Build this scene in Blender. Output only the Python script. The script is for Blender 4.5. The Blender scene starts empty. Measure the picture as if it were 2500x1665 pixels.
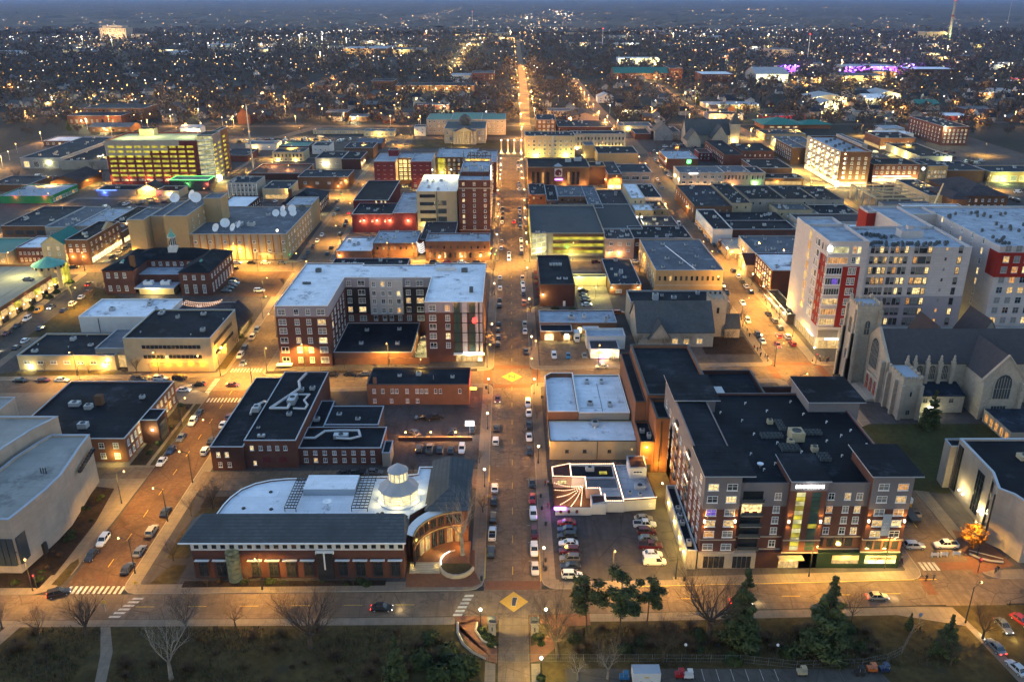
import bpy,math,random
from math import sin,cos,pi,radians,sqrt,atan2
from mathutils import Vector
random.seed(7)
SC=bpy.context.scene
# ------ camera
cd=bpy.data.cameras.new('camera');cam=bpy.data.objects.new('camera',cd)
SC.collection.objects.link(cam);SC.camera=cam
cd.sensor_width=36;cd.lens=29.95;cd.clip_start=1;cd.clip_end=90000
cam.location=(-0.46,0,120)
cam.rotation_euler=(radians(90-22.05),0,radians(-0.11))
# ------ world, dusk sky
SUN_EL,SUN_AZ=radians(0.5),radians(-75)
world=bpy.data.worlds.new('World');SC.world=world;world.use_nodes=True
wn=world.node_tree;wn.nodes.clear()
sky=wn.nodes.new('ShaderNodeTexSky');sky.sky_type='NISHITA';sky.sun_disc=False
sky.sun_elevation=SUN_EL;sky.sun_rotation=SUN_AZ;sky.altitude=230
sky.air_density=1.0;sky.dust_density=0.4;sky.ozone_density=1.95
bg=wn.nodes.new('ShaderNodeBackground');bg.inputs[1].default_value=SKY_STR if 'SKY_STR' in globals()else 0.15
wo=wn.nodes.new('ShaderNodeOutputWorld')
wn.links.new(sky.outputs[0],bg.inputs[0]);wn.links.new(bg.outputs[0],wo.inputs[0])
sd=bpy.data.lights.new('afterglow','SUN');sd.energy=0.02;sd.angle=radians(25);sd.color=(1,.82,.7)
so=bpy.data.objects.new('afterglow',sd);SC.collection.objects.link(so)
so.rotation_euler=(radians(70),0,radians(-75));so.location=(-50,100,300)
SC.view_settings.view_transform='Standard';SC.view_settings.look='None'
SC.view_settings.gamma=1;SC.view_settings.use_curve_mapping=False
SC.view_settings.exposure=3.65
SC.cycles.use_denoising=True;SC.cycles.adaptive_threshold=.03
SC.cycles.max_bounces=4;SC.cycles.diffuse_bounces=2;SC.cycles.glossy_bounces=2
SC.cycles.transmission_bounces=2;SC.cycles.volume_bounces=0;SC.cycles.transparent_max_bounces=4
SC.cycles.caustics_reflective=False;SC.cycles.caustics_refractive=False
SC.cycles.sample_clamp_indirect=3;SC.cycles.use_light_tree=True
LM=.92
# ------ materials
MATS={}
def _new(name):
 m=bpy.data.materials.new(name);m.use_nodes=True
 nt=m.node_tree;return m,nt,nt.nodes['Principled BSDF']
def surf(name,c,rough=.85,var=.18,scale=.35,spec=.1,metal=0,streak=None,stain=None,stain_s=.12,course=None,tint=None,panel=None,crack=None):
 """wall, roof or ground finish: base colour broken by two sizes of noise, optional stains, streaks or courses"""
 if name in MATS:return MATS[name]
 m,nt,b=_new(name);N=nt.nodes;Lk=nt.links
 tc=N.new('ShaderNodeTexCoord');src=tc.outputs['Object']
 def noise(s,det=4,rough_=.6,stretch=None):
  n=N.new('ShaderNodeTexNoise');n.inputs['Scale'].default_value=s;n.inputs['Detail'].default_value=det
  n.inputs['Roughness'].default_value=rough_
  if stretch:
   mp=N.new('ShaderNodeMapping');mp.inputs['Scale'].default_value=stretch
   Lk.new(src,mp.inputs[0]);Lk.new(mp.outputs[0],n.inputs['Vector'])
  else:Lk.new(src,n.inputs['Vector'])
  return n
 def mixc(fac,a,b_):
  x=N.new('ShaderNodeMix');x.data_type='RGBA'
  if isinstance(fac,(int,float)):x.inputs[0].default_value=fac
  else:Lk.new(fac,x.inputs[0])
  for k,v in((6,a),(7,b_)):
   if isinstance(v,tuple):x.inputs[k].default_value=(*v,1)if len(v)==3 else v
   else:Lk.new(v,x.inputs[k])
  return x.outputs[2]
 def ramp(v,lo,hi):
  r=N.new('ShaderNodeMapRange');r.inputs[1].default_value=lo;r.inputs[2].default_value=hi
  Lk.new(v,r.inputs[0]);return r.outputs[0]
 dk=tuple(v*(1-var)for v in c);lt=tuple(min(1,v*(1+var))for v in c)
 n1=noise(scale,5,.65);col=mixc(ramp(n1.outputs[0],.3,.7),dk,lt)
 n2=noise(scale*.13,3);dk2=tuple(v*(1-var*1.3)for v in c)
 if tint:dk2=tint
 col=mixc(ramp(n2.outputs[0],.48,.72),col,dk2)
 if stain:
  n3=noise(stain_s,6,.75);col=mixc(ramp(n3.outputs[0],.56,.66),col,stain)
 if streak:
  n4=noise(.6,4,.6,streak);col=mixc(ramp(n4.outputs[0],.5,.8),col,dk2)
 if course:
  w=N.new('ShaderNodeTexWave');w.bands_direction='Z';w.inputs['Scale'].default_value=course
  w.inputs['Distortion'].default_value=.4;Lk.new(src,w.inputs['Vector'])
  col=mixc(ramp(w.outputs[1],.0,.35),dk2,col)
 if panel:
  bt=N.new('ShaderNodeTexBrick');bt.inputs['Scale'].default_value=1;bt.inputs['Brick Width'].default_value=panel[0];bt.inputs['Row Height'].default_value=panel[1];bt.inputs['Mortar Size'].default_value=panel[2]
  bt.offset=.5 if len(panel)<5 else .0;bt.inputs['Color1'].default_value=(1,1,1,1);q=.92;bt.inputs['Color2'].default_value=(q,q,q,1);d_=panel[3];bt.inputs['Mortar'].default_value=(d_,d_,d_,1);vec=src
  if len(panel)>4 and panel[4]:
   sp=N.new('ShaderNodeSeparateXYZ');ad=N.new('ShaderNodeMath');ad.operation='ADD';cb=N.new('ShaderNodeCombineXYZ');Lk.new(src,sp.inputs[0]);Lk.new(sp.outputs[0],ad.inputs[0]);Lk.new(sp.outputs[1],ad.inputs[1]);Lk.new(ad.outputs[0],cb.inputs[0]);Lk.new(sp.outputs[2],cb.inputs[1]);vec=cb.outputs[0]
  Lk.new(vec,bt.inputs['Vector']);mx=N.new('ShaderNodeMix');mx.data_type='RGBA';mx.blend_type='MULTIPLY';mx.inputs[0].default_value=1;Lk.new(col,mx.inputs[6]);Lk.new(bt.outputs['Color'],mx.inputs[7]);col=mx.outputs[2]
 if crack:
  vo=N.new('ShaderNodeTexVoronoi');vo.feature='DISTANCE_TO_EDGE';vo.inputs['Scale'].default_value=crack[0];nz=noise(.35,3);ad=N.new('ShaderNodeMix');ad.data_type='RGBA';ad.inputs[0].default_value=.12;Lk.new(src,ad.inputs[6]);Lk.new(nz.outputs['Color'],ad.inputs[7]);Lk.new(ad.outputs[2],vo.inputs['Vector'])
  col=mixc(ramp(vo.outputs['Distance'],.0,crack[1]),tuple(v*crack[2]for v in c),col)
  tr=noise(.5,3,.5,(1.6,.05,1));col=mixc(ramp(tr.outputs[0],.52,.75),col,tuple(v*.72 for v in c))
 Lk.new(col,b.inputs['Base Color'])
 b.inputs['Roughness'].default_value=rough;b.inputs['Metallic'].default_value=metal
 b.inputs['Specular IOR Level'].default_value=spec
 MATS[name]=m;return m
def glow(name,c,s,var=0.,sample=False,scale=1.5):
 if name in MATS:return MATS[name]
 m,nt,b=_new(name);N=nt.nodes
 b.inputs['Base Color'].default_value=(.02,.02,.02,1)
 s*=.85;b.inputs['Emission Color'].default_value=(*c,1);b.inputs['Emission Strength'].default_value=s
 if var:
  tc=N.new('ShaderNodeTexCoord');n=N.new('ShaderNodeTexNoise');n.inputs['Scale'].default_value=scale
  oi=N.new('ShaderNodeObjectInfo');ad=N.new('ShaderNodeVectorMath');ad.operation='ADD'
  nt.links.new(tc.outputs['Object'],ad.inputs[0]);nt.links.new(oi.outputs['Location'],ad.inputs[1])
  nt.links.new(ad.outputs[0],n.inputs['Vector'])
  r=N.new('ShaderNodeMapRange');r.inputs[1].default_value=.35;r.inputs[2].default_value=.65
  r.inputs[3].default_value=s*(1-var);r.inputs[4].default_value=s*(1+var)
  nt.links.new(n.outputs[0],r.inputs[0]);nt.links.new(r.outputs[0],b.inputs['Emission Strength'])
 m.cycles.emission_sampling='AUTO' if sample else 'NONE'
 MATS[name]=m;return m
def plain(name,c,rough=.5,metal=0,spec=.5):
 if name in MATS:return MATS[name]
 m,nt,b=_new(name);b.inputs['Base Color'].default_value=(*c,1)
 b.inputs['Roughness'].default_value=rough;b.inputs['Metallic'].default_value=metal
 b.inputs['Specular IOR Level'].default_value=spec
 MATS[name]=m;return m
def foliage(name,c1,c2):
 m,nt,b=_new(name);N=nt.nodes
 tc=N.new('ShaderNodeTexCoord');n=N.new('ShaderNodeTexNoise');n.inputs['Scale'].default_value=.5
 n.inputs['Detail'].default_value=5
 r=N.new('ShaderNodeMapRange');r.inputs[1].default_value=.35;r.inputs[2].default_value=.65
 x=N.new('ShaderNodeMix');x.data_type='RGBA';x.inputs[6].default_value=(*c1,1);x.inputs[7].default_value=(*c2,1)
 nt.links.new(tc.outputs['Object'],n.inputs['Vector']);nt.links.new(n.outputs[0],r.inputs[0])
 nt.links.new(r.outputs[0],x.inputs[0]);nt.links.new(x.outputs[2],b.inputs['Base Color'])
 b.inputs['Roughness'].default_value=.8;b.inputs['Specular IOR Level'].default_value=.15
 MATS[name]=m;return m
surf('brick_red',(.125,.055,.042),course=1.6);surf('brick_dark',(.075,.036,.030),course=1.6)
surf('brick_brown',(.14,.075,.045),course=1.6);surf('brick_orange',(.20,.095,.058),course=1.6)
surf('brick_tan',(.36,.25,.13),course=1.4,var=.14);surf('brick_maroon',(.13,.03,.032))
surf('brick_buff',(.34,.25,.14),var=.1,course=1.2);surf('stone_tan',(.40,.34,.27),var=.22,scale=1.2,course=1.0)
surf('stone_pale',(.38,.32,.265),var=.12,scale=.2,streak=(1,1,.15),panel=(1.8,1.2,.03,.8,1));surf('limestone',(.36,.31,.25),var=.14)
surf('panel_grey',(.165,.155,.165),var=.06);surf('panel_lilac',(.27,.25,.28),var=.05,course=.55)
surf('panel_white',(.44,.415,.42),var=.06,panel=(3,1.0,.04,.8,1));surf('white_paint',(.56,.55,.54),var=.08,streak=(1,1,.12))
surf('panel_red',(.24,.025,.018),var=.08);surf('panel_black',(.035,.03,.03),var=.1)
surf('stucco_cream',(.40,.33,.215),var=.1,streak=(1,1,.12));surf('stucco_pink',(.36,.26,.215),var=.1,streak=(1,1,.12))
surf('concrete_wall',(.29,.265,.23),var=.1,streak=(1,1,.1));surf('dark_wall',(.06,.055,.06),var=.2)
surf('green_paint',(.03,.22,.08),var=.1);surf('dark_green',(.014,.027,.018),var=.1);surf('siding_grey',(.25,.26,.28),course=1.2)
surf('roof_black',(.015,.019,.026),rough=.75,var=.5,scale=.12,panel=(14,2.6,.09,.55),stain=(.036,.042,.054),stain_s=.11,spec=.06)
surf('roof_navy',(.020,.028,.042),rough=.7,var=.4,scale=.2,panel=(11,2.4,.08,.6),stain=(.055,.07,.095),stain_s=.16,spec=.06)
surf('roof_white',(.70,.75,.82),rough=.7,var=.12,scale=.3,panel=(16,3,.08,.82),stain=(.20,.22,.27),stain_s=.13)
surf('roof_dirty',(.32,.37,.44),rough=.75,var=.22,scale=.25,panel=(12,2.8,.09,.7),stain=(.09,.095,.11),stain_s=.15)
surf('roof_grey',(.11,.125,.15),rough=.8,var=.25,scale=.25,panel=(13,2.6,.08,.65),stain=(.2,.22,.26),stain_s=.14)
surf('roof_tan',(.30,.30,.285),rough=.8,var=.16,scale=.2,panel=(9,4,.08,.8),stain=(.17,.17,.17),stain_s=.09)
surf('roof_slate',(.075,.083,.09),rough=.8,var=.22,scale=.9,course=1.1)
surf('roof_slate_brown',(.10,.095,.09),rough=.85,var=.12,scale=.8,course=1.1)
surf('roof_shingle',(.055,.05,.055),rough=.9,var=.3,scale=.8);surf('roof_church',(.062,.06,.066),rough=.9,var=.16,scale=.8,course=1.1);surf('roof_green',(.02,.15,.13),rough=.5,var=.12)
surf('roof_maroon',(.06,.028,.026),rough=.8,var=.2);surf('copper_green',(.13,.34,.29),rough=.6,var=.15)
surf('metal_roof',(.28,.31,.35),rough=.5,var=.1,course=None)
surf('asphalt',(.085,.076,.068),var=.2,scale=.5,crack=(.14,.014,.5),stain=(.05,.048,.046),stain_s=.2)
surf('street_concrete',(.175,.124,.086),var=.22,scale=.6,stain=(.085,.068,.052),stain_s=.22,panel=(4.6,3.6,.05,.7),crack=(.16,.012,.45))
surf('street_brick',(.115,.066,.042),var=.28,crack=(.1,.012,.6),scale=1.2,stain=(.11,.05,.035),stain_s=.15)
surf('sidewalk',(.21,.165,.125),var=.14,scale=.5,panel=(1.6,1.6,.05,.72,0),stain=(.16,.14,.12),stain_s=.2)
surf('plaza_brick',(.17,.078,.045),var=.15,scale=1.0);surf('lot',(.075,.066,.064),var=.25,scale=.3,crack=(.12,.014,.55),stain=(.05,.05,.055),stain_s=.25)
surf('deck_concrete',(.26,.25,.22),var=.1,scale=.1,crack=(.1,.01,.7))
surf('lawn',(.042,.044,.015),var=.3,scale=.7);surf('grass',(.068,.050,.019),var=.4,scale=.6,stain=(.045,.036,.02),stain_s=.12,spec=.1)
surf('mulch',(.03,.02,.014),var=.4,scale=1.5,spec=.1)
surf('land',(.035,.036,.033),var=.3,scale=.012,stain=(.055,.05,.045),stain_s=.02,spec=.05)
surf('paint_white',(.46,.44,.40),var=.3,scale=1.5);surf('paint_yellow',(.62,.40,.05),var=.15,scale=1.5)
surf('diamond_yellow',(.50,.30,.06),var=.12,scale=.8);surf('curb',(.28,.24,.19),var=.1)
plain('trim_white',(.72,.72,.72),.5);plain('trim_dark',(.03,.03,.032),.5);plain('trim_blue',(.28,.33,.40),.5);plain('trim_cap',(.36,.40,.45),.5)
plain('metal',(.42,.44,.47),.4,.5);plain('wire',(.12,.125,.13),.6);plain('metal_dark',(.035,.037,.04),.5,.3);plain('unit',(.40,.42,.44),.5,.2)
plain('unit_dark',(.07,.085,.09),.6);plain('dish',(.72,.74,.77),.4);plain('rubber',(.015,.015,.016),.8)
plain('glass_dark',(.018,.022,.027),.12,0,.8);plain('glass_mid',(.05,.06,.065),.15,0,.8)
plain('glass_blind',(.17,.175,.17),.5);plain('glass_green',(.035,.07,.06),.12,0,.8)
WARM=(1,.56,.18)
glow('lit_a',(1,.62,.22),.07,.6);glow('lit_b',(1,.72,.30),.11,.6);glow('lit_c',(1,.45,.12),.06,.6)
glow('lit_shop',(1,.76,.36),.2,.6,scale=.6);glow('lit_garage',(.80,.66,.05),.07,.6,scale=.35);glow('lit_stair',(.9,.82,.38),.06,.5,scale=.5)
glow('lit_purple',(.2,.1,.7),.07,.4);glow('lit_dome',(1,.84,.42),.11,.35,scale=1.0)
glow('sign_white',(1,.97,.92),.4);glow('neon_red',(1,.04,.03),.4);glow('neon_green',(.1,.9,.15),.6)
glow('neon_blue',(.08,.16,1),.8);glow('neon_purple',(.55,.1,1),1.0);glow('neon_yellow',(1,.6,.05),.7);glow('neon_orange',(1,.3,.03),.8)
glow('bulb_warm',(1,.70,.38),1.4);glow('bulb_white',(1,.93,.8),1.6);glow('bulb_sodium',(1,.5,.13),1.6)
glow('head_lamp',(1,.95,.85),1.2);glow('tail_lamp',(1,.03,.02),1.2);glow('string_light',(1,.58,.34),.6)
PAINT=dict(white=(.72,.72,.72),silver=(.42,.43,.45),grey=(.12,.125,.13),black=(.012,.012,.014),dark_blue=(.015,.03,.08),red=(.38,.012,.015),maroon=(.10,.01,.014),blue=(.02,.12,.28),yellow=(.7,.33,.02),orange=(.5,.12,.02),tan=(.36,.30,.21))
for k,c_,s_ in(('sodium',(1,.5,.13),.5),('warm',(1,.7,.38),.45),('white',(1,.93,.8),.5)):glow('dim_'+k,c_,s_)
for k,v in PAINT.items():
 m=plain('paint_car_'+k,v,.28,.15);m.node_tree.nodes['Principled BSDF'].inputs['Coat Weight'].default_value=.6
foliage('pine_green',(.028,.045,.018),(.09,.105,.04));foliage('shrub_green',(.018,.03,.012),(.05,.065,.02))
foliage('leaf_orange',(.16,.07,.015),(.26,.12,.025));foliage('twig_brown',(.055,.040,.030),(.095,.07,.05));foliage('wood_far',(.042,.034,.031),(.10,.08,.068))
foliage('bark',(.05,.038,.03),(.09,.07,.055));foliage('bark_pale',(.16,.14,.12),(.30,.27,.23))
# ------ mesh helper
class MB:
 def __init__(s):s.v=[];s.f=[];s.m=[];s.mats=[]
 def mi(s,mat):
  if mat not in s.mats:s.mats.append(mat)
  return s.mats.index(mat)
 def face(s,pts,mat):
  n=len(s.v);s.v+=[tuple(p)for p in pts];s.f.append(tuple(range(n,n+len(pts))));s.m.append(s.mi(mat))
 def box(s,x0,x1,y0,y1,z0,z1,mat,top=None,bottom=True):
  n=len(s.v)
  s.v+=[(x0,y0,z0),(x1,y0,z0),(x1,y1,z0),(x0,y1,z0),(x0,y0,z1),(x1,y0,z1),(x1,y1,z1),(x0,y1,z1)]
  F=[(0,1,5,4),(1,2,6,5),(2,3,7,6),(3,0,4,7)];k=s.mi(mat)
  for f in F:s.f.append(tuple(n+i for i in f));s.m.append(k)
  s.f.append((n+4,n+5,n+6,n+7));s.m.append(s.mi(top or mat))
  if bottom:s.f.append((n+3,n+2,n+1,n));s.m.append(k)
  return s
 def prism(s,poly,z0,z1,mat,top=None,bottom=False,topz=None):
  n=len(s.v);k=len(poly);mi=s.mi(mat)
  s.v+=[(p[0],p[1],z0)for p in poly]+[(p[0],p[1],topz[i]if topz else z1)for i,p in enumerate(poly)]
  for i in range(k):
   j=(i+1)%k;s.f.append((n+i,n+j,n+k+j,n+k+i));s.m.append(mi)
  s.f.append(tuple(n+k+i for i in range(k)));s.m.append(s.mi(top or mat))
  if bottom:s.f.append(tuple(n+k-1-i for i in range(k)));s.m.append(mi)
  return s
 def tube(s,a,b,ra,rb,n=6,mat='metal',cap=True):
  a=Vector(a);b=Vector(b);d=b-a
  if d.length<1e-6:return s
  d.normalize();u=d.cross(Vector((0,0,1)))
  if u.length<.05:u=d.cross(Vector((1,0,0)))
  u.normalize();w=d.cross(u);k0=len(s.v);mi=s.mi(mat)
  for c,r in((a,ra),(b,rb)):
   for i in range(n):
    t=2*pi*i/n;s.v.append(tuple(c+(u*cos(t)+w*sin(t))*r))
  for i in range(n):
   j=(i+1)%n;s.f.append((k0+i,k0+j,k0+n+j,k0+n+i));s.m.append(mi)
  if cap:s.f.append(tuple(k0+n+i for i in range(n)));s.m.append(mi);s.f.append(tuple(k0+n-1-i for i in range(n)));s.m.append(mi)
  return s
 def lathe(s,cx,cy,prof,n,mat,ph=0):
  k0=len(s.v);mi=s.mi(mat)
  for r,z in prof:
   for i in range(n):t=2*pi*i/n+ph;s.v.append((cx+r*cos(t),cy+r*sin(t),z))
  for q in range(len(prof)-1):
   for i in range(n):
    j=(i+1)%n;s.f.append((k0+q*n+i,k0+q*n+j,k0+(q+1)*n+j,k0+(q+1)*n+i));s.m.append(mi)
  s.f.append(tuple(k0+(len(prof)-1)*n+i for i in range(n)));s.m.append(mi)
  return s
 def ball(s,c,r,mat,n=8,m=5,sq=1):
  prof=[(max(r*sin(pi*q/m),.001),c[2]-r*cos(pi*q/m)*sq)for q in range(m+1)]
  return s.lathe(c[0],c[1],prof,n,mat)
 def gable(s,x0,x1,y0,y1,z0,z1,axis,wall,roof,over=.4,th=.2):
  """gable roof over a rectangle, ridge along axis"""
  if axis=='x':
   ym=(y0+y1)/2;k=(z1-z0)/(ym-y0);o=over
   for x in(x0,x1):s.face([(x,y0,z0),(x,y1,z0),(x,ym,z1)]if x==x0 else[(x,y1,z0),(x,y0,z0),(x,ym,z1)],wall)
   a=[(x0-o,y0-o,z0-o*k),(x1+o,y0-o,z0-o*k),(x1+o,ym,z1),(x0-o,ym,z1)]
   b=[(x0-o,ym,z1),(x1+o,ym,z1),(x1+o,y1+o,z0-o*k),(x0-o,y1+o,z0-o*k)]
  else:
   xm=(x0+x1)/2;k=(z1-z0)/(xm-x0);o=over
   for y in(y0,y1):s.face([(x0,y,z0),(x1,y,z0),(xm,y,z1)],wall)
   a=[(x0-o,y1+o,z0-o*k),(x0-o,y0-o,z0-o*k),(xm,y0-o,z1),(xm,y1+o,z1)]
   b=[(xm,y1+o,z1),(xm,y0-o,z1),(x1+o,y0-o,z0-o*k),(x1+o,y1+o,z0-o*k)]
  for q in(a,b):
   up=[(p[0],p[1],p[2]+th)for p in q];s.face(up,roof);s.face([p for p in reversed(q)],roof)
   for i in range(4):j=(i+1)%4;s.face([q[i],q[j],up[j],up[i]],roof)
  return s
 def data(s,name,smooth=False):
  me=bpy.data.meshes.new(name);me.from_pydata(s.v,[],s.f)
  for k in s.mats:me.materials.append(MATS[k])
  me.polygons.foreach_set('material_index',s.m)
  if smooth:me.polygons.foreach_set('use_smooth',[True]*len(s.f))
  me.update();return me
 def obj(s,name,parent=None,loc=(0,0,0),rz=0,**tags):
  return put(name,s.data(name,tags.pop('smooth',False)),parent,loc,rz,**tags)
def put(name,data,parent=None,loc=(0,0,0),rz=0,label=None,category=None,group=None,kind=None):
 o=bpy.data.objects.new(name,data);SC.collection.objects.link(o)
 if parent is not None:o.parent=parent
 o.location=loc;o.rotation_euler=(0,0,rz)
 for k,v in(('label',label),('category',category),('group',group),('kind',kind)):
  if v:o[k]=v
 return o
def empty(name,loc,label,category,group=None,rz=0):
 o=put(name,None,None,loc,rz,label=label,category=category,group=group);o.empty_display_size=1;return o
def copy_thing(src,loc,rz=0,sc=None,label=None,group=None):
 c=src.copy();SC.collection.objects.link(c);c.location=loc;c.rotation_euler=(0,0,rz)
 if sc:c.scale=sc if isinstance(sc,tuple)else(sc,)*3
 if label:c['label']=label
 if group:c['group']=group
 for k in src.children:
  d=k.copy();SC.collection.objects.link(d);d.parent=c
  for g in k.children:e=g.copy();SC.collection.objects.link(e);e.parent=d
 return c
def structure(name,mb,loc=(0,0,0)):return mb.obj(name,loc=loc,kind='structure')
# ------ polygon inset
def ccw(p):
 a=sum(p[i][0]*p[(i+1)%len(p)][1]-p[(i+1)%len(p)][0]*p[i][1]for i in range(len(p)))
 return p if a>0 else p[::-1]
def inset(p,d):
 out=[];n=len(p)
 for i in range(n):
  a,b,c=p[i-1],p[i],p[(i+1)%n]
  u=Vector((b[0]-a[0],b[1]-a[1])).normalized();w=Vector((c[0]-b[0],c[1]-b[1])).normalized()
  n1=Vector((-u.y,u.x));n2=Vector((-w.y,w.x));k=n1+n2;q=max(.2,1+n1.dot(n2))
  out.append((b[0]+k.x*d/q,b[1]+k.y*d/q))
 return out
 # ------ windows
WIN={}
def window_data(w,h,style,glass,frame,part=0):
 key=(round(w,2),round(h,2),style,glass,frame,part)
 if key in WIN:return WIN[key]
 m=MB();t=min(.12,w*.09);d=.07
 if style!='bare':
  m.box(-w/2,w/2,-d,.0,0,t,frame);m.box(-w/2,w/2,-d,0,h-t,h,frame)
  m.box(-w/2,-w/2+t,-d,0,t,h-t,frame);m.box(w/2-t,w/2,-d,0,t,h-t,frame)
  m.box(-w/2-.08,w/2+.08,-.16,0,-.12,-.001,frame)
 g=-.03
 if style=='sash':m.box(-w/2+t,w/2-t,-d+.01,-.001,h*.5-.04,h*.5+.04,frame)
 if style=='low':m.box(-w/2+t,w/2-t,-d+.01,-.001,h*.28-.05,h*.28+.05,frame)
 nm={'multi':max(1,round(w/.9)-1),'cross':1,'low':1 if w>1.2 else 0}.get(style,0)
 for i in range(nm):
  x=-w/2+w*(i+1)/(nm+1);m.box(x-.04,x+.04,-d+.012,-.001,t,h-t,frame)
 if style=='cross':m.box(-w/2+t,w/2-t,-d+.01,-.001,h*.6-.04,h*.6+.04,frame)
 if part==1:WIN[key]=m.data('window');return WIN[key]
 if part==2:m=MB()
 if style in('low','sash')and glass=='glass_blind':
  z=h*(.28 if style=='low' else .35)
  m.face([(-w/2+t,g,t),(w/2-t,g,t),(w/2-t,g,z),(-w/2+t,g,z)],'glass_dark')
  m.face([(-w/2+t,g,z),(w/2-t,g,z),(w/2-t,g,h-t),(-w/2+t,g,h-t)],glass)
 else:m.face([(-w/2+t,g,t),(w/2-t,g,t),(w/2-t,g,h-t),(-w/2+t,g,h-t)],glass)
 WIN[key]=m.data('window');return WIN[key]
ROT={'S':0,'E':pi/2,'N':pi,'W':-pi/2}
def rnd_glass(lit=.15,blind=.4):
 r=random.random()
 if r<lit:return random.choice(['lit_a','lit_a','lit_b','lit_c'])
 return 'glass_blind' if r<lit+blind else random.choice(['glass_dark','glass_mid'])
DBOX=[]
class Bld:
 """one building: an Empty at its south-west base corner with walls, roofs and windows as its parts; coordinates are world metres"""
 def __init__(s,name,label,cat='building',x=0,y=0,group=None):
  s.x,s.y=x,y;s.nw=0;s.root=empty(name,(x,y,0),label,cat,group)
 def add(s,name,mb,**k):return mb.obj(name,s.root,(-s.x,-s.y,0),**k)
 def block(s,x0,x1,y0,y1,h,wall='brick_red',roof='roof_black',z0=0,par=.5,cap='trim_blue',poly=None,label=None,tk=.2):
  cap='trim_cap' if cap=='trim_white' and 'white' not in roof else cap
  DBOX.append((min(q[0]for q in poly),max(q[0]for q in poly),min(q[1]for q in poly),max(q[1]for q in poly))if poly else(x0,x1,y0,y1))
  p=ccw(poly)if poly else[(x0,y0),(x1,y0),(x1,y1),(x0,y1)]
  q=inset(p,tk);n=len(p);m=MB()
  for i in range(n):
   j=(i+1)%n
   m.face([(*p[i],z0),(*p[j],z0),(*p[j],h),(*p[i],h)],wall)
   if par>.05:m.face([(*q[j],h-par),(*q[i],h-par),(*q[i],h),(*q[j],h)],wall)
  s.add('wall',m)
  c=MB();o=inset(p,-.07);qi=inset(p,tk+.03)
  for i in range(n):
   j=(i+1)%n
   c.face([(*o[i],h+.12),(*o[j],h+.12),(*qi[j],h+.12),(*qi[i],h+.12)],cap)
   c.face([(*o[i],h-.1),(*o[j],h-.1),(*o[j],h+.12),(*o[i],h+.12)],cap)
   c.face([(*qi[j],h-.02),(*qi[i],h-.02),(*qi[i],h+.12),(*qi[j],h+.12)],cap)
   c.face([(*p[i],h-.1),(*p[j],h-.1),(*o[j],h-.1),(*o[i],h-.1)],cap)
  s.add('coping',c)
  r=MB();r.face([(*a,h-par)for a in q],roof);s.add('roof',r)
  return s
 def win(s,side,u,z,w,h,at,style='cross',glass=None,frame='trim_white',lit=.15,blind=.4):
  """one window; u runs along the wall, at is the wall's plane"""
  if s.nw>=98:return
  s.nw+=1
  g=glass or rnd_glass(lit,blind);x,y=(u,at)if side in 'SN' else(at,u)
  near=y<330 and style!='bare'
  o=put('window',window_data(w,h,style,g,frame,1 if near else 0),s.root,(x-s.x,y-s.y,z),ROT[side])
  if near:put('pane',window_data(w,h,style,g,frame,2),o)
 def row(s,side,a0,a1,at,zs,n,w,h,**k):
  for z in zs:
   for i in range(n):s.win(side,a0+(a1-a0)*(i+.5)/n,z,w,h,at,**k)
 def box(s,name,x0,x1,y0,y1,z0,z1,mat,top=None,label=None):
  return s.add(name,MB().box(x0,x1,y0,y1,z0,z1,mat,top),**({'label':label}if label else{}))
 def units(s,L,z,name='roof_unit',mat='unit'):
  for u in L:
   x,y=u[:2];w,d,h=u[2:]if len(u)==5 else(1.6,1.6,1.1)
   m=MB().box(x-w/2,x+w/2,y-d/2,y+d/2,z+.12,z+h,mat)
   m.box(x-w/2+.1,x+w/2-.1,y-d/2+.1,y+d/2-.1,z,z+.12,'metal_dark')
   m.lathe(x,y,[(min(w,d)*.36,z+h),(min(w,d)*.36,z+h+.12),(min(w,d)*.3,z+h+.12),(min(w,d)*.3,z+h+.02)],10,'metal_dark')
   s.add(name,m)
 def pipes(s,L,z,mt='trim_white'):
  for x,y in L:
   m=MB().tube((x,y,z),(x,y,z+.7),.1,.1,6,mt).tube((x,y,z+.68),(x+.3,y,z+.62),.09,.09,6,mt).tube((x+.3,y,z+.66),(x+.3,y,z+.38),.09,.09,6,mt)
   s.add('vent_pipe',m)
 def text(s,txt,x,y,z,size,side='S',mat='sign_white',name='sign_letters',depth=.08,bold=0):
  cu=bpy.data.curves.new(name,'FONT');cu.body=txt;cu.size=size;cu.extrude=depth;cu.align_x='CENTER';cu.offset=bold
  cu.resolution_u=2
  ob=bpy.data.objects.new(name,cu);me=bpy.data.meshes.new_from_object(ob);bpy.data.objects.remove(ob)
  me.materials.clear();me.materials.append(MATS[mat])
  me.polygons.foreach_set('material_index',[0]*len(me.polygons))
  for v in me.vertices:v.co=(v.co.x,-v.co.z,v.co.y)
  o=put(name,me,s.root,(x-s.x,y-s.y,z),ROT[side]);return o
  # ------ light helpers
LD={}
def light(parent,loc,power,color=WARM,cone=None,r=.3,rx=0,rz=0,name='bulb'):
 if color[0]>=.9 and color[1]>.4 and color[2]<.9:color=(1,min(1,color[1]*.93),color[2]*.55)
 k=(power,color,cone,r)
 if k not in LD:
  ld=bpy.data.lights.new('lamp_light','SPOT' if cone else 'POINT');ld.energy=power*LM;ld.color=color;ld.shadow_soft_size=r
  if cone:ld.spot_size=radians(cone);ld.spot_blend=.6
  LD[k]=ld
 o=put(name,LD[k],parent,loc);o.rotation_euler=(rx,0,rz);return o
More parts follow.
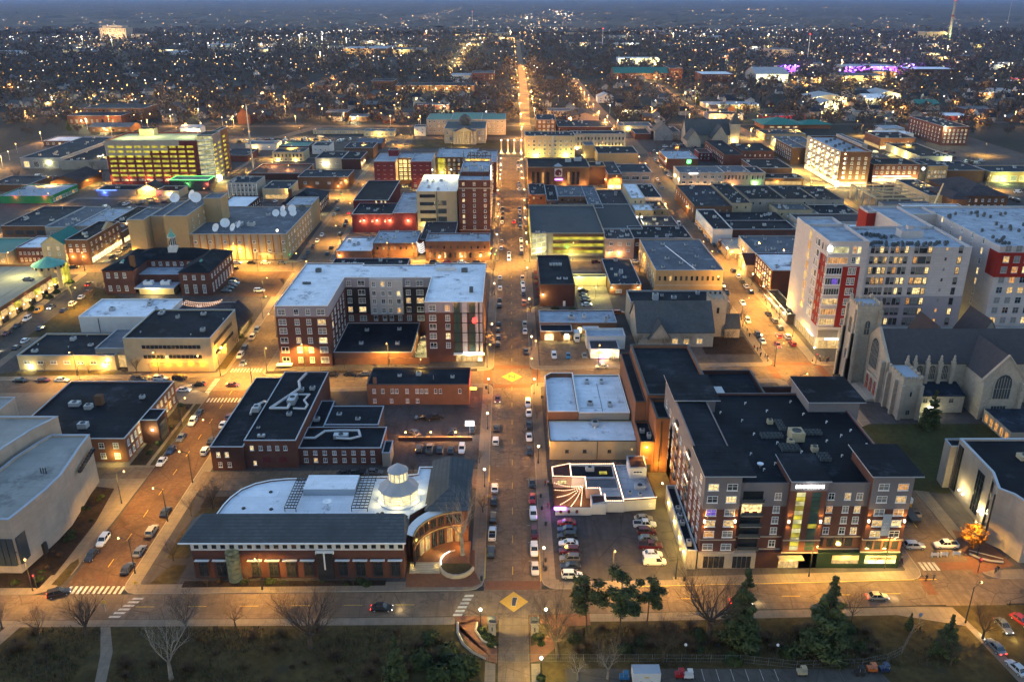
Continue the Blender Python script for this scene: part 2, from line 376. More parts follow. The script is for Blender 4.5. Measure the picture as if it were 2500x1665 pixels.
 # ====== THE GROUND
def sheet(name,poly,z,mat):
 m=MB();m.face([(*p,z)for p in ccw(poly)],mat);return structure(name,m)
def strip(pts,w):
 """a road of width w along a bent centre line -> polygon"""
 L_,R_=[],[]
 for i,p in enumerate(pts):
  a=Vector(pts[max(0,i-1)]);b=Vector(pts[min(len(pts)-1,i+1)]);d=(b-a).normalized();n=Vector((-d.y,d.x))*w/2
  L_.append((p[0]+n.x,p[1]+n.y));R_.append((p[0]-n.x,p[1]-n.y))
 return L_,R_
def road(name,pts,w,z,mat):
 L_,R_=strip(pts,w);m=MB()
 for i in range(len(pts)-1):m.face([(*R_[i],z),(*R_[i+1],z),(*L_[i+1],z),(*L_[i],z)],mat)
 return structure(name,m)
g=MB();g.face([(-45000,-400,0),(45000,-400,0),(45000,70000,0),(-45000,70000,0)],'land');structure('ground',g)
sheet('downtown_paving',[(-420,146),(420,160),(420,800),(-420,800)],.004,'lot')
Z1,Z2,Z3=.020,.028,.036
ST={}
def street(key,name,pts,w,z,mat):ST[key]=(pts,w);road(name,pts,w,z,mat)
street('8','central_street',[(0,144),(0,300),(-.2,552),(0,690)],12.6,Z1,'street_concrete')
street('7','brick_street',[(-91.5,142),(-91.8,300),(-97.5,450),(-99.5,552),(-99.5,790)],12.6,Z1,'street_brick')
street('7b','street',[(-91.6,264),(-91.9,300),(-97.5,450),(-99.5,552),(-99.5,790)],12.7,Z1+.004,'street_concrete')
street('9','right_street',[(98.5,153),(98.8,300),(99.5,480),(107.5,600),(106,760),(99,1000),(98,1400)],13.5,Z1,'street_concrete')
street('9s','street',[(98.5,153),(99.5,100)],13,Z1+.004,'street_concrete')
street('6','left_street',[(-187.5,240),(-189,330),(-193.5,440),(-196,552),(-196,800)],13,Z1,'asphalt')
street('5','far_left_street',[(-284,300),(-285,600),(-287,800)],12,Z1,'asphalt')
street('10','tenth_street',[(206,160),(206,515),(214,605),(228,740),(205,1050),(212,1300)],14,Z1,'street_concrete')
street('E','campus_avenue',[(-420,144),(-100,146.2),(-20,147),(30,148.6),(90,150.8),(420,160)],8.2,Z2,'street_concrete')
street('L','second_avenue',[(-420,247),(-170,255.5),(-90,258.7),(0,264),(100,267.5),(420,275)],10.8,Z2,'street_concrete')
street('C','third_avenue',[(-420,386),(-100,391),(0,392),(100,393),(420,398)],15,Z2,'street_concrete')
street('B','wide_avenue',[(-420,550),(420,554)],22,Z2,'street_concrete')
street('W','fifth_avenue',[(-420,690),(420,700)],14,Z2,'asphalt')
street('P','sixth_avenue',[(-420,778),(-100,782),(150,790),(420,800)],11,Z2,'asphalt')
road('far_street',[(16,720),(14,892),(17.2,1097),(19,1458),(18.5,1700),(20,2600)],11,Z1,'street_concrete')
road('far_street',[(-105,1500),(-97,1626),(-112,2106),(-120,2600)],13,Z1,'street_concrete')
road('far_street',[(-300,1150),(-289,1207),(-284,1377),(-285,1700)],10,Z1,'street_concrete')
road('far_street',[(-420,600),(-360,720),(-300,900),(-250,1150)],11,Z1,'asphalt')
road('far_street',[(-278,588),(-224,751),(-190,860)],12,Z2,'street_concrete')
road('far_street',[(-700,1500),(-420,1620),(-330,1900),(-330,2500)],14,Z1,'asphalt')
road('far_street',[(-420,860),(0,866),(420,880),(800,930)],10,Z2,'asphalt')
road('far_street',[(-520,1130),(0,1150),(420,1170),(900,1300)],10,Z2,'asphalt')
def lerp_pts(key,y):
 pts,w=ST[key]
 for a,b in zip(pts,pts[1:]):
  if a[1]<=y<=b[1]:t=(y-a[1])/(b[1]-a[1]);return a[0]+(b[0]-a[0])*t
 return pts[0][0]if y<pts[0][1]else pts[-1][0]
def row_y(key,x):
 pts,w=ST[key]
 for a,b in zip(pts,pts[1:]):
  if a[0]<=x<=b[0]:t=(x-a[0])/(b[0]-a[0]);return a[1]+(b[1]-a[1])*t
 return pts[0][1]if x<pts[0][0]else pts[-1][1]
def city_block(ws,es,ss,ns,mat='sidewalk',inner=None,r=3.5):
 we,ee=ST[ws][1]/2,ST[es][1]/2;se,ne=ST[ss][1]/2,ST[ns][1]/2
 y0=row_y(ss,lerp_pts(ws,200))+se;W0=lerp_pts(ws,y0)+we;E0=lerp_pts(es,y0)-ee
 y0w=row_y(ss,W0)+se;y0e=row_y(ss,E0)+se;y1w=row_y(ns,W0)-ne;y1e=row_y(ns,E0)-ne
 W=[(lerp_pts(ws,y)+we,y)for y in[y0w+(y1w-y0w)*i/6 for i in range(7)]]
 E=[(lerp_pts(es,y)-ee,y)for y in[y0e+(y1e-y0e)*i/6 for i in range(7)]]
 def corner(c,dx,dy):return[(c[0]+dx*r*(1-sin(t)),c[1]+dy*r*(1-cos(t)))for t in(0,.52,1.05,1.57)]
 P=corner(W[0],1,1)[::-1]+corner(E[0],-1,1)+E[1:-1]+corner(E[-1],-1,-1)[::-1]+corner(W[-1],1,-1)+W[1:-1][::-1]
 m=MB();P=ccw(P);Q=inset(P,.18)
 for i in range(len(P)):
  j=(i+1)%len(P);m.face([(*P[i],0),(*P[j],0),(*P[j],.15),(*P[i],.15)],'curb')
  m.face([(*P[i],.15),(*P[j],.15),(*Q[j],.15),(*Q[i],.15)],'curb')
 m.face([(*p,.15)for p in Q],mat)
 structure('pavement',m)
 if inner:sheet('yard_paving',inset(P,inner),.154,'lot')
for a in[('7','8','E','L'),('8','9','E','L'),('9','10','E','L'),('7','8','L','C'),('8','9','L','C'),('9','10','L','C'),('6','7','L','C'),('7','8','C','B'),('8','9','C','B'),('9','10','C','B'),('6','7','C','B'),('5','6','L','C'),('5','6','C','B'),('7','8','B','W'),('8','9','B','W'),('9','10','B','W'),('6','7','B','W'),('5','6','B','W')]:
 city_block(*a,inner=3.2)
m=MB();P=ccw([(-400,149.6),(-104,150.3),(-100.5,152),(-98.6,158),(-98.4,170),(-98.2,250),(-103,253),(-400,245)])
for i in range(len(P)):j=(i+1)%len(P);m.face([(*P[i],0),(*P[j],0),(*P[j],.15),(*P[i],.15)],'curb')
m.face([(*p,.15)for p in P],'sidewalk');structure('pavement',m)
ZP=.158
LN=[0]
def lot(name,poly,mat,k=0):LN[0]+=1;return sheet(name,poly,ZP+.004*k+.0006*LN[0],mat)
lot('car_park',[(-400,205),(-134,205),(-134,248),(-400,243)],'sidewalk')
lot('grass_verge',[(-105.5,205),(-101,205),(-101,243),(-105.5,243)],'mulch')
lot('grass_verge',[(-99.9,205),(-98.5,205),(-98.5,243),(-100.2,243)],'grass')
lot('planting_bed',[(-110,156),(-102.3,157),(-102.5,178),(-104.5,193),(-109.5,194)],'mulch')
lot('planting_bed',[(-400,152),(-103.5,152.5),(-103,157.6),(-400,157)],'mulch')
lot('driveway',[(-122,198),(-98.3,198),(-98.3,204),(-122,204)],'street_concrete')
lot('planted_island',[(-101.4,153.6),(-99.1,153.2),(-98.8,155),(-98.8,161),(-99.8,163),(-100.8,161)],'grass')
lot('grass_lawn',[(-80,153.8),(-74,153.8),(-74,160.5),(-77.5,160.5)],'grass');lot('grass_lawn',[(-79.5,163),(-74.5,163),(-72.5,176),(-74,188),(-78,188),(-80,172)],'grass')
lot('planting_bed',[(-72.5,152.6),(-28,153.2),(-28,155),(-72.5,154.8)],'mulch')
lot('planting_bed',[(-79,184),(-36,185.5),(-36,190),(-79,189)],'mulch')
lot('alley',[(-84,192),(-9.5,193),(-9.5,202.8),(-84,201.5)],'street_concrete',1)
lot('car_park',[(-33,203.5),(-9.8,203.5),(-9.8,218),(-33,218)],'lot');lot('car_park',[(-34,219.5),(-9.8,219.5),(-9.8,240),(-34,240)],'lot')
lot('entrance_court',[(-23.5,152.6),(-9,152.6),(-7,154),(-8.5,158),(-8.8,166),(-24,166)],'plaza_brick')
lot('car_park',[(10.3,154.5),(35.6,155),(35.6,179.5),(10.3,179.5)],'lot');lot('car_park',[(10,272.8),(38,273.5),(38,300),(10,300)],'street_concrete')
lot('alley',[(35.9,156),(38.9,156),(38.4,205),(35.8,205)],'asphalt')
lot('church_lawn',[(90,196),(112,190),(146,196),(146,229),(108,229),(97,222)],'lawn');lot('planting_bed',[(-84.5,266),(-12,268.2),(-12,270.2),(-84.5,268.4)],'mulch')
lot('plaza_paving',[(103.5,157),(114,160),(112,171),(106.5,174),(104.8,165)],'plaza_brick')
lot('car_park',[(-134,347),(-101.5,347),(-102.5,383),(-134,383)],'street_brick');lot('car_park',[(27.5,325),(42,325),(42,362),(27.5,362)],'sidewalk',1)
lot('grass_lawn',[(-184,300),(-165,300),(-165,345),(-185,360)],'grass');lot('grass_lawn',[(70,283),(88,283),(88,300),(70,300)],'mulch')
lot('grass_verge',[(-182,264),(-136,265.5),(-136,268.5),(-170,268)],'grass');lot('grass_verge',[(-102,270),(-99,270),(-100,300),(-102,300)],'grass')
lot('terrace',[(-34.6,276),(-30.2,276),(-30.2,300),(-34.6,300)],'deck_concrete')
lot('garden',[(-235,700),(-100,700),(-100,772),(-235,772)],'asphalt');lot('lawn',[(-87,775),(0,775),(0,730),(-87,730)],'grass')
P=[(-400,-300),(400,-300),(400,151.5),(86,146.2),(28,144.3),(-20,143),(-100,142.1),(-400,140)]
m=MB();P=ccw(P)
for i in range(len(P)):j=(i+1)%len(P);m.face([(*P[i],0),(*P[j],0),(*P[j],.15),(*P[i],.15)],'curb')
m.face([(*p,.15)for p in P],'grass');structure('campus_ground',m)
lot('sidewalk',[(-400,138),(-12,140.6),(-12,142.9),(-100,142),(-400,139.9)],'sidewalk')
lot('sidewalk',[(12,141.4),(28,141.6),(80,143.4),(93,140),(99,100),(104,100),(93,145.8),(86,146),(28,144.1),(12,143.8)],'sidewalk')
lot('entrance_drive',[(-2.9,100),(3.2,100),(3.2,143.4),(7,143.9),(-7,143.2),(-2.9,142)][:6],'street_concrete')
lot('entrance_paving',[(-12.5,140.7),(-4,140.7),(-3.1,134),(-3.1,129.6),(-5.3,130.5),(-8.4,134),(-10.6,138),(-11,140.5),(-13,140.6),(-13,143.2),(-7,143.3),(-3,140.8)][:8]+[(-12.5,143.2),(-3.1,143.2),(-3.1,141)],'plaza_brick',1)
lot('entrance_paving',[(3.4,143.6),(3.4,129.8),(5.5,130.4),(9,134.6),(11.3,140),(16,140.4),(16,143.8)],'plaza_brick',1)
lot('entrance_bed',[(-3.3,138.6),(-3.3,134.2),(-5.2,135.2),(-7.2,137.6),(-7.8,140),(-6,140.6),(-4.6,140.2)],'grass',2)
lot('entrance_bed',[(3.6,139.5),(3.6,134.3),(5.3,135),(7.4,138),(7.6,140.5),(6,141)],'grass',2)
lot('sidewalk',[(-5.6,100),(-3.4,100),(-3.4,129.5),(-5.4,130)],'sidewalk');lot('sidewalk',[(3.5,100),(5.4,100),(5.2,129.5),(3.5,129.5)],'sidewalk')
lot('campus_path',[(-84.5,140),(-82.5,140),(-79,133),(-76.5,124),(-76,100),(-78,100),(-78.6,124),(-81,132)],'sidewalk',1)
lot('campus_path',[(-104,140),(-101,140),(-104,128),(-112,110),(-114,110),(-106.5,128)],'sidewalk',1)
lot('campus_yard',[(10,128.2),(70,128),(80,100),(10,100)],'asphalt',1)
def paint(name,polys,mat='paint_white',z=.045):
 m=MB()
 for p in polys:m.face([(*q,z)for q in ccw(p)],mat)
 structure(name,m)
def rect(x0,x1,y0,y1):return[(x0,y0),(x1,y0),(x1,y1),(x0,y1)]
paint('lane_marking',[rect(-.07,.07,y,y+3)for y in list(range(157,254,12))+list(range(277,384,12))+list(range(402,540,12))+list(range(566,690,12))],'paint_yellow')
paint('lane_marking',[rect(-91.8,-91.65,y,y+3)for y in range(160,252,10)],'paint_yellow')
paint('lane_marking',[rect(x,x+4,row_y('E',x)-.07,row_y('E',x)+.07)for x in list(range(-80,-14,11))+list(range(14,90,11))],'paint_yellow')
paint('lane_marking',[rect(98.4,98.6,y,y+3)for y in range(175,255,10)]+[rect(x,x+3,row_y('L',x)-.07,row_y('L',x)+.07)for x in range(-80,90,12)if abs(x)>12],'paint_yellow')
paint('curb_marking',[rect(-6.28,-6.1,155.5,167),rect(6.1,6.28,154.5,166),rect(-6.28,-6.1,196,205)],'paint_yellow',.17)
paint('curb_marking',[[(28,row_y('E',28)+4.12),(94,row_y('E',94)+4.12),(94,row_y('E',94)+4.28),(28,row_y('E',28)+4.28)]],'paint_yellow',.17)
bays=[rect(s*3.6 if s>0 else-4.4,s*4.4 if s>0 else-3.6,y,y+.12)for s in(-1,1)for y in[162+7.1*i for i in range(12)]+[282+7.1*i for i in range(13)]]
paint('parking_marking',bays)
paint('parking_marking',[rect(x,x+.1,124.9,128.0)for x in(36.1,38.9,41.7,44.5,47.3,50.1)],z=.205)
paint('parking_marking',[rect(-160+i*2.7,-159.9+i*2.7,228,233)for i in range(7)],z=.205)
paint('crosswalk',[[(-12.6+i*.42,143.4+i*1.22),(-10.7+i*.42,143.4+i*1.22),(-10.5+i*.42,144.1+i*1.22),(-12.4+i*.42,144.1+i*1.22)]for i in range(6)])
paint('crosswalk',[[(-84.3+i*.5,143+i*1.15),(-82+i*.5,143+i*1.15),(-81.8+i*.5,143.6+i*1.15),(-84.1+i*.5,143.6+i*1.15)]for i in range(6)])
paint('crosswalk',[rect(-97+i*1.15,-96.4+i*1.15,150.6,153.2)for i in range(11)])
paint('crosswalk',[rect(-97.5+i*1.1,-97+i*1.1,244.5,247.5)for i in range(11)]+[rect(-97+i*1.1,-96.5+i*1.1,268,271)for i in range(10)])
paint('crosswalk',[rect(-100.3,-98.6,249.5+i*1.1,250.1+i*1.1)for i in range(12)])
paint('crosswalk',[rect(92.6+i*1.05,93.3+i*1.05,158.4,161.4)for i in range(4)]+[[(99+i,146),(99.6+i,146),(100.6+i,144),(100+i,144)]for i in range(4)])
paint('crosswalk',[rect(-201,-196,398+i*1.1,398.6+i*1.1)for i in range(6)]+[rect(-188+i*1.1,-187.4+i*1.1,375,378)for i in range(8)])
def brick_cross(name,p):paint(name,p,'plaza_brick',.041)
brick_cross('brick_crosswalk',[rect(-6.1,6.1,151.9,154.8),rect(-6.2,6.2,255,257.6),rect(-6.2,6.2,270.6,273.4),rect(-9.6,-6.8,258,270),rect(6.8,9.6,258.5,270.5)])
brick_cross('brick_crosswalk',[[(96.8,158.4),(104.8,158.8),(104.8,161.6),(96.8,161.4)],[(89.8,150),(92,150),(92.5,156),(90.3,156)],rect(89,91.6,262,273),rect(106,108.6,262,273),rect(91,106,273.6,276)])
def diamond(x,y,rx,ry):return[(x-rx,y),(x,y-ry),(x+rx,y),(x,y+ry)]
paint('diamond_emblem',[diamond(.2,147.9,3.1,3.3),diamond(0,263.8,3.6,4.2)],'diamond_yellow')
def col_shape(x,y,z,mat,k):
 return[(x-.45-k,y-1.35-k),(x+.3+k,y-1.35-k),(x+.75+k,y+1.35+k),(x-.25-k,y+1.35+k)]
paint('emblem_column',[col_shape(.2,147.9,0,0,.1)],'paint_white',.049);paint('emblem_column',[col_shape(.2,147.9,0,0,0)],'trim_dark',.053)
paint('emblem_letter',[[(-1.1,262.6),(-.8,262.6),(-.8,265.2),(-1.1,265.2)],[(.8,262.6),(1.1,262.6),(1.1,265.2),(.8,265.2)],[(-.8,265.2),(-.8,264.5),(.8,262.6),(.8,263.3)]],'trim_dark',.049)
# ====== FRONT ROW
# --- brick library-like hall with slate roofs, white drum lantern and curved entrance
glow('lit_bay',(.7,.8,.45),.009,.6);b=Bld('library','brick hall with slate roofs, a white flat roof and a glowing drum lantern','library',-72,154.8)
b.box('wall',-70.4,-24.0,155.9,163.5,0,7.5,'brick_red')
b.box('frieze',-70.45,-23.95,155.85,163.55,7.5,10,'white_paint')
for i in range(24):b.win('S',-69.2+i*1.94,7.85,1.25,1.2,155.85,'bare','glass_dark')
for i in range(12):
 x=-68.2+i*3.85
 if i in(2,):continue
 if i==7:b.box('bay_window',x-1.7,x+1.9,155.0,155.6,.6,7.2,'glass_dark');b.box('bay_frame',x-1.9,x+2.1,155.1,155.58,6.9,7.6,'trim_white');b.box('bay_frame',x-.15,x+.15,154.9,155.58,3,7.3,'trim_white');continue
 b.win('S',x,.9,2.1,4.6,155.6,'cross','glass_dark','trim_dark')
 b.box('sun_shade',x-1.6,x+1.6,154.9,155.6,5.2,5.32,'trim_white')
m=MB();m.lathe(-61.4,155.4,[(1.5,0),(1.5,7.6),(.2,8)],12,'lit_bay');b.add('glass_bay',m)
for i in range(6):b.add('bay_ring',MB().lathe(-61.4,155.4,[(1.56,1+i*1.25),(1.56,1.12+i*1.25)],12,'trim_dark'))
m=MB();y0,y1,e=155.0,162.6,10
m.face([(-72.6,y0,e),(-23.3,y0,e),(-24.4,y1,12.5),(-69.5,y1,12.5)],'roof_slate');m.face([(-72.6,y0,e),(-69.5,y1,12.5),(-72.6,y1+2,e)],'roof_slate')
m.face([(-23.3,y0,e),(-23.3,y1+1,e),(-24.4,y1,12.5)],'roof_slate');m.face([(-69.5,y1,12.5),(-24.4,y1,12.5),(-23.6,y1+2.6,9.8),(-71.5,y1+2.6,9.8)],'roof_slate')
b.add('roof',m,label='long slate front roof')
b.box('gutter',-72.7,-23.2,154.85,155.05,9.75,10.02,'trim_white')
P=[(-67.9,163.6),(-67.8,166.5),(-67.5,170),(-66.8,173.2),(-65.3,176.8),(-62.6,179.4),(-59.3,180.9),(-55.3,181.6),(-45,182),(-30.6,182.5),(-23.5,183.7),(-23.4,187.1),(-19.3,187.1),(-19.4,170.5),(-23.6,165.8),(-23.6,163.6)]
b.block(0,0,0,0,10.0,'brick_red','roof_white',par=.35,cap='trim_white',poly=P)
m=MB();R='roof_slate';m.face([(-20.4,167.3,10),(-9.9,167.3,10),(-15.3,175,11.3)],R);m.face([(-9.9,167.3,10),(-9.9,190.3,10),(-15.8,190.3,11.3),(-15.3,175,11.3)],R)
m.face([(-20.4,167.3,10),(-15.3,175,11.3),(-15.8,190.3,11.3),(-20.4,190.3,10)],'roof_slate_brown');m.face([(-9.9,190.3,10),(-20.4,190.3,10),(-15.8,190.3,11.3)],'brick_red');b.add('roof',m,label='slate roof of the east wing')
b.box('wall',-19.2,-10.4,168.6,190.1,0,10,'brick_red');b.row('E',170,189,-10.4,(1.2,),5,1.8,4.2,glass='glass_dark',frame='trim_dark')
cx,cy,Rr=-11.8,158.2,10.4
arc=[(cx-Rr*cos(t),cy+Rr*sin(t))for t in[radians(2+11*i)for i in range(9)]];arc2=[(cx-(Rr+1.6)*cos(t),cy+(Rr+1.8)*sin(t))for t in[radians(2+11*i)for i in range(9)]]
m=MB()
for i in range(8):m.face([(*arc[i],0),(*arc[i+1],0),(*arc[i+1],9.2),(*arc[i],9.2)][::-1],'brick_red');m.face([(*arc[i],9.2),(*arc[i+1],9.2),(*arc2[i+1],9.8),(*arc2[i],9.8)][::-1],'roof_white')
b.add('curved_wall',m)
m=MB()
for i in range(8):
 a,c=Vector(arc[i]),Vector(arc[i+1]);n=Vector((cx,cy))-(a+c)/2;n.normalize();a2,c2=a+n*.35,c+n*.35
 m.face([(*a2,9.25),(*c2,9.25),(*c,9.25),(*a,9.25)],'brick_tan');m.face([(*a2,8.9),(*c2,8.9),(*c2,9.25),(*a2,9.25)][::-1],'brick_tan')
 m.face([(*a2,5.4),(*c2,5.4),(*c2,5.7),(*a2,5.7)][::-1],'brick_tan')
b.add('cornice',m)
for i in range(8):
 a,c=Vector(arc[i]),Vector(arc[i+1]);n=(Vector((cx,cy))-(a+c)/2).normalized()*.1;mid=(a+c)/2
 q=[a.lerp(c,.16)+n,a.lerp(c,.84)+n]
 for z0,z1,mt in((6.2,8.3,'glass_dark'),(.6,4.9,{2:'lit_a',3:'lit_a',6:'lit_c',7:'lit_c'}.get(i,'glass_dark'))):
  w=MB();w.face([(*q[0],z0),(*q[1],z0),(*q[1],z1),(*q[0],z1)][::-1],mt)
  for f in(.33,.66):p=q[0].lerp(q[1],f)+n*.3;w.box(p.x-.05,p.x+.05,p.y-.05,p.y+.05,z0,z1,'trim_dark')
  b.add('window',w)
lx,ly=-26.8,173.0;ph=pi/12
b.add('lantern_base',MB().lathe(lx,ly,[(5.2,9.6),(5.2,10.1),(4.5,10.3)],12,'trim_white',ph));b.add('lantern_glass',MB().lathe(lx,ly,[(4.3,10.3),(4.3,13.0)],12,'lit_dome',ph))
m=MB()
for i in range(12):
 t=2*pi*i/12+ph;x,y=lx+4.35*cos(t),ly+4.35*sin(t);m.box(x-.13,x+.13,y-.13,y+.13,10.3,13.0,'trim_white')
for z in(10.95,11.6,12.3):m.lathe(lx,ly,[(4.38,z),(4.38,z+.09)],12,'trim_white',ph)
b.add('lantern_frame',m);b.add('lantern_roof',MB().lathe(lx,ly,[(4.8,13.0),(4.7,13.2),(2.4,15.2)],12,'metal_roof',ph))
b.add('cupola_glass',MB().lathe(lx,ly,[(2.1,15.2),(2.1,17.5)],12,'lit_dome',ph));m=MB()
for i in range(12):t=2*pi*i/12+ph;x,y=lx+2.15*cos(t),ly+2.15*sin(t);m.box(x-.12,x+.12,y-.12,y+.12,15.2,17.5,'trim_white')
b.add('cupola_frame',m);b.add('cupola_roof',MB().lathe(lx,ly,[(2.5,17.5),(2.45,17.7),(.05,19.4)],12,'metal_roof',ph))
for a in range(6):light(b.root,(lx+72+5.2*cos(a*1.05-2.6),ly-154.8+5.2*sin(a*1.05-2.6),11.2),20,(1,.86,.55),r=.6,name='lantern_light')
b.box('plant_box',-49.8,-37.4,174.5,181,9.7,11.4,'trim_blue','roof_white')
for x0,x1,nm in((-52.6,-49.9,'louvre_screen'),(-37.2,-33.4,'louvre_screen')):
 m=MB();
 for i in range(12):m.box(x0+.1*(i%2),x1,167.5+i*1.2,167.6+i*1.2,10.6,10.8,'metal_dark')
 for i in range(5):m.box(x0+i*(x1-x0)/4,x0+.12+i*(x1-x0)/4,167.5,181,10.82,11.0,'metal_dark')
 for y in(167.5,180.8):m.box(x0,x0+.15,y,y+.15,9.7,10.8,'metal_dark');m.box(x1-.15,x1,y,y+.15,9.7,10.8,'metal_dark')
 b.add(nm,m)
m=MB().tube((-43,169.6,9.7),(-43,169.6,11.0),.12,.12);m.lathe(-43,169.2,[(.1,11),(.7,11.1),(1.1,11.5),(1.05,11.52),(.05,11.2)],16,'dish');b.add('satellite_dish',m)
for x,y in((-58,176),(-62.5,169),(-56,168.6),(-31,166.6),(-30,166.9)):b.add('roof_drain',MB().lathe(x,y,[(.5,9.66),(.4,9.9),(.1,9.95)],8,'metal_dark'))
m=MB()
for i in range(6):m.box(-23.2,-16.3,157.4+i*.42,160.2,.15+i*.16,.31+i*.16,'limestone')
m.box(-23,-9.8,160.0,168.4,.15,.98,'plaza_brick');b.add('entrance_steps',m)
for x in(-22.6,-17):light(b.root,(x+72,158.6-154.8,1.4),6,(1,.8,.35),r=.1,name='step_light')
light(b.root,(-19+72,164-154.8,3.6),34,(1,.72,.22),r=.4,name='entrance_light');light(b.root,(-12+72,166-154.8,3.6),90,(1,.5,.12),r=.4,name='entrance_light')
pl=empty('round_planter',(-12.6,160.2,0),'round walled grass planter with a lit bench in front of the curved entrance','planter')
m=MB();A=[(4.2*cos(t),4.9*sin(t))for t in[radians(100+20*i)for i in range(13)]];A2=[(x*.9,y*.9)for x,y in A]
for i in range(12):m.face([(*A[i],.15),(*A[i+1],.15),(*A[i+1],1.1),(*A[i],1.1)],'limestone');m.face([(*A[i],1.1),(*A[i+1],1.1),(*A2[i+1],1.1),(*A2[i],1.1)],'limestone');m.face([(*A2[i+1],.9),(*A2[i],.9),(*A2[i],1.1),(*A2[i+1],1.1)],'limestone')
m.obj('wall',pl);m=MB();m.face([(*p,.95)for p in ccw(A2)],'grass');m.obj('turf',pl)
m=MB()
for i in range(4):m.face([(A2[i+1][0],A2[i+1][1],1.2),(A2[i+2][0],A2[i+2][1],1.2),(A2[i+2][0],A2[i+2][1],1.45),(A2[i+1][0],A2[i+1][1],1.45)],'sign_white');m.face([(A2[i+1][0]*.98,A2[i+1][1]*.98,1.45),(A2[i+2][0]*.98,A2[i+2][1]*.98,1.45),(A2[i+2][0]*.94,A2[i+2][1]*.94,1.45),(A2[i+1][0]*.94,A2[i+1][1]*.94,1.45)],'sign_white')
m.obj('light_strip',pl);light(pl,(-3.5,2.5,1.7),30,(1,.95,.8),r=.5)
# --- curved stone museum, bottom left
b=Bld('museum','curved stone hall with a pale roof at the left edge of the brick street','museum',-110,157)
P=[(-109.9,157.7),(-108.9,163.5),(-107.9,170.4),(-107.6,176.4),(-108.4,182.8),(-109.4,189.8),(-110.0,196.6),(-120.1,196.6),(-121.3,193),(-123.3,185),(-123.8,178.5),(-126,170),(-131,163),(-137,158.9)]
b.block(0,0,0,0,14.2,'stone_pale','roof_tan',par=.5,cap='trim_blue',poly=P,tk=.5)
P2=[(-120.1,201.5),(-123.2,194),(-125.2,185),(-126,177),(-129,168),(-140,160),(-165,160),(-165,201.5)]
b.block(0,0,0,0,17.0,'stone_pale','roof_tan',par=.5,cap='trim_blue',poly=P2,tk=.5)
b.block(-150,-137,203,212,17.5,'stone_pale','roof_tan',par=.3)
for i in range(6):b.box('glazing',-117.6+i*1.25,-116.5+i*1.25,157.2,158.6,2.4,9.2,'glass_mid')
b.box('glazing_frame',-118,-110.0,157.35,158.4,5.6,5.9,'metal_dark');b.box('glazing',-109.95,-109.3,158,161.5,2.4,9.2,'glass_mid')
m=MB()
for i in range(8):a=(-107.78-.14*i,184+i*1.3);m.box(a[0]-.1,a[0]+.55,a[1],a[1]+1.25,10.2+.08*i,10.9+.1*i,'glass_dark')
b.add('slot_window',m);b.box('door',-108.6,-108.0,164.5,165.8,.2,2.9,'metal_dark')
for x in(-113.2,-112.6,-112.0):b.add('flue',MB().tube((x,178,13.7),(x,178,15.2),.12,.12,6,'metal_dark'))
light(b.root,(-6,-1.6,2.6),30,(1,.6,.2),r=.2)
# --- two-storey brick office with black roof
b=Bld('brick_office','two-storey brown brick office with a black roof beside the brick street','office',-140,207)
b.block(-139,-106.5,206.9,244.3,7.4,'brick_orange','roof_black',cap='trim_white',par=.4)
b.block(-106.5,-101.6,217.5,224.5,7.6,'brick_dark','roof_black',cap='trim_white',par=.3)
b.row('E',207.5,217.2,-106.5,(1.2,4.4),4,1.1,1.8,glass=None,blind=.7,lit=0);b.row('E',225.5,243.5,-106.5,(1.2,4.4),6,1.1,1.8,lit=.1)
b.row('S',-131,-107.2,206.9,(1.2,4.4),6,1.5,1.7,lit=0,blind=.7);b.box('glazing',-101.7,-101.52,218.5,223.5,.4,5.6,'glass_mid')
b.units([(-121,214,2.6,2,1.6),(-125,226,2,2,1.4),(-112,233,1.4,1.4,1),(-130,228,3,2,1.3)],7.0)
b.add('chimney',MB().box(-124,-122,228,230,7,10,'brick_brown'))
light(b.root,(-103.2+140,216.9-207,4.6),180,(1,.85,.5),r=.2,name='wall_lamp');light(b.root,(-109.5+140,205.5-207,2.4),70,(1,.8,.3),r=.2,name='wall_lamp')
for q in(231,238):light(b.root,(-104.6+140,q-207,2.6),60,(1,.75,.25),r=.2,name='wall_lamp')
b.add('lamp_globe',MB().ball((-103.2,217.2,4.6),.28,'bulb_white'))
# --- brick workshop with silver ducts on its black roofs
b=Bld('brick_workshop','low red brick building with silver ducts twisting over its black roof','building',-82,202)
b.block(-81.5,-72.6,202.2,246.9,7.4,'brick_dark','roof_black',cap='trim_white',par=.3);b.block(-72.6,-58.6,203.6,248.8,8.6,'brick_red','roof_black',cap='trim_white',par=.25)
b.block(-58.6,-36.0,205.3,217.5,5.3,'brick_red','roof_black',cap='trim_white',par=.4);b.block(-35.6,-33.4,204.2,211,4.4,'concrete_wall','roof_black',par=.3)
b.block(-54,-38.5,218,230,5.8,'dark_wall','roof_black',par=.3);b.block(-58.6,-54.5,218,236,4.6,'dark_wall','roof_black',par=.3)
for x,z,g in((-79.5,4.3,'lit_b'),(-77.2,4.3,'lit_b'),(-79.3,1.2,'glass_dark'),(-76.8,1.2,'glass_dark')):b.win('S',x,z,1.0,1.5,202.2,'cross',g)
for x,g in((-70.7,'lit_b'),(-68.3,None),(-66,None),(-63.8,None),(-61.6,None)):b.win('S',x,5.6,1.0,1.4,203.6,'cross',g,lit=0)
b.win('S',-70.3,1.0,.9,1.3,203.6,'cross','lit_b');b.box('door',-68,-66,203.5,203.6,2,3.4,'brick_maroon');b.box('door',-63.6,-61.6,203.5,203.6,2,3.4,'brick_maroon')
b.row('S',-58,-37,205.3,(3.2,.9),8,1.1,1.3,lit=.1,blind=.5)
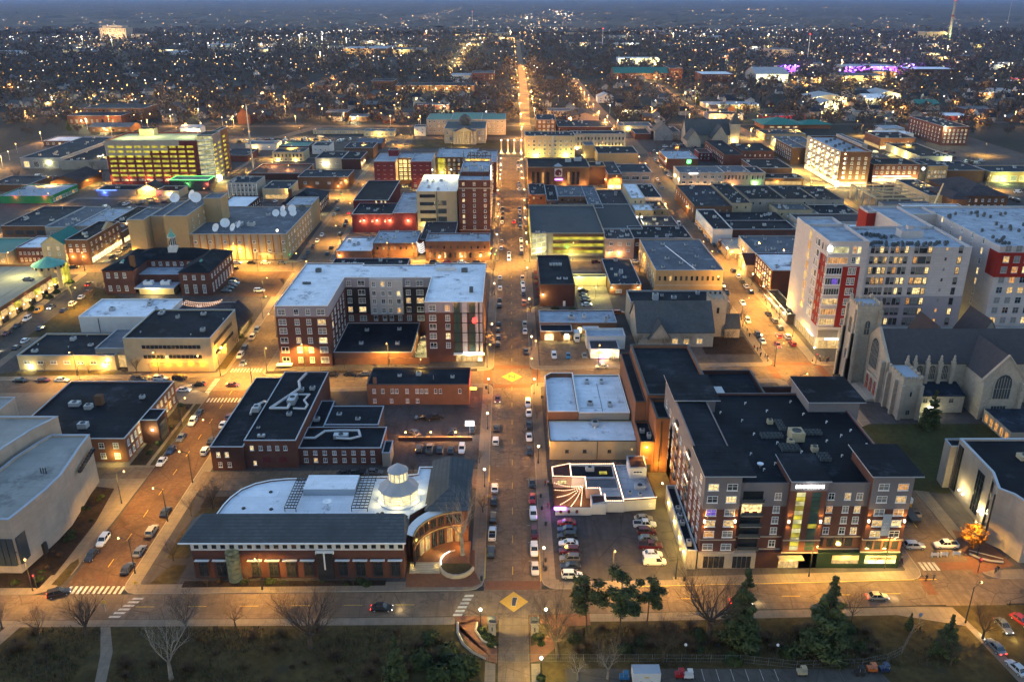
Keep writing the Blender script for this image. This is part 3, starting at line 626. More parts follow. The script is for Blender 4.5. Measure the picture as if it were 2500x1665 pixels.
def duct(pts,r=.32,mat='metal'):
 m=MB()
 for a,c in zip(pts,pts[1:]):m.tube(a,c,r,r,8,mat)
 for p in pts[1:-1]:m.ball(p,r*1.02,mat,8,5)
 return m
b.add('duct',duct([(-65,246,9.4),(-66,240,9.4),(-64.5,235,9.4),(-66.5,230,9.4),(-70,221.5,9.4),(-65,221.5,9.4),(-65,224,9.4)],.42));b.add('duct',duct([(-64,231,9.2),(-60.8,231,9.2),(-61.5,227,9.2),(-59.8,224,9.2),(-60,221.5,9.2),(-63.5,221.8,9.2)],.32))
b.add('duct',duct([(-75.5,220,8.2),(-76,224,8.2),(-75,226.5,8.2),(-73.5,227.5,8.6),(-72.2,226,9.2)],.35));b.units([(-74.2,222,1.8,3,1.5),(-65,227.5,2.2,5,1.8),(-64.2,235,1.5,1.5,1.1),(-61,236,1.5,1.5,1.1),(-64,219,1.4,1.4,.9),(-68.5,206,2,1,.8),(-70.7,211,.8,.8,.5)],8.35,mat='metal')
b.add('duct',duct([(-58,210,5.9),(-55,210,5.9),(-53,214,5.9),(-49,214.4,5.9),(-43.5,214.4,5.9),(-42.5,211,5.9),(-45,209.5,5.9),(-49,209.8,5.9)],.36));b.units([(-48,211.5,4,2,1.3),(-51,225,1.4,1.4,1),(-45,222,1.4,1.4,1),(-57,222,1.6,1.6,1)],5.0,mat='metal')
# --- long orange brick building behind the car park
b=Bld('orange_brick_building','long orange brick building with a red lit end wall and neon sign facing the crossing','building',-45,242)
b.block(-45.5,-13.5,242.3,255.2,7.2,'brick_orange','roof_black',cap='trim_dark',par=.4)
for x in(-43.3,-40.6,-37.6,-36.2,-33,-29.8,-28.4,-26.9):b.win('S',x,4.2,1.0,1.5,242.3,'cross',lit=0,blind=.5)
for x in(-43.3,-38,-33,-29.8):b.win('S',x,.9,1.0,1.4,242.3,'cross',lit=0,blind=.5)
for x in(-24,-22.5,-16.4):b.win('S',x,4.2,.9,1.5,242.3,'sash','glass_dark')
b.add('chimney',MB().box(-43.6,-42.6,243,244,7,9,'brick_orange'));b.units([(-30,250),(-19,248,1.2,1.2,.8),(-36,249,1.2,1,.8)],6.9);b.add('vent_pipe',MB().tube((-25,247,6.8),(-25,247,8.2),.1,.1))
b.box('neon_strip',-13.44,-13.36,243,254.5,6.2,6.4,'neon_red')
light(b.root,(32.5,6,5),160,(1,.05,.04),r=1.5,name='neon_light');b.box('neon_sign',-13.3,-11.2,244.2,244.5,4.4,5.3,'neon_orange',label='orange neon sign on the end wall');b.text('OPEN',-12.25,244.1,4.65,.7,mat='neon_yellow')
# --- white-roofed theatre building
b=Bld('shop_building','corner building with two white flat roofs across the car park from the orange brick one','building',10,207)
b.block(10.4,19.2,220.4,247.5,8.8,'brick_orange','roof_white',par=1.5,cap='trim_white',poly=[(10.4,220.4),(19.2,220.4),(19.2,247.5),(12.3,247.5),(10.4,245.2)])
b.block(19.3,34.0,220.4,246.8,8.4,'concrete_wall','roof_white',par=.5,cap='trim_white');b.block(10.4,35.2,207.8,220.2,6.0,'stucco_cream','roof_white',par=.4,cap='trim_dark')
b.units([(23.4,242,1.2,2.4,.9),(27.9,242,1.2,2.4,.9),(23,226.5,1.8,1.8,1),(28.8,226,1.2,2.4,.9)],7.95,mat='metal');b.units([(23.8,217.6,1.9,1.9,1.3)],5.65)
b.add('seam',MB().box(26.3,26.42,221.5,241,7.95,8.0,'metal_dark').box(20,26.3,224,224.1,7.95,8.0,'metal_dark'));b.pipes([(27.6,231),(29,231),(17,229),(23,212),(26,213)],7.6)
for x in(15.2,20.1,27):b.win('S',x,2.4,1.0,.9,207.8,'cross','glass_mid','trim_dark')
b.win('S',33.2,3.0,.7,.8,207.8,'bare','lit_a');b.add('pipe_bracket',duct([(23.6,208,6.1),(23.6,207.6,5.9),(23.6,207.6,.3)],.08,'metal_dark'))
for y in range(210,246,6):b.win('W',y,.8,3.6,2.4,10.4,'multi','glass_mid','trim_dark')
# --- little bar with string lights
b=Bld('bar','small white bar outlined in string lights beside the parking lot','bar',10.4,180)
b.block(10.6,15.4,193.2,199.4,3.4,'stucco_pink','roof_maroon',par=.05,cap='roof_maroon',poly=[(10.6,193.2),(15.4,193.2),(15.4,199.6),(10.6,197.8)]);b.block(15.5,26.8,193.2,199.6,3.2,'white_paint','roof_black',par=.3)
b.block(19.0,27.2,188.0,193.1,3.0,'stucco_pink','roof_grey',par=.1);b.block(22.4,27.6,184.9,187.9,2.8,'white_paint','metal_roof',par=.1);b.block(19.8,23.2,181.3,185.2,3.0,'white_paint','roof_maroon',par=.1,poly=[(19.8,180.9),(23.2,181.8),(23.2,185.2),(19.8,185.0)])
b.block(23.3,27.7,182,184.8,3.0,'white_paint','roof_shingle',par=.1);b.block(27.8,36.0,180.8,199.8,3.4,'white_paint','roof_dirty',par=.35,cap='roof_maroon',poly=[(27.8,182),(36.0,183),(35.2,199.8),(27.2,199.8)]);b.block(30.6,35.0,193,199.2,6.2,'white_paint','roof_maroon',par=.1)
b.win('S',32.7,4.6,2.4,.7,193,'multi','glass_dark');b.win('S',34.6,1.2,.7,.9,182.8,'cross','lit_b');b.win('S',13,1.2,2.6,1.3,193.2,'multi','lit_b','trim_dark')
b.units([(20.6,197,2.2,1.4,1.2),(32.6,188,2.6,1.8,1.2),(29.8,185.6,.9,.9,.7),(32.2,184.6,.9,.9,.8)],3.0);b.box('skylight',23,25,195.2,196.3,3,3.25,'lit_garage')
m=MB().box(10.6,19.6,180.3,180.6,.15,2.3,'white_paint');m.box(10.5,10.7,180.6,193,.15,1.6,'brick_dark');m.box(19.6,23.3,180.7,181.0,.15,3,'white_paint');m.box(23.3,27.9,181.7,182,.15,2.9,'white_paint');b.add('yard_wall',m)
sheet('yard_deck',[(10.8,180.7),(19.7,181),(19.7,188),(19,193),(10.8,193)],.21,'brick_brown')
m=MB()
for a,c in(((10.6,193.2,3.6),(10.6,197.8,3.6)),((10.6,197.8,3.6),(15.4,199.6,3.6)),((15.4,199.6,3.6),(15.4,193.2,3.6)),((10.6,193.15,3.6),(19,193.1,3.4)),((15.5,199.6,3.4),(27,199.6,3.5)),((27.1,199.7,3.6),(27.75,182,3.6)),((27.8,182,3.6),(36,183,3.6)),((23.3,182,3.2),(27.7,182,3.2)),((23.3,182,3.2),(23.3,185,3.2)),((19,193,3.3),(19,189,3.2)),((19,188,3.2),(22.3,188,3.2)),((22.4,188,3),(22.5,185.2,3))):
 a,c=Vector(a),Vector(c);n=max(2,int((c-a).length/.5))
 for i in range(n+1):p=a.lerp(c,i/n);m.lathe(p.x,p.y,[(.03,p.z),(.13,p.z+.06),(.13,p.z+.2),(.02,p.z+.28)],5,'string_light')
b.add('string_lights',m)
m=MB();hub=Vector((18.0,188.2,3.9))
for e in((11,191.6,2.6),(11,188.2,2.6),(11.4,185,2.5),(12,181.6,2.5),(14.6,180.9,2.5),(17,181.1,2.5)):
 e=Vector(e);n=13
 for i in range(n+1):p=hub.lerp(e,i/n);z=p.z-.7*sin(pi*i/n);m.ball((p.x,p.y,z),.11,'string_light',6,4)
b.add('string_lights',m)
for x,y in((13,184),(15,190),(17,186)):light(b.root,(x-10.4,y-180,2.4),45,(1,.6,.35),r=.8,name='yard_glow')
light(b.root,(.3,1.5,3),40,(.7,.15,1),r=.5,name='neon_glow');b.box('neon_sign',10.3,13.3,180.0,180.2,1.9,2.7,'neon_purple',label='purple neon sign on the yard wall');b.box('sign_face',10.5,13.1,179.92,179.99,2.1,2.5,'sign_white')
for x in(12,14,16):b.add('arched_niche',MB().lathe(x,180.24,[(.35,1.0),(.35,1.5),(.2,1.75)],8,'brick_maroon'))
# ====== APARTMENT BLOCK BY THE AVENUE (front right)
b=Bld('apartment_block','six-storey brick and grey apartment block with black roofs and a lit sign over its centre','apartment block',40,159)
Y=159.4
b.block(41.8,49.6,Y,210,24.0,'brick_red','roof_black',par=.1,cap='panel_grey');b.block(49.6,86.0,Y+1.2,206,21.4,'brick_red','roof_black',par=.5,cap='panel_grey')
b.block(78.2,86.9,Y,172,23.9,'brick_red','roof_black',par=.1,cap='panel_grey');b.block(60.4,68.4,Y-.2,170,22.8,'brick_red','roof_black',par=.1,cap='panel_grey')
b.block(76,89,196,210,23.6,'panel_grey','roof_black',par=.1,cap='panel_grey');b.block(41.8,52,196,210.4,24.2,'panel_grey','roof_black',par=.1,cap='panel_grey')
for x0,x1,y0,y1,z in((41.2,52.4,Y-.8,172,24.1),(77.4,88.6,Y-.8,173,24.0),(60,68.8,Y-1,170.5,22.95),(75.5,90.2,195,211,23.8),(41.2,53,195,211,24.4)):b.box('roof_slab',x0,x1,y0,y1,z,z+.3,'trim_blue','roof_black')
for x0,x1,y,z0,z1 in((41.75,49.65,Y-.05,15.6,23.9),(49.65,60.4,Y+1.14,15.6,21.3),(68.4,78.2,Y+1.14,15.6,21.3),(78.15,86.95,Y-.05,15.6,23.8),(60.35,68.45,Y-.26,20.4,22.7)):b.box('cladding',x0,x1,y,y+.2,z0,z1,'panel_grey')
b.box('cladding',41.7,41.82,Y,210,15.6,23.9,'panel_grey');b.box('cladding',86.88,87.0,Y,172,15.6,23.8,'panel_grey')
for x0,x1,y in((41.6,49.7,Y-.14),(49.7,60.3,Y+1.06),(60.2,68.5,Y-.34),(68.5,78.1,Y+1.06),(78.0,87.1,Y-.14)):
 b.box('string_course',x0,x1,y,y+.3,4.2,4.5,'limestone');b.box('string_course',x0,x1,y,y+.3,7.5,7.75,'limestone')
def wn(x,z,w,h,y,g=None,st='cross',lit=.3):b.win('S',x,z,w,h,y,st,g,lit=lit,blind=.45)
lev=[4.9,8.3,11.1,13.9,17.3,20.4]
for k,z in enumerate(lev):
 for x in(43.6,47.7):wn(x,z,2.3,1.7,Y if k<4 else Y-.06,'lit_purple' if(k,x)==(3,43.6)else None)
 for x in(80.6,84.8):
  if k>0:wn(x,z,2.3,1.7,Y if k<4 else Y-.06)
 if k<5:
  wn(58.3,z,1.5,1.8,Y+1.2 if k<4 else Y+1.1)
  if k>0:
   for x in(70,73.6,76.2):wn(x,z,1.4,1.8,Y+1.2 if k<4 else Y+1.1,lit=.45)
for k,z in enumerate(lev[:5]):
 b.box('balcony',50.4,55.2,Y+.3,Y+1.12,z-.5,z-.3,'limestone');b.box('balcony_glass',50.4,55.2,Y+.25,Y+.3,z-.3,z+.6,'glass_mid')
 y=Y+1.14 if k<4 else Y+1.08;b.box('balcony_recess',50.6,55.0,y-.04,y+.01,z-.3,z+2.2,'lit_b' if k==3 else 'glass_dark')
b.box('balcony_chair',51.2,52.2,Y+.5,Y+.9,lev[3]-.25,lev[3]+.55,'panel_red');b.box('balcony_chair',53,54,Y+.5,Y+.9,lev[3]-.25,lev[3]+.55,'panel_red')
for x,lit in((62.8,True),(66.2,False)):
 for i in range(13):
  z=5.0+i*1.16;b.box('stair_window',x-.95,x+.95,Y-.26,Y-.21,z,z+1.05,'lit_stair' if lit and i%2==0 else('glass_green' if not lit and i!=5 else 'lit_garage'))
b.text('BROOKSIDE',64.4,Y-.32,21.1,1.15,bold=.03);light(b.root,(24.4,-1.2,21.6),20,(1,.97,.9),r=.6,name='sign_glow')
for x,y in((42.3,Y),(49.1,Y),(60.9,Y-.2),(67.9,Y-.2),(78.6,Y),(86.5,Y)):
 b.box('wall_lamp',x-.15,x+.15,y-.35,y-.03,12.3,12.9,'bulb_warm')
 light(b.root,(x-40,y-159-.55,13.1),75,(1,.58,.22),cone=95,rx=pi,r=.08);light(b.root,(x-40,y-159-.55,12.1),75,(1,.58,.22),cone=95,r=.08)
for x0,x1 in((78.8,86.4),(70.4,76.6),(68.9,70)):
 n=max(1,int((x1-x0)/1.9))
 for i in range(n):wn(x0+(x1-x0)*(i+.5)/n,4.95,(x1-x0)/n-.15,2.4,Y if x0>77 else Y+1.2,'glass_dark','bare')
b.box('ground_floor',41.6,54.6,Y-.3,Y+1,.15,4.2,'limestone');b.box('ground_floor',54.6,68.4,Y-.2,Y+1,.15,4.2,'brick_dark');b.box('ground_floor',68.4,87,Y-.25,Y+1,.15,4.2,'dark_green')
for x0,x1,mt in((42.8,47.6,'glass_dark'),(49.4,53.6,'glass_dark'),(59.8,64.4,'lit_a')):
 for i in range(4):b.box('shop_window',x0+(x1-x0)*i/4+.06,x0+(x1-x0)*(i+1)/4-.06,Y-.36,Y-.31,.3,3.4,mt)
for x0,x1,mt in((71.8,77.8,'lit_a'),(79.2,86.2,'lit_shop')):
 b.box('shop_window',x0,x1,Y-.3,Y-.26,1.4,2.4,mt);b.box('shop_sign',x0,x1,Y-.4,Y-.26,2.45,3.6,'stucco_cream')
b.text("Shakespeare's Pizza",82.7,Y-.5,2.75,.62,mat='brick_dark')
for x,m_ in((80.8,'bulb_white'),(82.7,'bulb_white'),(84.6,'neon_yellow')):b.box('lit_roundel',x-.6,x+.6,Y-.42,Y-.31,1.65,2.05,m_)
b.box('canopy',59.4,65,Y-2,Y-.2,3.4,3.6,'stucco_cream')
for x in(62,74.8,80.5,84.5):light(b.root,(x-40,-1.6,3.4),90,(1,.82,.35),r=.5)
bn=empty('banner',(82.4,Y-.5,9.0),'tall pale blue banner hung between the right hand windows of the apartment block','banner')
MB().box(-.95,.95,-.06,0,0,5.6,'trim_blue').obj('cloth',bn);Bld.text(type('o',(),{'x':82.4,'y':Y-.5,'root':bn})(),'MY\nBEST\nART',82.4,Y-.58,2.6,.75,name='lettering',depth=.01,mat='white_paint')
[setattr(c.location,'z',2.9)for c in bn.children if c.name.startswith('lettering')]
for k,z in enumerate(lev):
 for i,yy in enumerate((163,167,171.5,176,181,186,191,196,201,206)):
  if i in(3,6):b.box('balcony_rail',41.3,41.4,yy-1.6,yy+1.6,z-.3,z+.6,'metal_dark');b.box('balcony_slab',41.3,41.7,yy-1.7,yy+1.7,z-.45,z-.3,'limestone');
  b.win('W',yy,z,1.7,1.7,41.7 if k>3 else 41.8,'cross',lit=.12,blind=.2)
m=MB()
for yy,z in((176,17.3+2.2),(191,17.3+2),(176,13.5)):m.box(41.2,41.35,yy-1.8,yy+1.8,z,z+.14,'string_light')
b.add('string_lights',m)
b.block(38.9,41.2,158.8,186,5.2,'concrete_wall','roof_black',par=.8,cap='trim_white')
b.units([(40,162,1,1.4,1.2),(40,170,1,1.4,1),(40,173,1,1.4,1),(40.1,176,1,1.4,1)],4.4)
for q in(161,166.5,173,181,190):b.box('wall_lamp',38.6,38.86,q-.15,q+.15,3.2,3.6,'bulb_warm');light(b.root,(38.4-40,q-159,3.0),90,(1,.72,.22),r=.15)
b.units([(60.5+.9*(i%6),182+1.1*(i//6),.75,.75,.9)for i in range(12)]+[(70.2+.95*(i%6),183.6+1.1*(i//6),.75,.75,.9)for i in range(12)]+[(63.5+.9*(i%5),175.5+1.1*(i//5),.75,.75,.9)for i in range(15)]+[(71+.9*(i%3),171+1.2*(i//3),.75,.75,.9)for i in range(9)]+[(66+.9*(i%2),186+1.3*(i//2),.75,.75,.9)for i in range(8)],20.9,'condenser','unit_dark')
b.units([(68.3,181.5,3.2,3.4,2.4),(66.2,178.8,1.2,2.2,1.4),(64.3,189.5,1.3,1.3,1.2),(70.8,175.5,1.4,1.6,1.4)],20.9,mat='stucco_cream')
b.pipes([(52+(i*7.7)%33,164+(i*5.3)%38)for i in range(26)],20.95);b.add('satellite_dish',MB().lathe(56,168,[(.1,21.6),(.6,21.8),(.75,22.1)],12,'dish').tube((56,168,20.9),(56,168,21.7),.06,.06))
# ====== THEATRE WITH TALL BRICK FLY TOWER
b=Bld('theatre','windowless orange brick theatre with stepped black roofs between the car park and the right street','theatre',34,200)
b.block(37.5,56,213,250,17.5,'brick_orange','roof_black',par=1.0,cap='trim_dark',tk=.6);b.block(38.2,44,201,212.9,16.5,'brick_orange','roof_black',par=.8,cap='trim_dark',tk=.5);b.block(34.4,38.1,201,213,9.5,'brick_orange','roof_black',par=.6,cap='trim_dark')
b.block(34.5,37.4,214,249,15.0,'brick_orange','roof_black',par=.4,cap='trim_dark');b.block(56.2,76,212,248,9.5,'brick_dark','roof_black',par=1.2,cap='trim_dark',tk=.5);b.block(76.2,88,214,240,7.5,'brick_dark','roof_maroon',par=1.4,cap='trim_dark',tk=.5)
b.units([(62,226,2.4,14,1.8),(66.5,222,2.6,11,1.6),(50,240,1.4,1.4,1.2),(35.6,207,1.2,1.2,1.2),(37,204,1,1.6,1.4)],9.0,mat='metal')
b.add('wall_lamp',MB().ball((36,200.7,8),.3,'bulb_sodium'));light(b.root,(2,-.8,7.6),320,(1,.5,.1),r=.2);b.box('door',36.2,37.4,200.85,200.98,.3,2.6,'metal_dark');b.win('S',36,4.4,1,.7,201,'bare','lit_b')
b.add('downpipe',duct([(39.5,200.85,15.5),(39.5,200.85,.3)],.12,'metal_dark'));light(b.root,(5.5,-.9,3),120,(1,.55,.12),r=.2)
# ====== CHURCH
b=Bld('church','large pale stone church with a battlemented tower, slate nave roof and tall arched windows','church',112,231)
S_='stone_tan'
def buttress(x,y,z,w=1.1,d=1.3):b.add('buttress',MB().prism([(x-w/2,y-d/2),(x+w/2,y-d/2),(x+w/2,y+d/2),(x-w/2,y+d/2)],0,z,S_,'limestone'))
b.box('wall',117.5,165,243.5,262,0,13.8,S_)
m=MB().gable(117.5,165,243.5,262,13.8,21.6,'x',S_,'roof_church',over=.3);b.add('roof',m,label='slate nave roof');b.box('gable_parapet',116.9,117.6,243,262.4,0,14.4,S_)
m=MB();m.face([(116.85,243.0,14.4),(116.85,252.75,22.6),(116.85,262.5,14.4)],S_);m.face([(117.75,243.0,14.4),(117.75,262.5,14.4),(117.75,252.75,22.6)],S_)
for a,c in(((243.0,14.4),(252.75,22.6)),((252.75,22.6),(262.5,14.4))):m.face([(116.85,*a),(116.85,*c),(117.75,*c),(117.75,*a)],'limestone')
b.add('gable',m)
def arch(side,u,z,w,h,at,nm='arched_window',glass='glass_mid',n=3):
 m=MB();r=w/2;P=[(-r,0),(r,0),(r,h-r)]+[(r*cos(t),h-r+r*1.25*sin(t))for t in(.5,1.0,1.57,2.14,2.64)]+[(-r,h-r)]
 m.face([(x,-.02,y)for x,y in P],glass);Q=[(x*1.18,y*1.03-.1)for x,y in P]
 for i in range(len(P)):j=(i+1)%len(P);m.face([(Q[i][0],-.14,Q[i][1]),(Q[j][0],-.14,Q[j][1]),(P[j][0],-.06,P[j][1]),(P[i][0],-.06,P[i][1])],'limestone');m.face([(Q[i][0],-.14,Q[i][1]),(Q[i][0],.0,Q[i][1]),(Q[j][0],.0,Q[j][1]),(Q[j][0],-.14,Q[j][1])],'limestone')
 for i in range(n):x=-r+w*(i+1)/(n+1);m.box(x-.06,x+.06,-.1,-.03,0,h-abs(x)*.5-.1,'limestone')
 m.box(-r,r,-.1,-.03,h*.45,h*.45+.1,'limestone')
 x,y=(u,at)if side in 'SN' else(at,u);m.obj(nm,b.root,(x-b.x,y-b.y,z),ROT[side])
for x in(127.5,131.5,135.5):arch('S',x,8.4,2.0,4.4,243.45)
for x in(123,125.5,129.5,133.5,137.5):buttress(x,242.9,14.6);b.add('pinnacle',MB().lathe(x,242.9,[(.5,14.6),(.55,15.4),(.25,16),(.4,16.3),(.1,16.8)],8,'limestone'))
b.box('aisle_wall',124,139.5,236.5,243.4,0,6.0,S_);m=MB();m.face([(123.8,236.1,5.9),(139.7,236.1,5.9),(139.7,243.4,7.6),(123.8,243.4,7.6)],'roof_navy');b.add('aisle_roof',m)
for x in(127.5,131.5,135.5):b.win('S',x,3.5,1.5,1.5,236.5,'cross','glass_mid','limestone')
b.box('sign_board',128.8,130.5,236.2,236.4,.8,2.2,'bulb_white',label='bright lit noticeboard');light(b.root,(17.5,4.2,1.6),60,(.9,1,.8),r=.4);light(b.root,(12.5,3,1.4),25,(.8,1,.5),r=.3)
b.box('wall',142,154.5,233,262,0,13,S_);m=MB().gable(142,154.5,233,253,13,20.4,'y',S_,'roof_church',over=.1);b.add('roof',m)
m=MB();
for a,c in(((141.6,12.9),(148.25,21.0)),((148.25,21.0),(154.9,12.9))):m.face([(a[0],232.7,a[1]),(c[0],232.7,c[1]),(c[0],233.6,c[1]),(a[0],233.6,a[1])],'limestone');m.face([(a[0],232.7,a[1]-.6),(c[0],232.7,c[1]-.6),(c[0],232.7,c[1]),(a[0],232.7,a[1])],'limestone')
b.add('gable_coping',m);arch('S',148.25,6.6,5.0,7.4,232.95,n=5);b.win('S',148.25,2.4,4.6,1.9,233,'multi','glass_mid','limestone')
for x in(142.4,154):buttress(x,232.6,12)
m=MB().gable(136,146,262,276,9,19,'y',S_,'roof_church',over=.3).gable(152,164,262,276,10,21,'y',S_,'roof_church',over=.3);b.add('roof',m);b.box('wall',136,164,262,276,0,9,S_)
arch('W',252.7,8.4,5.6,9.4,116.8,n=5)
for y in(247.6,250.6,253.6):arch('W',y,.9,1.7,4.6,116.2,'red_door','panel_red',1)
b.box('porch',116.3,116.84,246,255.5,.15,6.6,'limestone');m=MB()
for i in range(5):m.box(110.4+i*.9,116.2,244.5,258,.15+i*.17,.32+i*.17,'limestone')
b.add('steps',m)
for y in(244.6,260.8):buttress(116.3,y,14,1.6,1.4)
x0,x1,y0,y1=111.6,119.6,258.4,266.4
b.box('tower',x0,x1,y0,y1,0,27.2,S_);b.box('tower_roof',x0+.7,x1-.7,y0+.7,y1-.7,27.2,27.3,'trim_blue')
for x in(x0+.4,x0+2.6,x1-2.6,x1-.4):
 for z,d in((26,1.1),(18,1.7),(9,2.3)):b.add('buttress',MB().box(x-.55,x+.55,y0-d*.7,y0+.2,0,z,S_,'limestone'))if x in(x0+.4,x1-.4)else None
for y in(y0+.5,y1-.5):
 for z,d in((26,1.0),(18,1.6),(9,2.2)):b.add('buttress',MB().box(x0-d*.7,x0+.2,y-.55,y+.55,0,z,S_,'limestone'))
m=MB()
for i in range(5):
 for(p,q)in((x0+.8+i*1.6,y0),(x0+.8+i*1.6,y1-.6)):m.box(p-.45,p+.45,q,q+.6,27.2,28.2+.7*(i in(0,4)),'limestone')
 for(p,q)in((x0,y0+.8+i*1.6),(x1-.6,y0+.8+i*1.6)):m.box(p,p+.6,q-.45,q+.45,27.2,28.1,'limestone')
b.add('battlement',m);arch('S',115.6,17.5,1.6,4.6,y0-.02,n=1);arch('W',262.4,17,1.6,5,x0-.02,n=1);arch('W',262.4,6,1.6,5,x0-.02,n=1)
b.box('wall',117.6,123.4,232.3,243,0,13.4,S_);m=MB()
for i in range(5):m.box(117.5+i*1.3,118.2+i*1.3,232.1,232.7,13.4,14.2,'limestone');m.box(117.4,118,232.5+i*2.3,233.6+i*2.3,13.4,14.2,'limestone');m.box(123,123.6,232.5+i*2.3,233.6+i*2.3,13.4,14.2,'limestone')
b.add('battlement',m);b.box('roof',118.2,122.8,233,242.5,13.4,13.5,'trim_blue');b.win('S',120.5,1.4,1.4,1.8,232.3,'multi','glass_mid','limestone');b.win('S',120.5,7.6,.6,1.6,232.3,'bare','glass_dark')
for x in(117.7,123.2):buttress(x,232.1,11.5)
buttress(117.3,236,11.5,1.6,1);buttress(117.3,241,12,1.8,1)
b.box('annex',143,158,216,231,0,4.2,'limestone','roof_navy')
for i in range(5):b.box('window',142.9,142.99,217+i*2.8,218.5+i*2.8,.8,3.2,'lit_c')
b.block(158,180,205,231,5.5,'limestone','roof_navy',par=.5)
# ====== WHITE STONE MUSEUM (right edge)
b=Bld('gallery','pale marble-faced gallery with tall dark window slots lit from below','gallery',112,163)
b.block(0,0,0,0,15.0,'stone_pale','roof_black',par=.5,cap='trim_white',poly=[(114.6,192.6),(114.2,176),(111.8,168.8),(114,166.2),(115.5,161),(150,161),(150,192.6)],tk=.5)
b.block(0,0,0,0,12.5,'stone_pale','roof_black',par=.4,poly=[(113.4,197),(113.0,193),(122,193),(122,197)])
def slot(x,y,x2,y2,z0,z1):
 m=MB();n=5;d=Vector((x2-x,y2-y));o=Vector((-d.y,d.x)).normalized()*.12
 if o.x>0:o=-o
 m.face([(x+o.x,y+o.y,z0),(x2+o.x,y2+o.y,z0),(x2+o.x,y2+o.y,z1),(x+o.x,y+o.y,z1)],'glass_dark')
 for f in(.33,.66):p=Vector((x,y)).lerp(Vector((x2,y2)),f)+o*1.5;m.box(p.x-.05,p.x+.05,p.y-.05,p.y+.05,z0,z1,'metal_dark')
 for i in range(7):z=z0+(z1-z0)*i/6;m.tube((x+o.x*1.5,y+o.y*1.5,z),(x2+o.x*1.5,y2+o.y*1.5,z),.05,.05,4,'metal_dark')
 b.add('window_slot',m)
slot(114.33,181.5,114.25,178.2,1.4,12.6);slot(113.6,174.2,113.0,172.4,1,14.2);slot(114.6,192.0,114.55,189.5,1,13.8);slot(111.75,169.6,112.0,169.4,1,13)
for y in(186.4,184.4,176.9,175.4):b.add('wall_lamp',MB().ball((113.6,y,3.6),.25,'bulb_white'));light(b.root,(113.0-112,y-163,4.2),60,(1,.86,.6),r=.15)
b.units([(126,183,3.4,2.4,1.2)],14.5,mat='stucco_cream')
# ====== WHITE APARTMENT TOWER with red panels
b=Bld('apartment_tower','tall white apartment tower with red panels, glazed corner and lit shops at its foot','apartment block',110,288)
b.block(111,125,288.3,313,40.5,'panel_white','roof_dirty',par=1.0,cap='trim_white');b.block(125.0,161.6,289.0,318,38.2,'panel_white','roof_dirty',par=.8,cap='trim_white');b.box('lilac_cladding',125.05,161.7,288.9,289.05,3.5,20.2,'panel_lilac')
b.block(111.2,124.8,313,325,40.2,'panel_white','roof_dirty',par=.8,cap='trim_white');b.block(149.5,161.6,318,352,38.2,'panel_white','roof_dirty',par=.8,cap='trim_white');b.block(161.7,172,338,352,38.2,'panel_white','roof_dirty',par=.8,cap='trim_white')
b.block(146,149.4,343,352,38.2,'panel_white','roof_dirty',par=.8,cap='trim_white');b.box('red_panel',145.8,145.98,343,352,18,37.4,'panel_red');b.box('red_panel',145.9,149.4,342.8,342.98,18,37.4,'panel_red')
FL=[9.4+3.83*k for k in range(8)]
for k,z in enumerate(FL):
 hi=289.0 if k>2 else 288.88
 for x in(127.6,130.8,134.6,138):b.win('S',x-.8,z,1.3,2.5,hi,'low',frame='trim_dark',lit=.22,blind=.6);b.win('S',x+.8,z,1.3,2.5,hi,'low',frame='trim_dark',lit=.22,blind=.6)
 for x,w in((142.2,1.4),(144.6,2.8),(147,1.4),(157.8,1.4)):b.win('S',x,z,w,2.5,hi,'low' if w<2 else 'cross',frame='trim_dark',lit=.5,blind=.4)
b.nw=40
for k,z in enumerate(FL):b.win('S',153,z+.9,.9,1.3,289.0 if k>2 else 288.88,'bare',lit=.3)
b.box('red_panel',116.9,122.9,288.18,288.32,8.6,31.4,'panel_red');b.box('red_panel',110.88,111.02,289.6,295.4,8.6,34.8,'panel_red')
b.nw=0
for k,z in enumerate(FL):
 if k<6:b.win('S',121.0,z,1.3,2.6,288.18,'low',lit=.15,blind=.8);b.win('S',119.5,z,1.3,2.6,288.18,'low',lit=.15,blind=.8)
 else:b.win('S',121.8,z,1.4,2.6,288.3,'low','lit_b');b.win('S',120.2,z,1.4,2.6,288.3,'low')
 w_=5.5 if k<6 else 7.0;b.win('S',111.2+w_/2,z,w_,2.5,288.3,'multi',['lit_a','lit_c','lit_a','glass_mid','glass_mid','glass_dark','lit_c','lit_stair'][k]);b.win('W',288.95,z,1.2,2.5,111,'multi','glass_mid')
 if k==4:b.win('S',114.6,z+.03,2.2,2.3,288.22,'bare','lit_purple')
 for y,w in((298,2.2),(300.6,1.2)):b.win('W',y,z,w,2.6,111,'multi',lit=.1,blind=.2)
 b.win('W',291.2,z,1.1,2.4,110.88,'bare','glass_blind');b.win('W',294,z,1.1,2.4,110.88,'bare',lit=.1);b.win('W',307.5,z,3.0,3.2,111,'bare','lit_a' if k%2 else 'lit_c')
b.box('base',110.8,125,288.05,290,7.6,8.6,'panel_white');b.box('screen_panel',111.4,118.6,288.1,288.2,4.6,7.4,'panel_grey');b.box('screen_panel',119.4,124.6,288.1,288.2,4.6,7.4,'panel_grey')
for i in range(4):b.box('shop_window',112+i*3.2,114.8+i*3.2,287.98,288.2,.4,3.4,'lit_a')
for i in range(5):b.box('shop_window',110.7,110.9,290+i*4,293.2+i*4,.4,3.6,'lit_a')
b.box('sign_bar',114,119,287.8,288.05,3.8,4.2,'sign_white');b.box('sign_bar',110.5,110.7,291,297,4,4.35,'sign_white')
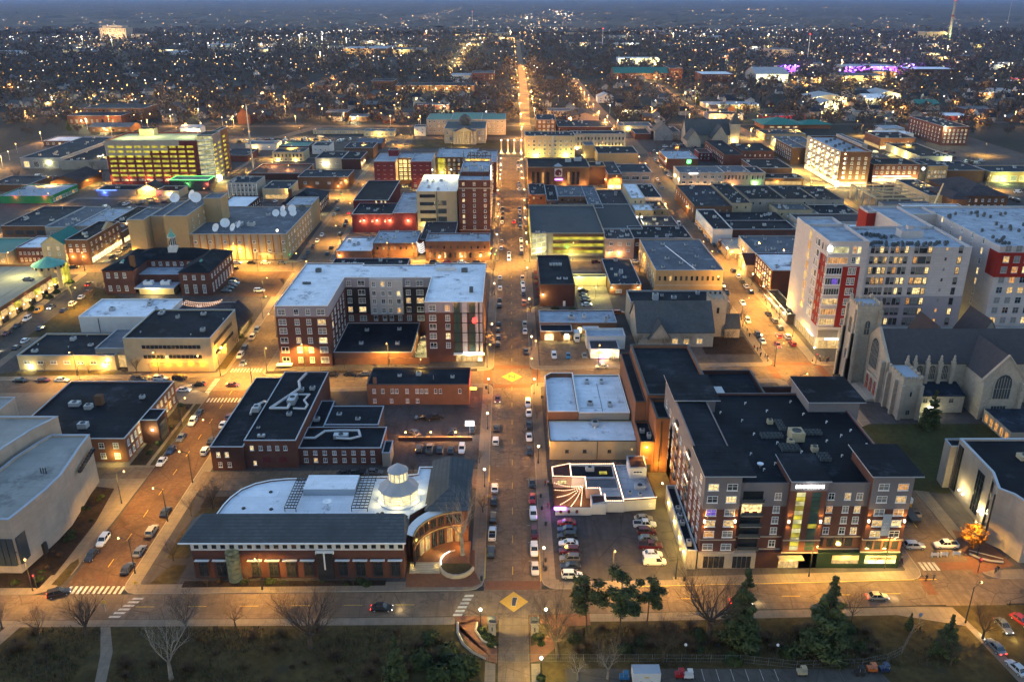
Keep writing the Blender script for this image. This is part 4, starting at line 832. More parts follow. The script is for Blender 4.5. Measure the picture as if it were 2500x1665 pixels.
b.add('roof_sign',MB().lathe(111.4,288.0,[(.9,37.2),(.95,38.2),(.6,39)],10,'sign_white'));light(b.root,(.4,-1,38.2),20,(1,1,.9),r=.4)
light(b.root,(.2,-2.2,2.8),70,(1,.85,.6),r=.4);light(b.root,(8,-2.4,3),60,(1,.85,.6),r=.4);light(b.root,(-1.5,12,3.4),80,(1,.8,.5),r=.4)
random.seed(3);b.units([(random.uniform(114,123),random.uniform(292,311),.8,.8,1.1)for _ in range(26)]+[(127+i*.95+random.uniform(-.2,.2),random.choice([294,295.2,296.4]),.8,.8,1.1)for i in range(32)]+[(random.uniform(129,140),random.uniform(303,309),.8,.8,1.1)for _ in range(20)],37.4,'condenser','unit_dark')
b.box('plant_room',143,151,304,309,37.4,40.2,'panel_white','roof_dirty');b.box('plant_room',146,148,306,308,40.2,41.6,'panel_white','roof_dirty')
b.box('podium',125.2,200,285.5,288.8,0,8.6,'stucco_pink','roof_tan')
for i in range(6):b.box('podium_panel',127+i*8,134+i*8,285.4,285.52,4.4,7.4,'panel_grey')
b=Bld('apartment_tower','white apartment slab with a dark red upper corner at the right edge','apartment block',176,286)
b.block(172,215,290,352,38.2,'panel_white','roof_dirty',par=.8,cap='trim_white');b.box('red_panel',171.8,215,289.8,289.98,27,36,'panel_red');b.box('red_panel',171.82,171.98,290,296,27,36,'panel_red')
for k,z in enumerate(FL):b.row('S',173,192,289.8 if k>4 else 290,(z,),5,2.2,2.4,frame='trim_blue',lit=.3,blind=.5);b.row('W',297,345,172,(z,),6,1.3,2.4,lit=.3)
random.seed(4);b.units([(random.choice([178,190,200])+random.uniform(-3,3),random.choice([300,318,338])+random.uniform(-5,5),.8,.8,1.1)for _ in range(44)],37.4,'condenser','unit_dark')
for y in(300,315):light(b.root,(171-176,y-286,4),200,(1,.8,.35),r=.3)
# ====== U-SHAPED STUDENT BLOCK (centre left)
b=Bld('student_block','six-storey U-shaped brick block with a pale blue-white roof around a low dark-roofed wing','apartment block',-81,268)
b.block(0,0,0,0,22.5,'brick_red','roof_white',par=.35,cap='trim_white',poly=[(-80.6,272.5),(-62.6,272.5),(-62.6,304),(-30.0,304),(-30.0,276.5),(-10.0,276.5),(-10.0,322),(-30,322),(-30,320),(-58,320),(-58,322),(-80.6,322)])
for x0,x1,y,mt in((-80.65,-62.55,272.42,'panel_lilac'),(-30.05,-9.95,276.42,'panel_lilac'),(-62.5,-30.1,303.92,'panel_lilac')):b.box('cladding',x0,x1,y,y+.2,18.6,22.4,mt)
b.box('cladding',-62.68,-62.52,272.5,304,18.6,22.4,'panel_lilac');b.box('cladding',-62.4,-30.1,303.9,304.02,8.2,18.6,'panel_black');b.box('cladding',-53.2,-40.8,302.6,303.95,8.2,22.3,'panel_white')
L6=[1.6,5.4,8.9,12.4,15.6,19.3]
for k,z in enumerate(L6):
 y=272.5 if k<5 else 272.42
 for x,w in((-78.4,2.6),(-73.4,1.6),(-69.4,1.6),(-65,2.8)):b.win('S',x,z,w,2.1,y,'low',lit=.22,blind=.6)
 y=276.5 if k<5 else 276.42
 if k:
  for x,w in((-27.4,2.4),(-22.2,1.6)):b.win('S',x,z,w,2.1,y,'low',lit=.2,blind=.6)
 if k:
  for x in(-61,-56.4,-38.9,-34.5):b.win('S',x,z,1.7 if x in(-61,-38.9)else 2.6,2.1,303.88,'low',lit=.3,blind=.5)
  for x in(-51.6,-48.2,-45.6,-42.4):b.win('S',x,z,1.5,2.1,302.6,'low',lit=.3,blind=.5)if k>1 else b.win('S',x,z,1.5,2.1,303.95,'low',lit=.1,blind=.5)
 b.row('E',276,302,-62.6 if k<5 else-62.5,(z,),5,1.7,2.1,lit=.06,blind=.3)
 b.nw=min(b.nw,90)
m=MB();
for k in range(5):m.box(-20.2,-10.2,276.1,276.35,3.9+k*3.6,4.15+k*3.6,'panel_black')
for i,x in enumerate((-20.0,-17.2,-14.8,-12.8)):m.box(x,x+(1.7 if i%2 else 2.2),276.2,276.42,3.8,22.3,'panel_white' if i%2 else 'glass_green')
m.box(-11.6,-10.2,276.2,276.42,3.8,22.3,'panel_white');b.add('glazed_bay',m)
b.add('red_roundel',MB().lathe(-13.0,275.9,[(.1,14.8),(.7,15.2),(.8,16),(.5,16.8),(.1,17)],10,'neon_red'));light(b.root,(68,6.9,16),14,(1,.05,.05),r=.4)
b.box('canopy',-20.4,-9.6,274.9,276.4,3.2,3.7,'trim_white');b.text('DISTRICT FLATS',-13.6,274.75,3.9,.95,bold=.02)
for i in range(5):b.box('shop_window',-19.6+i*1.9,-18+i*1.9,276.38,276.48,.4,3,'lit_a' if i<4 else 'lit_shop')
light(b.root,(66,6.4,2.9),120,(1,.95,.8),r=.5)
b.block(-62.4,-35.0,275,303.8,4.4,'brick_orange','roof_black',par=.3,cap='trim_white');b.units([(-54,283,1.4,1.4,1),(-54,296,1.4,1.4,1),(-41,283,1.4,1.4,1),(-42,297,1.4,1.4,1)],4.15)
b.box('screen_wall',-62,-29,274.2,274.6,.15,2.6,'brick_orange');b.box('entrance_canopy',-81.6,-76.4,270.6,272.4,1.1,1.5,'trim_white')
b.pipes([(-78+(i*6.3)%66,305+(i*4.1)%15)for i in range(22)]+[(-77+(i*3.7)%12,276+i*3)for i in range(8)]+[(-27+(i*3.9)%15,280+i*3)for i in range(8)],22.2)
b.box('roof_hatch',-29,-21.5,313,316,22.2,23.2,'white_paint');b.units([(-73.8,312,2,2,1.3),(-18,312,2.4,2,1.3),(-14.4,288,1.3,1.6,1.8),(-75,297,3,.8,.8)],22.2,mat='unit_dark')
for x,y in((-32,280),(-32,286),(-32.5,293)):light(b.root,(x+81,y-268,3),90,(1,.88,.5),r=.4)
m=MB()
for i in range(12):m.ball((-34.2+.35*i,279+(i*7)%20,2.8),.14,'string_light',5,4)
b.add('string_lights',m)
for i,(x,y)in enumerate(((-33.4,282),(-32,284),(-31.8,289),(-33.5,292))):
 t=empty('cafe_table',(x,y,.17),'dark cafe table with chairs on the terrace of the U-shaped block, %s from the street'%('first','second','third','fourth')[i],'table','tables on the terrace')
 MB().lathe(0,0,[(.05,0),(.05,.7),(.5,.72),(.5,.76)],10,'metal_dark').obj('table_top',t);MB().box(-.9,-.55,-.2,.2,.4,.46,'metal_dark').box(-.9,-.85,-.2,.2,.46,.9,'metal_dark').box(-.88,-.57,-.18,.18,0,.4,'metal_dark').obj('chair',t)
m=MB()
for i in range(30):m.box(-9.9,-9.2,277+i*.8,277.12+i*.8,3.4,3.6,'metal_dark')
b.add('pergola',m)
# ====== THE REST OF DOWNTOWN
def simple(name,label,x0,x1,y0,y1,h,wall,roof,win=(),units=3,cap='trim_blue',par=.5,cat='building',lit=.15,blind=.35,frame='trim_white',lamps=(),shop=(),group=None,poly=None):
 """a plain flat-roofed town building: win = (side, first sill, rows, storey height, count, w, h[, style])"""
 b=Bld(name,label,cat,x0,y0,group);b.block(x0,x1,y0,y1,h,wall,roof,par=par,cap=cap,poly=poly)
 for w in win:
  side,z,nr,st,n,ww,hh=w[:7];sty=w[7]if len(w)>7 else 'cross'
  a0,a1,at=(x0,x1,y0)if side=='S' else(y0,y1,x0 if side=='W' else x1)
  if side=='N':at=y1;a0,a1=x0,x1
  b.row(side,a0+.8,a1-.8,at,[z+st*i for i in range(nr)],n,ww,hh,style=sty,lit=lit,blind=blind,frame=frame)
 U=[]
 units=units+int((x1-x0)*(y1-y0)/420)if units else 0
 b.pipes([(random.uniform(x0+1,x1-1),random.uniform(y0+1,y1-1))for _ in range(min(6,units))],h-par,'unit')if y0<560 else None
 for i in range(units):s=random.uniform(1,1.9);U.append((random.uniform(x0+2,x1-2),random.uniform(y0+2,y1-2),s,s*random.uniform(.8,1.3),random.uniform(.7,1.4)))
 b.units(U,h-par+.01,mat=random.choice(['unit','metal','unit']))
 for s in shop:
  side,a0,a1,mat=s;at={'S':y0,'W':x0,'E':x1}[side];n=max(1,int((a1-a0)/3.2))
  for i in range(n):
   p,q=a0+(a1-a0)*i/n+.2,a0+(a1-a0)*(i+1)/n-.2
   if side=='S':b.box('shop_window',p,q,at-.08,at+.02,.5,2.9,mat)
   elif side=='W':b.box('shop_window',at-.08,at+.02,p,q,.5,2.9,mat)
   else:b.box('shop_window',at-.02,at+.08,p,q,.5,2.9,mat)
 for l in lamps:
  x,y,z,pw=l[:4];c=l[4]if len(l)>4 else(1,.75,.35);bm=l[5]if len(l)>5 else 'bulb_warm'
  b.add('wall_lamp',MB().ball((x,y,z),.26,bm));light(b.root,(x-x0,y-y0-(.5 if abs(y-y0)<1 else 0),z-.5),pw,c,r=.2)
 return b
 # --- block between brick street and left street, north of second avenue
b=simple('office','buff concrete office with ribbon windows lit orange on its street corner',-132.0,-102.3,268.2,296.6,12.5,'stucco_cream','roof_black',units=2,cap='trim_white',par=.4)
for z in(8.6,5.0):
 b.box('ribbon_window',-126,-106,268.1,268.22,z,z+1.3,'glass_dark')
 for i in range(14):b.box('mullion',-126+i*1.43,-125.9+i*1.43,268.02,268.24,z,z+1.3,'concrete_wall')
 b.box('ribbon_window',-102.32,-102.2,271,291,z,z+1.2,'glass_dark')
b.box('lit_pane',-118.5,-117.2,268.0,268.1,5.1,6.2,'lit_b')
b.box('recess',-124.5,-104,268.0,268.2,.3,3.4,'brick_buff')
for x in(-122,-118,-114,-110,-106):light(b.root,(x+132,-1.2,3.2),70,(1,.42,.03),r=.4)
light(b.root,(31,12,4),260,(1,.52,.08),r=.4);light(b.root,(31,3,6),300,(1,.52,.08),r=.4);b.add('wall_lamp',MB().ball((-107.2,267.6,6.2),.25,'bulb_sodium'))
b=simple('office','long low buff office with a dark roof and arched car entrance at its right end',-170,-136.5,269.5,290,5.6,'stucco_cream','roof_black',(('S',2.4,1,3,7,2.2,1.3),),2,lamps=((-166,269.2,2,120,(1,.9,.6)),(-140.5,269.2,2.4,160,(1,.6,.25))),lit=.1)
b.block(-144,-132.2,272,290,7.2,'concrete_wall','roof_grey',par=.3);b.box('entrance',-143,-134,271.9,272.1,.2,4.6,'lit_a');light(b.root,(31,0,4),200,(.95,.9,.5),r=.5)
simple('hall','white windowless hall with downpipes and a snowy white roof left of the buff office',-165.4,-133,305.1,325.6,6.5,'white_paint','roof_white',units=4,cap='trim_white').add('downpipe',duct([(-158,305,6),(-158,305,.2)],.12,'metal_dark'))
b=simple('cafe','low dark building with strings of bulbs over its roof terrace behind the white hall',-133,-112,312,328,4.2,'dark_wall','roof_shingle',units=2)
m=MB()
for r in range(3):
 for i in range(18):t=i/17;m.ball((-131+14*t,324-r*2+1.2*t,6.3-1.3*sin(pi*t)),.13,'string_light',5,4)
for x in(-131,-117):
 for y in(320,325.5):m.tube((x,y,4),(x,y,6.4),.06,.06,5,'metal_dark')
b.add('string_lights',m)
b=Bld('house','dark shingled gabled house with two bright wall lamps on the brick street side','house',-116,297);b.box('wall',-112,-102.5,298.5,315,0,4.4,'dark_wall');b.add('roof',MB().gable(-112,-102.5,298.5,315,4.4,9.5,'y','dark_wall','roof_shingle',over=.8))
for y in(301,307):b.add('wall_lamp',MB().ball((-102.1,y,3.4),.25,'bulb_warm'));light(b.root,(14.8,y-297,3.2),130,(1,.7,.3),r=.2)
# --- old post office with cupola
b=Bld('courthouse','U-shaped red brick hall with black hipped roofs and a white cupola with a green cap','public building',-176,348)
def hip(b,x0,x1,y0,y1,z0,z1,mat,wall=None,o=.5,ins=None):
 xm,ym=(x0+x1)/2,(y0+y1)/2;k=ins or min(x1-x0,y1-y0)/2;X0,X1,Y0,Y1=x0-o,x1+o,y0-o,y1+o
 if x1-x0>y1-y0:A,B_=(x0+k,ym,z1),(x1-k,ym,z1)
 else:A,B_=(xm,y0+k,z1),(xm,y1-k,z1)
 m=MB()
 if x1-x0>y1-y0:F=[[(X0,Y0,z0),(X1,Y0,z0),B_,A],[(X1,Y0,z0),(X1,Y1,z0),B_],[(X1,Y1,z0),(X0,Y1,z0),A,B_],[(X0,Y1,z0),(X0,Y0,z0),A]]
 else:F=[[(X0,Y0,z0),(X1,Y0,z0),A],[(X1,Y0,z0),(X1,Y1,z0),B_,A],[(X1,Y1,z0),(X0,Y1,z0),B_],[(X0,Y1,z0),(X0,Y0,z0),A,B_]]
 for f in F:m.face(f,mat)
 m.face([(X0,Y0,z0),(X0,Y1,z0),(X1,Y1,z0),(X1,Y0,z0)],'trim_white');b.add('roof',m)
for x0,x1,y0,y1 in((-176,-163,351,380),(-142,-129,348,380),(-163,-142,367,380)):b.box('wall',x0,x1,y0,y1,0,10.6,'brick_red')
hip(b,-176,-163,351,381,10.6,13.6,'roof_black');hip(b,-142,-129,348,381,10.6,13.6,'roof_black');hip(b,-172,-133,367,380,10.63,14.4,'roof_black',ins=10)
b.box('hall',-162.9,-142.1,356,366.9,0,7.2,'brick_red','roof_dirty');b.box('loading_roof',-162,-145,347.5,355.9,3.4,3.8,'trim_white','roof_dirty');b.box('dock_wall',-161,-146,350,355.9,0,3.3,'stucco_cream');b.add('chimney',MB().box(-165,-163.2,354,356,8,16,'brick_brown'))
b.units([(-157.5,352.5,4,2.4,1.7),(-150,352.5,4,2.4,1.7)],3.8,mat='trim_white');b.row('S',-141.5,-130,348,(1.4,),3,1.5,3.8,glass='glass_blind');b.row('S',-141.5,-130,348,(7.4,),3,1.4,2,glass='glass_blind');b.row('S',-175.5,-165,351,(1.4,7.2),3,1.4,2.4,blind=.6);b.row('S',-162,-143,367,(8,),6,1.4,1.6,blind=.6)
b.row('E',349,379,-129,(1.4,),8,1.5,3.8,glass='glass_blind');b.row('E',349,379,-129,(7.4,),8,1.3,1.9)
b.add('wall_lamp',MB().ball((-154,347.2,3.4),.35,'bulb_white'));light(b.root,(22,-1.6,3),420,(1,.85,.5),r=.3)
for x,y in((-169,356),(-135,356)):b.add('dormer',MB().gable(x-.8,x+.8,y-1,y+1.5,12.6,13.6,'y','white_paint','copper_green',over=.1))
m=MB();cx,cy=-152.5,372;m.box(cx-1.8,cx+1.8,cy-1.8,cy+1.8,13,15.4,'white_paint');m.lathe(cx,cy,[(1.5,15.4),(1.5,15.8),(1.25,15.8),(1.25,19.6),(1.8,19.7),(1.8,20.1)],8,'white_paint',pi/8);b.add('cupola',m)
b.add('cupola_roof',MB().lathe(cx,cy,[(1.9,20.1),(1.2,21.2),(.5,22),(.15,23.6),(.02,24.6)],8,'copper_green',pi/8))
for i in range(8):t=i*pi/4;b.add('louvre',MB().tube((cx+1.22*cos(t),cy+1.22*sin(t),16.3),(cx+1.22*cos(t),cy+1.22*sin(t),19.2),.3,.3,4,'glass_mid'))
# --- telephone building with dishes
b=Bld('telephone_exchange','buff brick telephone building covered in white satellite dishes','telephone exchange',-185,402)
b.block(-156,-109.2,402.4,460,13.0,'brick_buff','roof_grey',par=.4,cap='trim_blue');b.block(-167.3,-156.1,402,440,22,'brick_buff','roof_grey',par=.5,cap='trim_blue');b.block(-176,-167.4,408,440,20.5,'brick_buff','roof_grey',par=.4)
b.block(-184,-176.1,400,424,20.7,'brick_buff','roof_grey',par=.3);b.block(-156,-147.4,427,438.8,25,'brick_buff','roof_grey',par=.4);b.block(-123,-109.3,460.1,480,14,'brick_buff','roof_dirty',par=.4)
for i in range(13):
 x=-153.5+i*3.55;b.box('pier',x-1.55,x-1.25,402.1,402.4,0,12.6,'brick_orange');b.box('panel',x-.8,x+.8,402.28,402.39,1,12.4,'concrete_wall')
 if i%2==0:b.win('S',x,8.4,1.5,1.3,402.26,'cross','glass_dark');b.win('S',x,4.2,1.5,1.3,402.26,'cross','glass_dark')
b.box('sign_band',-124,-111.5,401.9,402.2,2.6,3.7,'stucco_cream');b.text('CenturyLink',-116,401.8,2.85,.75,mat='trim_dark')
b.row('E',404,458,-109.2,(2,6,9.6),9,1.6,1.5,lit=.1);b.row('E',405,438,-156.0,(14.5,18),4,.9,1.2,lit=.1)
b.units([(-146,410,1.6,1.6,1.2),(-137,420,3.4,3.4,1.8),(-131,420,3.4,3.4,1.8),(-128,441,2,2,1.3),(-162,428,3,2,1.4)],12.6)
def dish(x,y,z,r,az,mat='dish'):
 r*=.88
 t=empty('satellite_dish',(x,y,z),'x','satellite dish','satellite dishes on the telephone building');m=MB().tube((0,0,0),(0,0,r*1.1),.12,.12);m.obj('mast',t)
 m=MB();m.lathe(0,0,[(.02,0),(r*.5,r*.08),(r*.85,r*.22),(r,r*.32),(r*.97,r*.34),(.02,.06)],18,mat);o=m.obj('reflector',t,(0,0,r*1.2));o.rotation_euler=(radians(62),0,az)
 m=MB().tube((0,0,r*.1),(0,0,r*.8),.06,.05);o2=m.obj('feed_arm',t,(0,0,r*1.2));o2.rotation_euler=(radians(62),0,az);return t
D_=[(-143.8,406,12.6,2.4,-.5,'lower roof, frontmost of the left four'),(-142,414,12.6,2.7,.2,'lower roof, largest of the left four'),(-135.8,407,12.6,2.3,-.7,'lower roof, third from left'),(-134.6,413,12.6,2.2,-.9,'lower roof, tilted beside the roof units'),(-122.6,437,12.6,2.2,-.1,'far group, lower left'),(-121,446,12.6,2.2,-.7,'far group, upper left'),(-118.6,437,12.6,2.0,-.2,'far group, lower middle'),(-116.4,446,12.6,2.4,.1,'far group, upper middle'),(-114,438,12.6,2.1,.1,'far group, lower right'),(-173,434,20.5,2.9,.1,'tall roof, left'),(-164.4,436,21.8,2.8,-.7,'tall roof, middle edge-on'),(-160,428,21.8,3.1,.3,'tall roof, right')]
for x,y,z,r,az,w in D_:dish(x,y,z,r,az)['label']='white satellite dish on the telephone building, '+w
dish(-111.5,448,12.6,2.2,.2,'unit_dark')['label']='dark satellite dish at the right end of the far group on the telephone building'
light(b.root,(-113.5+185,1,14.6),500,(1,.95,.85),r=.3);b.add('flood_lamp',MB().ball((-113.5,403,14.6),.5,'bulb_white'))
for x in(-150,-140,-130,-120):light(b.root,(x+185,-3,2),240,(1,.62,.22),r=.4)
for y in(395,400):light(b.root,(2,y-398,5),150,(1,.65,.2),r=.4)
# --- parking deck with teal rotunda, left edge
b=Bld('parking_deck','long brick parking deck with a pale open top level and a teal conical corner rotunda','car park',-330,290)
b.block(0,0,0,0,7.0,'brick_orange','deck_concrete',par=.9,cap='brick_tan',poly=[(-330,290),(-199.5,290),(-201.3,358),(-204,366),(-216,372),(-330,372)])
for i in range(13):
 y=293+i*5.2;b.box('opening',-200.1-.025*i-.4,-199.45-.025*i,y,y+3.6,3.2,5.4,'lit_a' if i%3 else 'lit_garage');b.box('opening',-200.1-.025*i-.4,-199.47-.025*i,y,y+3.6,.6,2.4,'lit_a' if i%2 else 'glass_dark')
 b.add('wall_lamp',MB().ball((-199.1-.025*i,y+4.4,3.2),.22,'bulb_warm'))
 if i%2:light(b.root,(330-198.6,y+4.4-290,3),110,(1,.66,.25),r=.2)
b.add('rotunda',MB().lathe(-203.5,360,[(4.4,0),(4.4,9),(6.2,9.4),(6.2,10.8)],14,'stucco_cream'));b.add('rotunda_roof',MB().lathe(-203.5,360,[(6.9,10.8),(6.8,11),(.1,14.2)],14,'copper_green'))
for i in range(14):t=2*pi*(i+.5)/14;b.add('rotunda_window',MB().tube((-203.5+6.15*cos(t),360+6.15*sin(t),9.5),(-203.5+6.15*cos(t),360+6.15*sin(t),10.6),.5,.5,4,'glass_mid'))
for y in(362,364.5,367):b.box('stair_glazing',-200.2,-199.6,y,y+2,1,9,'lit_garage')
light(b.root,(330-214,356-290,13),900,(.9,.95,.5),r=.6);light(b.root,(330-240,330-290,14),2200,(.95,.95,.55),r=.6);light(b.root,(330-198,365-290,3),160,(.9,.9,.3),r=.4)
t=empty('deck_lamp',(-233,350,7),'tall white lamp standing on the open top of the parking deck','lamp');MB().tube((0,0,0),(0,0,8),.12,.1,6,'metal').obj('pole',t);MB().ball((0,0,8.2),.5,'bulb_white').obj('lamp_head',t)
# --- shops on left street
b=Bld('shop_building','brick and cream corner shops with a green pitched roof and bright shop windows','shops',-226,392)
b.block(-212.5,-201.8,394,430,12.4,'brick_brown','roof_black',par=.5,cap='trim_white');b.block(-223.5,-212.6,392.6,418,10.6,'stucco_cream','roof_black',par=.3);b.add('roof',MB().gable(-223.5,-212.6,392.6,412,10.6,14.6,'y','stucco_cream','roof_green',over=.2))
b.row('S',-212,-202.4,394,(6.5,),3,1.4,1.5,lit=.3);b.row('S',-212,-202.4,394,(9,),3,1.2,1.2,lit=.1);b.row('S',-222.5,-213.4,392.6,(2.6,5.2,8),2,1.1,1.5,lit=.4);b.row('E',395,429,-201.8,(5.4,8.8),7,1.3,1.7,lit=.1)
for i in range(11):b.box('shop_window',-201.82,-201.7,395.4+i*3.1,397.8+i*3.1,.6,3.2,'lit_shop')
for x in(-210,-205):light(b.root,(x+226,1,4.2),160,(1,.5,.25),r=.2);b.add('wall_lamp',MB().ball((x,393.6,4.3),.25,'bulb_sodium'))
for y in(400,412,424):light(b.root,(226-200.6,y-392,2.8),110,(1,.85,.5),r=.4)
b.add('gable',MB().gable(-203,-201.7,412,424,12.6,15,'x','stucco_cream','stucco_cream',over=0));b.units([(-208,405,2,2,1.3),(-205,400,1.4,1.4,1)],12)
simple('shop','low brick shop with a white roof left of the green roofed corner building',-238.5,-224.5,397,418,7.8,'brick_red','roof_white',(('S',4.4,1,3,6,1.1,1.3),('S',1,1,3,6,1.1,1.6)),1)
simple('warehouse','pale low building with a teal roof beyond the parking deck at the left edge',-262,-240,392,420,6.5,'stucco_cream','roof_green',(('S',2,1,3,5,1.2,1.4),),0)
simple('shop','one-storey shop with big lit windows and a round emblem beside the green roofed corner',-212,-201.9,431,446,6.5,'brick_brown','roof_maroon',units=1,shop=(('E',432,446,'lit_shop'),),lamps=((-206,446.5,7,90,(1,.55,.2)),))
simple('warehouse','big dark-roofed brick warehouse with square openings on its front',-270,-246,441,486,7.2,'brick_brown','roof_navy',(('S',2.4,1,3,4,4.4,2.4,'bare'),),3,lit=0,blind=0)
simple('warehouse','grey-roofed warehouse between the dark one and the white one',-245.8,-231.5,439,486,7.0,'concrete_wall','roof_grey',(('S',2.4,1,3,2,3,2),),3,lit=0)
simple('warehouse','white-roofed warehouse in the row behind the corner shops',-231.3,-216.4,442,482,7.0,'concrete_wall','roof_dirty',(),5)
simple('shop','brown shop with a cluttered black roof at the end of the left street row',-216.2,-199,448,486,7.0,'brick_brown','roof_black',(),6,shop=(('E',449,470,'lit_a'),),lamps=((-198.6,452,5,150,(1,.5,.2)),(-198.6,464,4,120,(1,.6,.2))))
# --- garage tower with lit decks
b=Bld('parking_garage','ten-level brick and grey parking garage glowing yellow-green through its openings','parking garage',-274,583)
b.block(-274.2,-213,583,622,29.5,'brick_maroon','deck_concrete',par=1.0,cap='panel_grey');b.block(-212.9,-203,588,606,32.5,'panel_grey','roof_black',par=.3);b.block(-212.9,-208.8,606,640,30.5,'brick_brown','deck_concrete',par=.8)
b.box('stair_tower',-213.2,-202.8,586.6,588,1,31.6,'lit_stair')
for k in range(9):
 b.add('stair_flight',MB().tube((-212.8,586.4,3+k*3.2),(-203.2,586.4,4.4+k*3.2),.35,.35,4,'trim_white'))
 b.box('landing',-213.3,-202.7,586.2,588,2.5+k*3.2,2.8+k*3.2,'concrete_wall')
for x in(-213.3,-208,-202.8):b.box('tower_post',x-.15,x+.15,586.1,586.4,0,32,'metal')
b.box('cladding',-274.3,-245,582.85,583.05,19.2,29.4,'stone_pale');b.box('cladding',-245,-232,582.85,583.05,22.6,29.4,'stone_pale');b.box('cladding',-232,-224,582.85,583.05,25.8,29.4,'stone_pale')
m=[MB()for _ in range(9)]
for k in range(8):
 for i in range(10):
  x=-272.6+i*5.9+.06*k
  lit=k>0
  b.box('deck_opening',x,x+4.3,582.7,583.2,2.2+k*3.2+(0 if k==0 else 0),3.7+k*3.2,'lit_garage' if k>0 else 'concrete_wall')
for k in range(8):
 for i in range(5):y=589+i*9.6;b.box('deck_opening',-203.2 if y<604 else-208.9,-202.9 if y<604 else-208.6,y,y+5,2.2+k*3.2,3.7+k*3.2,'lit_garage')
b.box('top_house',-262,-252,612,620,28.5,33,'stucco_cream','roof_black')
for x,y,z in((-250,605,36),(-225,605,36),(-265,600,36)):light(b.root,(x+274,y-583,z),1500,(.85,.95,.35),r=.8)
light(b.root,(72.5,8,4),900,(1,.95,.4),r=.5);b.box('lit_entry',-202.85,-202.7,590,597,.5,3.6,'bulb_white')
for x in(-262,-248,-234,-222):light(b.root,(x+274,-2,4),160,(1,.5,.3),r=.3)
# --- small places at the foot of the garage
simple('diner','low diner edged in blue neon at the foot of the parking garage',-267,-242,545,560,4.2,'panel_grey','roof_navy',units=2,lamps=((-262,544.5,3.4,160,(.1,.2,1),'neon_blue'),)).box('neon_strip',-267,-254,544.7,544.9,3.9,4.2,'neon_blue')
b=Bld('diner','cream gabled building with a white pediment beside the blue neon diner','building',-241,545);b.box('wall',-241,-228,546,560,0,4,'stucco_cream');b.add('roof',MB().gable(-241,-228,546,560,4,7.5,'y','white_paint','roof_shingle'));light(b.root,(6,-1,3),160,(1,.85,.6))
b=simple('shop','cream shop with a red roof and a red neon lamp beside the white pediment',-227,-212,540,556,4.6,'stucco_cream','roof_maroon',(('S',1.2,1,3,3,2,1.6),),1,lamps=((-226,539.5,4.8,120,(1,.05,.05),'neon_red'),(-218,539.5,3,200,(1,.85,.6))))
b=simple('restaurant','white-topped restaurant edged in green lights by the garage stair tower',-226,-200,562,575,7.2,'dark_wall','roof_tan',units=1,cap='neon_green',lamps=((-214,561.5,5,140,(.2,1,.2),'neon_green'),(-201,561.5,5,130,(1,.2,.1),'neon_red')))
b=Bld('hall','brown brick hall with a gabled roof and arched windows across from the diner','building',-312,568);b.box('wall',-308,-288,568,600,0,4.6,'brick_brown');b.add('roof',MB().gable(-308,-288,568,600,4.6,9,'y','brick_brown','roof_shingle'));b.row('S',-307,-289,568,(1,),4,1.8,2.4,lit=.3);light(b.root,(24,10,4),300,(1,.7,.3))
simple('shop','low shop with a green striped wall and red neon letters, left edge',-318,-286,525,560,4.8,'green_paint','roof_dirty',(('E',.6,1,3,8,3,2,'multi'),),2,lit=.7,lamps=((-308,524.4,4.4,130,(1,.04,.03),'neon_red'),(-290,524.4,4.4,130,(1,.04,.03),'neon_red')))
simple('shop','brown low shop at the left edge beyond the green striped shop',-345,-318,560,590,4.6,'brick_brown','roof_navy',(),3,lamps=((-318,559,4,400,(1,.9,.8),'bulb_white'),))
simple('warehouse','pale concrete warehouse with a cluttered black roof left of the garage',-334,-300,636,712,6.8,'concrete_wall','roof_black',(),9)
simple('warehouse','dark roofed warehouse with glazed end left of the pale concrete one',-366,-336,640,740,8,'siding_grey','roof_navy',(('S',1,1,3,4,4,4.5,'multi'),),5,lit=.5,lamps=((-345,639,5,300,(1,.95,.7),'bulb_white'),))
simple('warehouse','long white-roofed shed in the far left car parks',-403,-340,746,772,4,'brick_brown','roof_white',(('S',1,1,3,12,2,1.6),),0,lit=.2)
# --- between left street and brick street, north of the wide avenue
b=simple('office','three-storey office with white fins between its windows, nearest the garage',-180,-161.8,539,560,10.1,'limestone','roof_navy',(('S',1.4,3,3,7,1.5,1.9),),5,lit=.05,blind=.1,lamps=((-170,536,.6,260,(1,.8,.5)),(-177,536,.6,200,(1,.8,.5))))
for i in range(8):b.box('fin',-180+i*2.6-.15,-180+i*2.6+.15,538.3,539,0,9.4,'trim_white')
simple('office','low tan bank with a lit white front right of the finned office',-157.6,-140.7,536,561,6.9,'stucco_cream','roof_navy',units=1,shop=(('S',-156,-142,'lit_a'),),lamps=((-141,535.5,6,200,(1,.6,.25)),))
b=Bld('house','brick hall with a blue-grey hipped roof on the corner by the telephone building','building',-135,494);b.box('wall',-134.5,-113.6,494,526,0,7,'brick_brown');hip(b,-134.5,-113.6,494,526,7,12,'roof_navy',o=.8);b.row('E',495,525,-113.6,(1.4,4.4),7,1.4,1.6,lit=.2);b.add('chimney',MB().box(-132,-130,500,502,8,14,'brick_brown'));light(b.root,(22.5,2,3),240,(1,.9,.6))
simple('office','dark brick corner office with a snowy white roof behind the telephone building',-168,-151.3,482,510,8,'brick_dark','roof_white',(('E',2,2,3,6,1.5,1.6),),0,lit=.3,cap='dark_wall')
simple('shop_row','long brown brick building with three rows of small vents facing the wide avenue',-142,-108.4,566,590,8.4,'brick_brown','roof_navy',(('S',3.6,1,3,4,2,1.4),),4,lit=0,lamps=((-110,565,6,160,(1,.7,.3)),(-115,564.5,2.4,140,(1,.55,.2)),(-135,565,1,90,(1,.6,.3))))
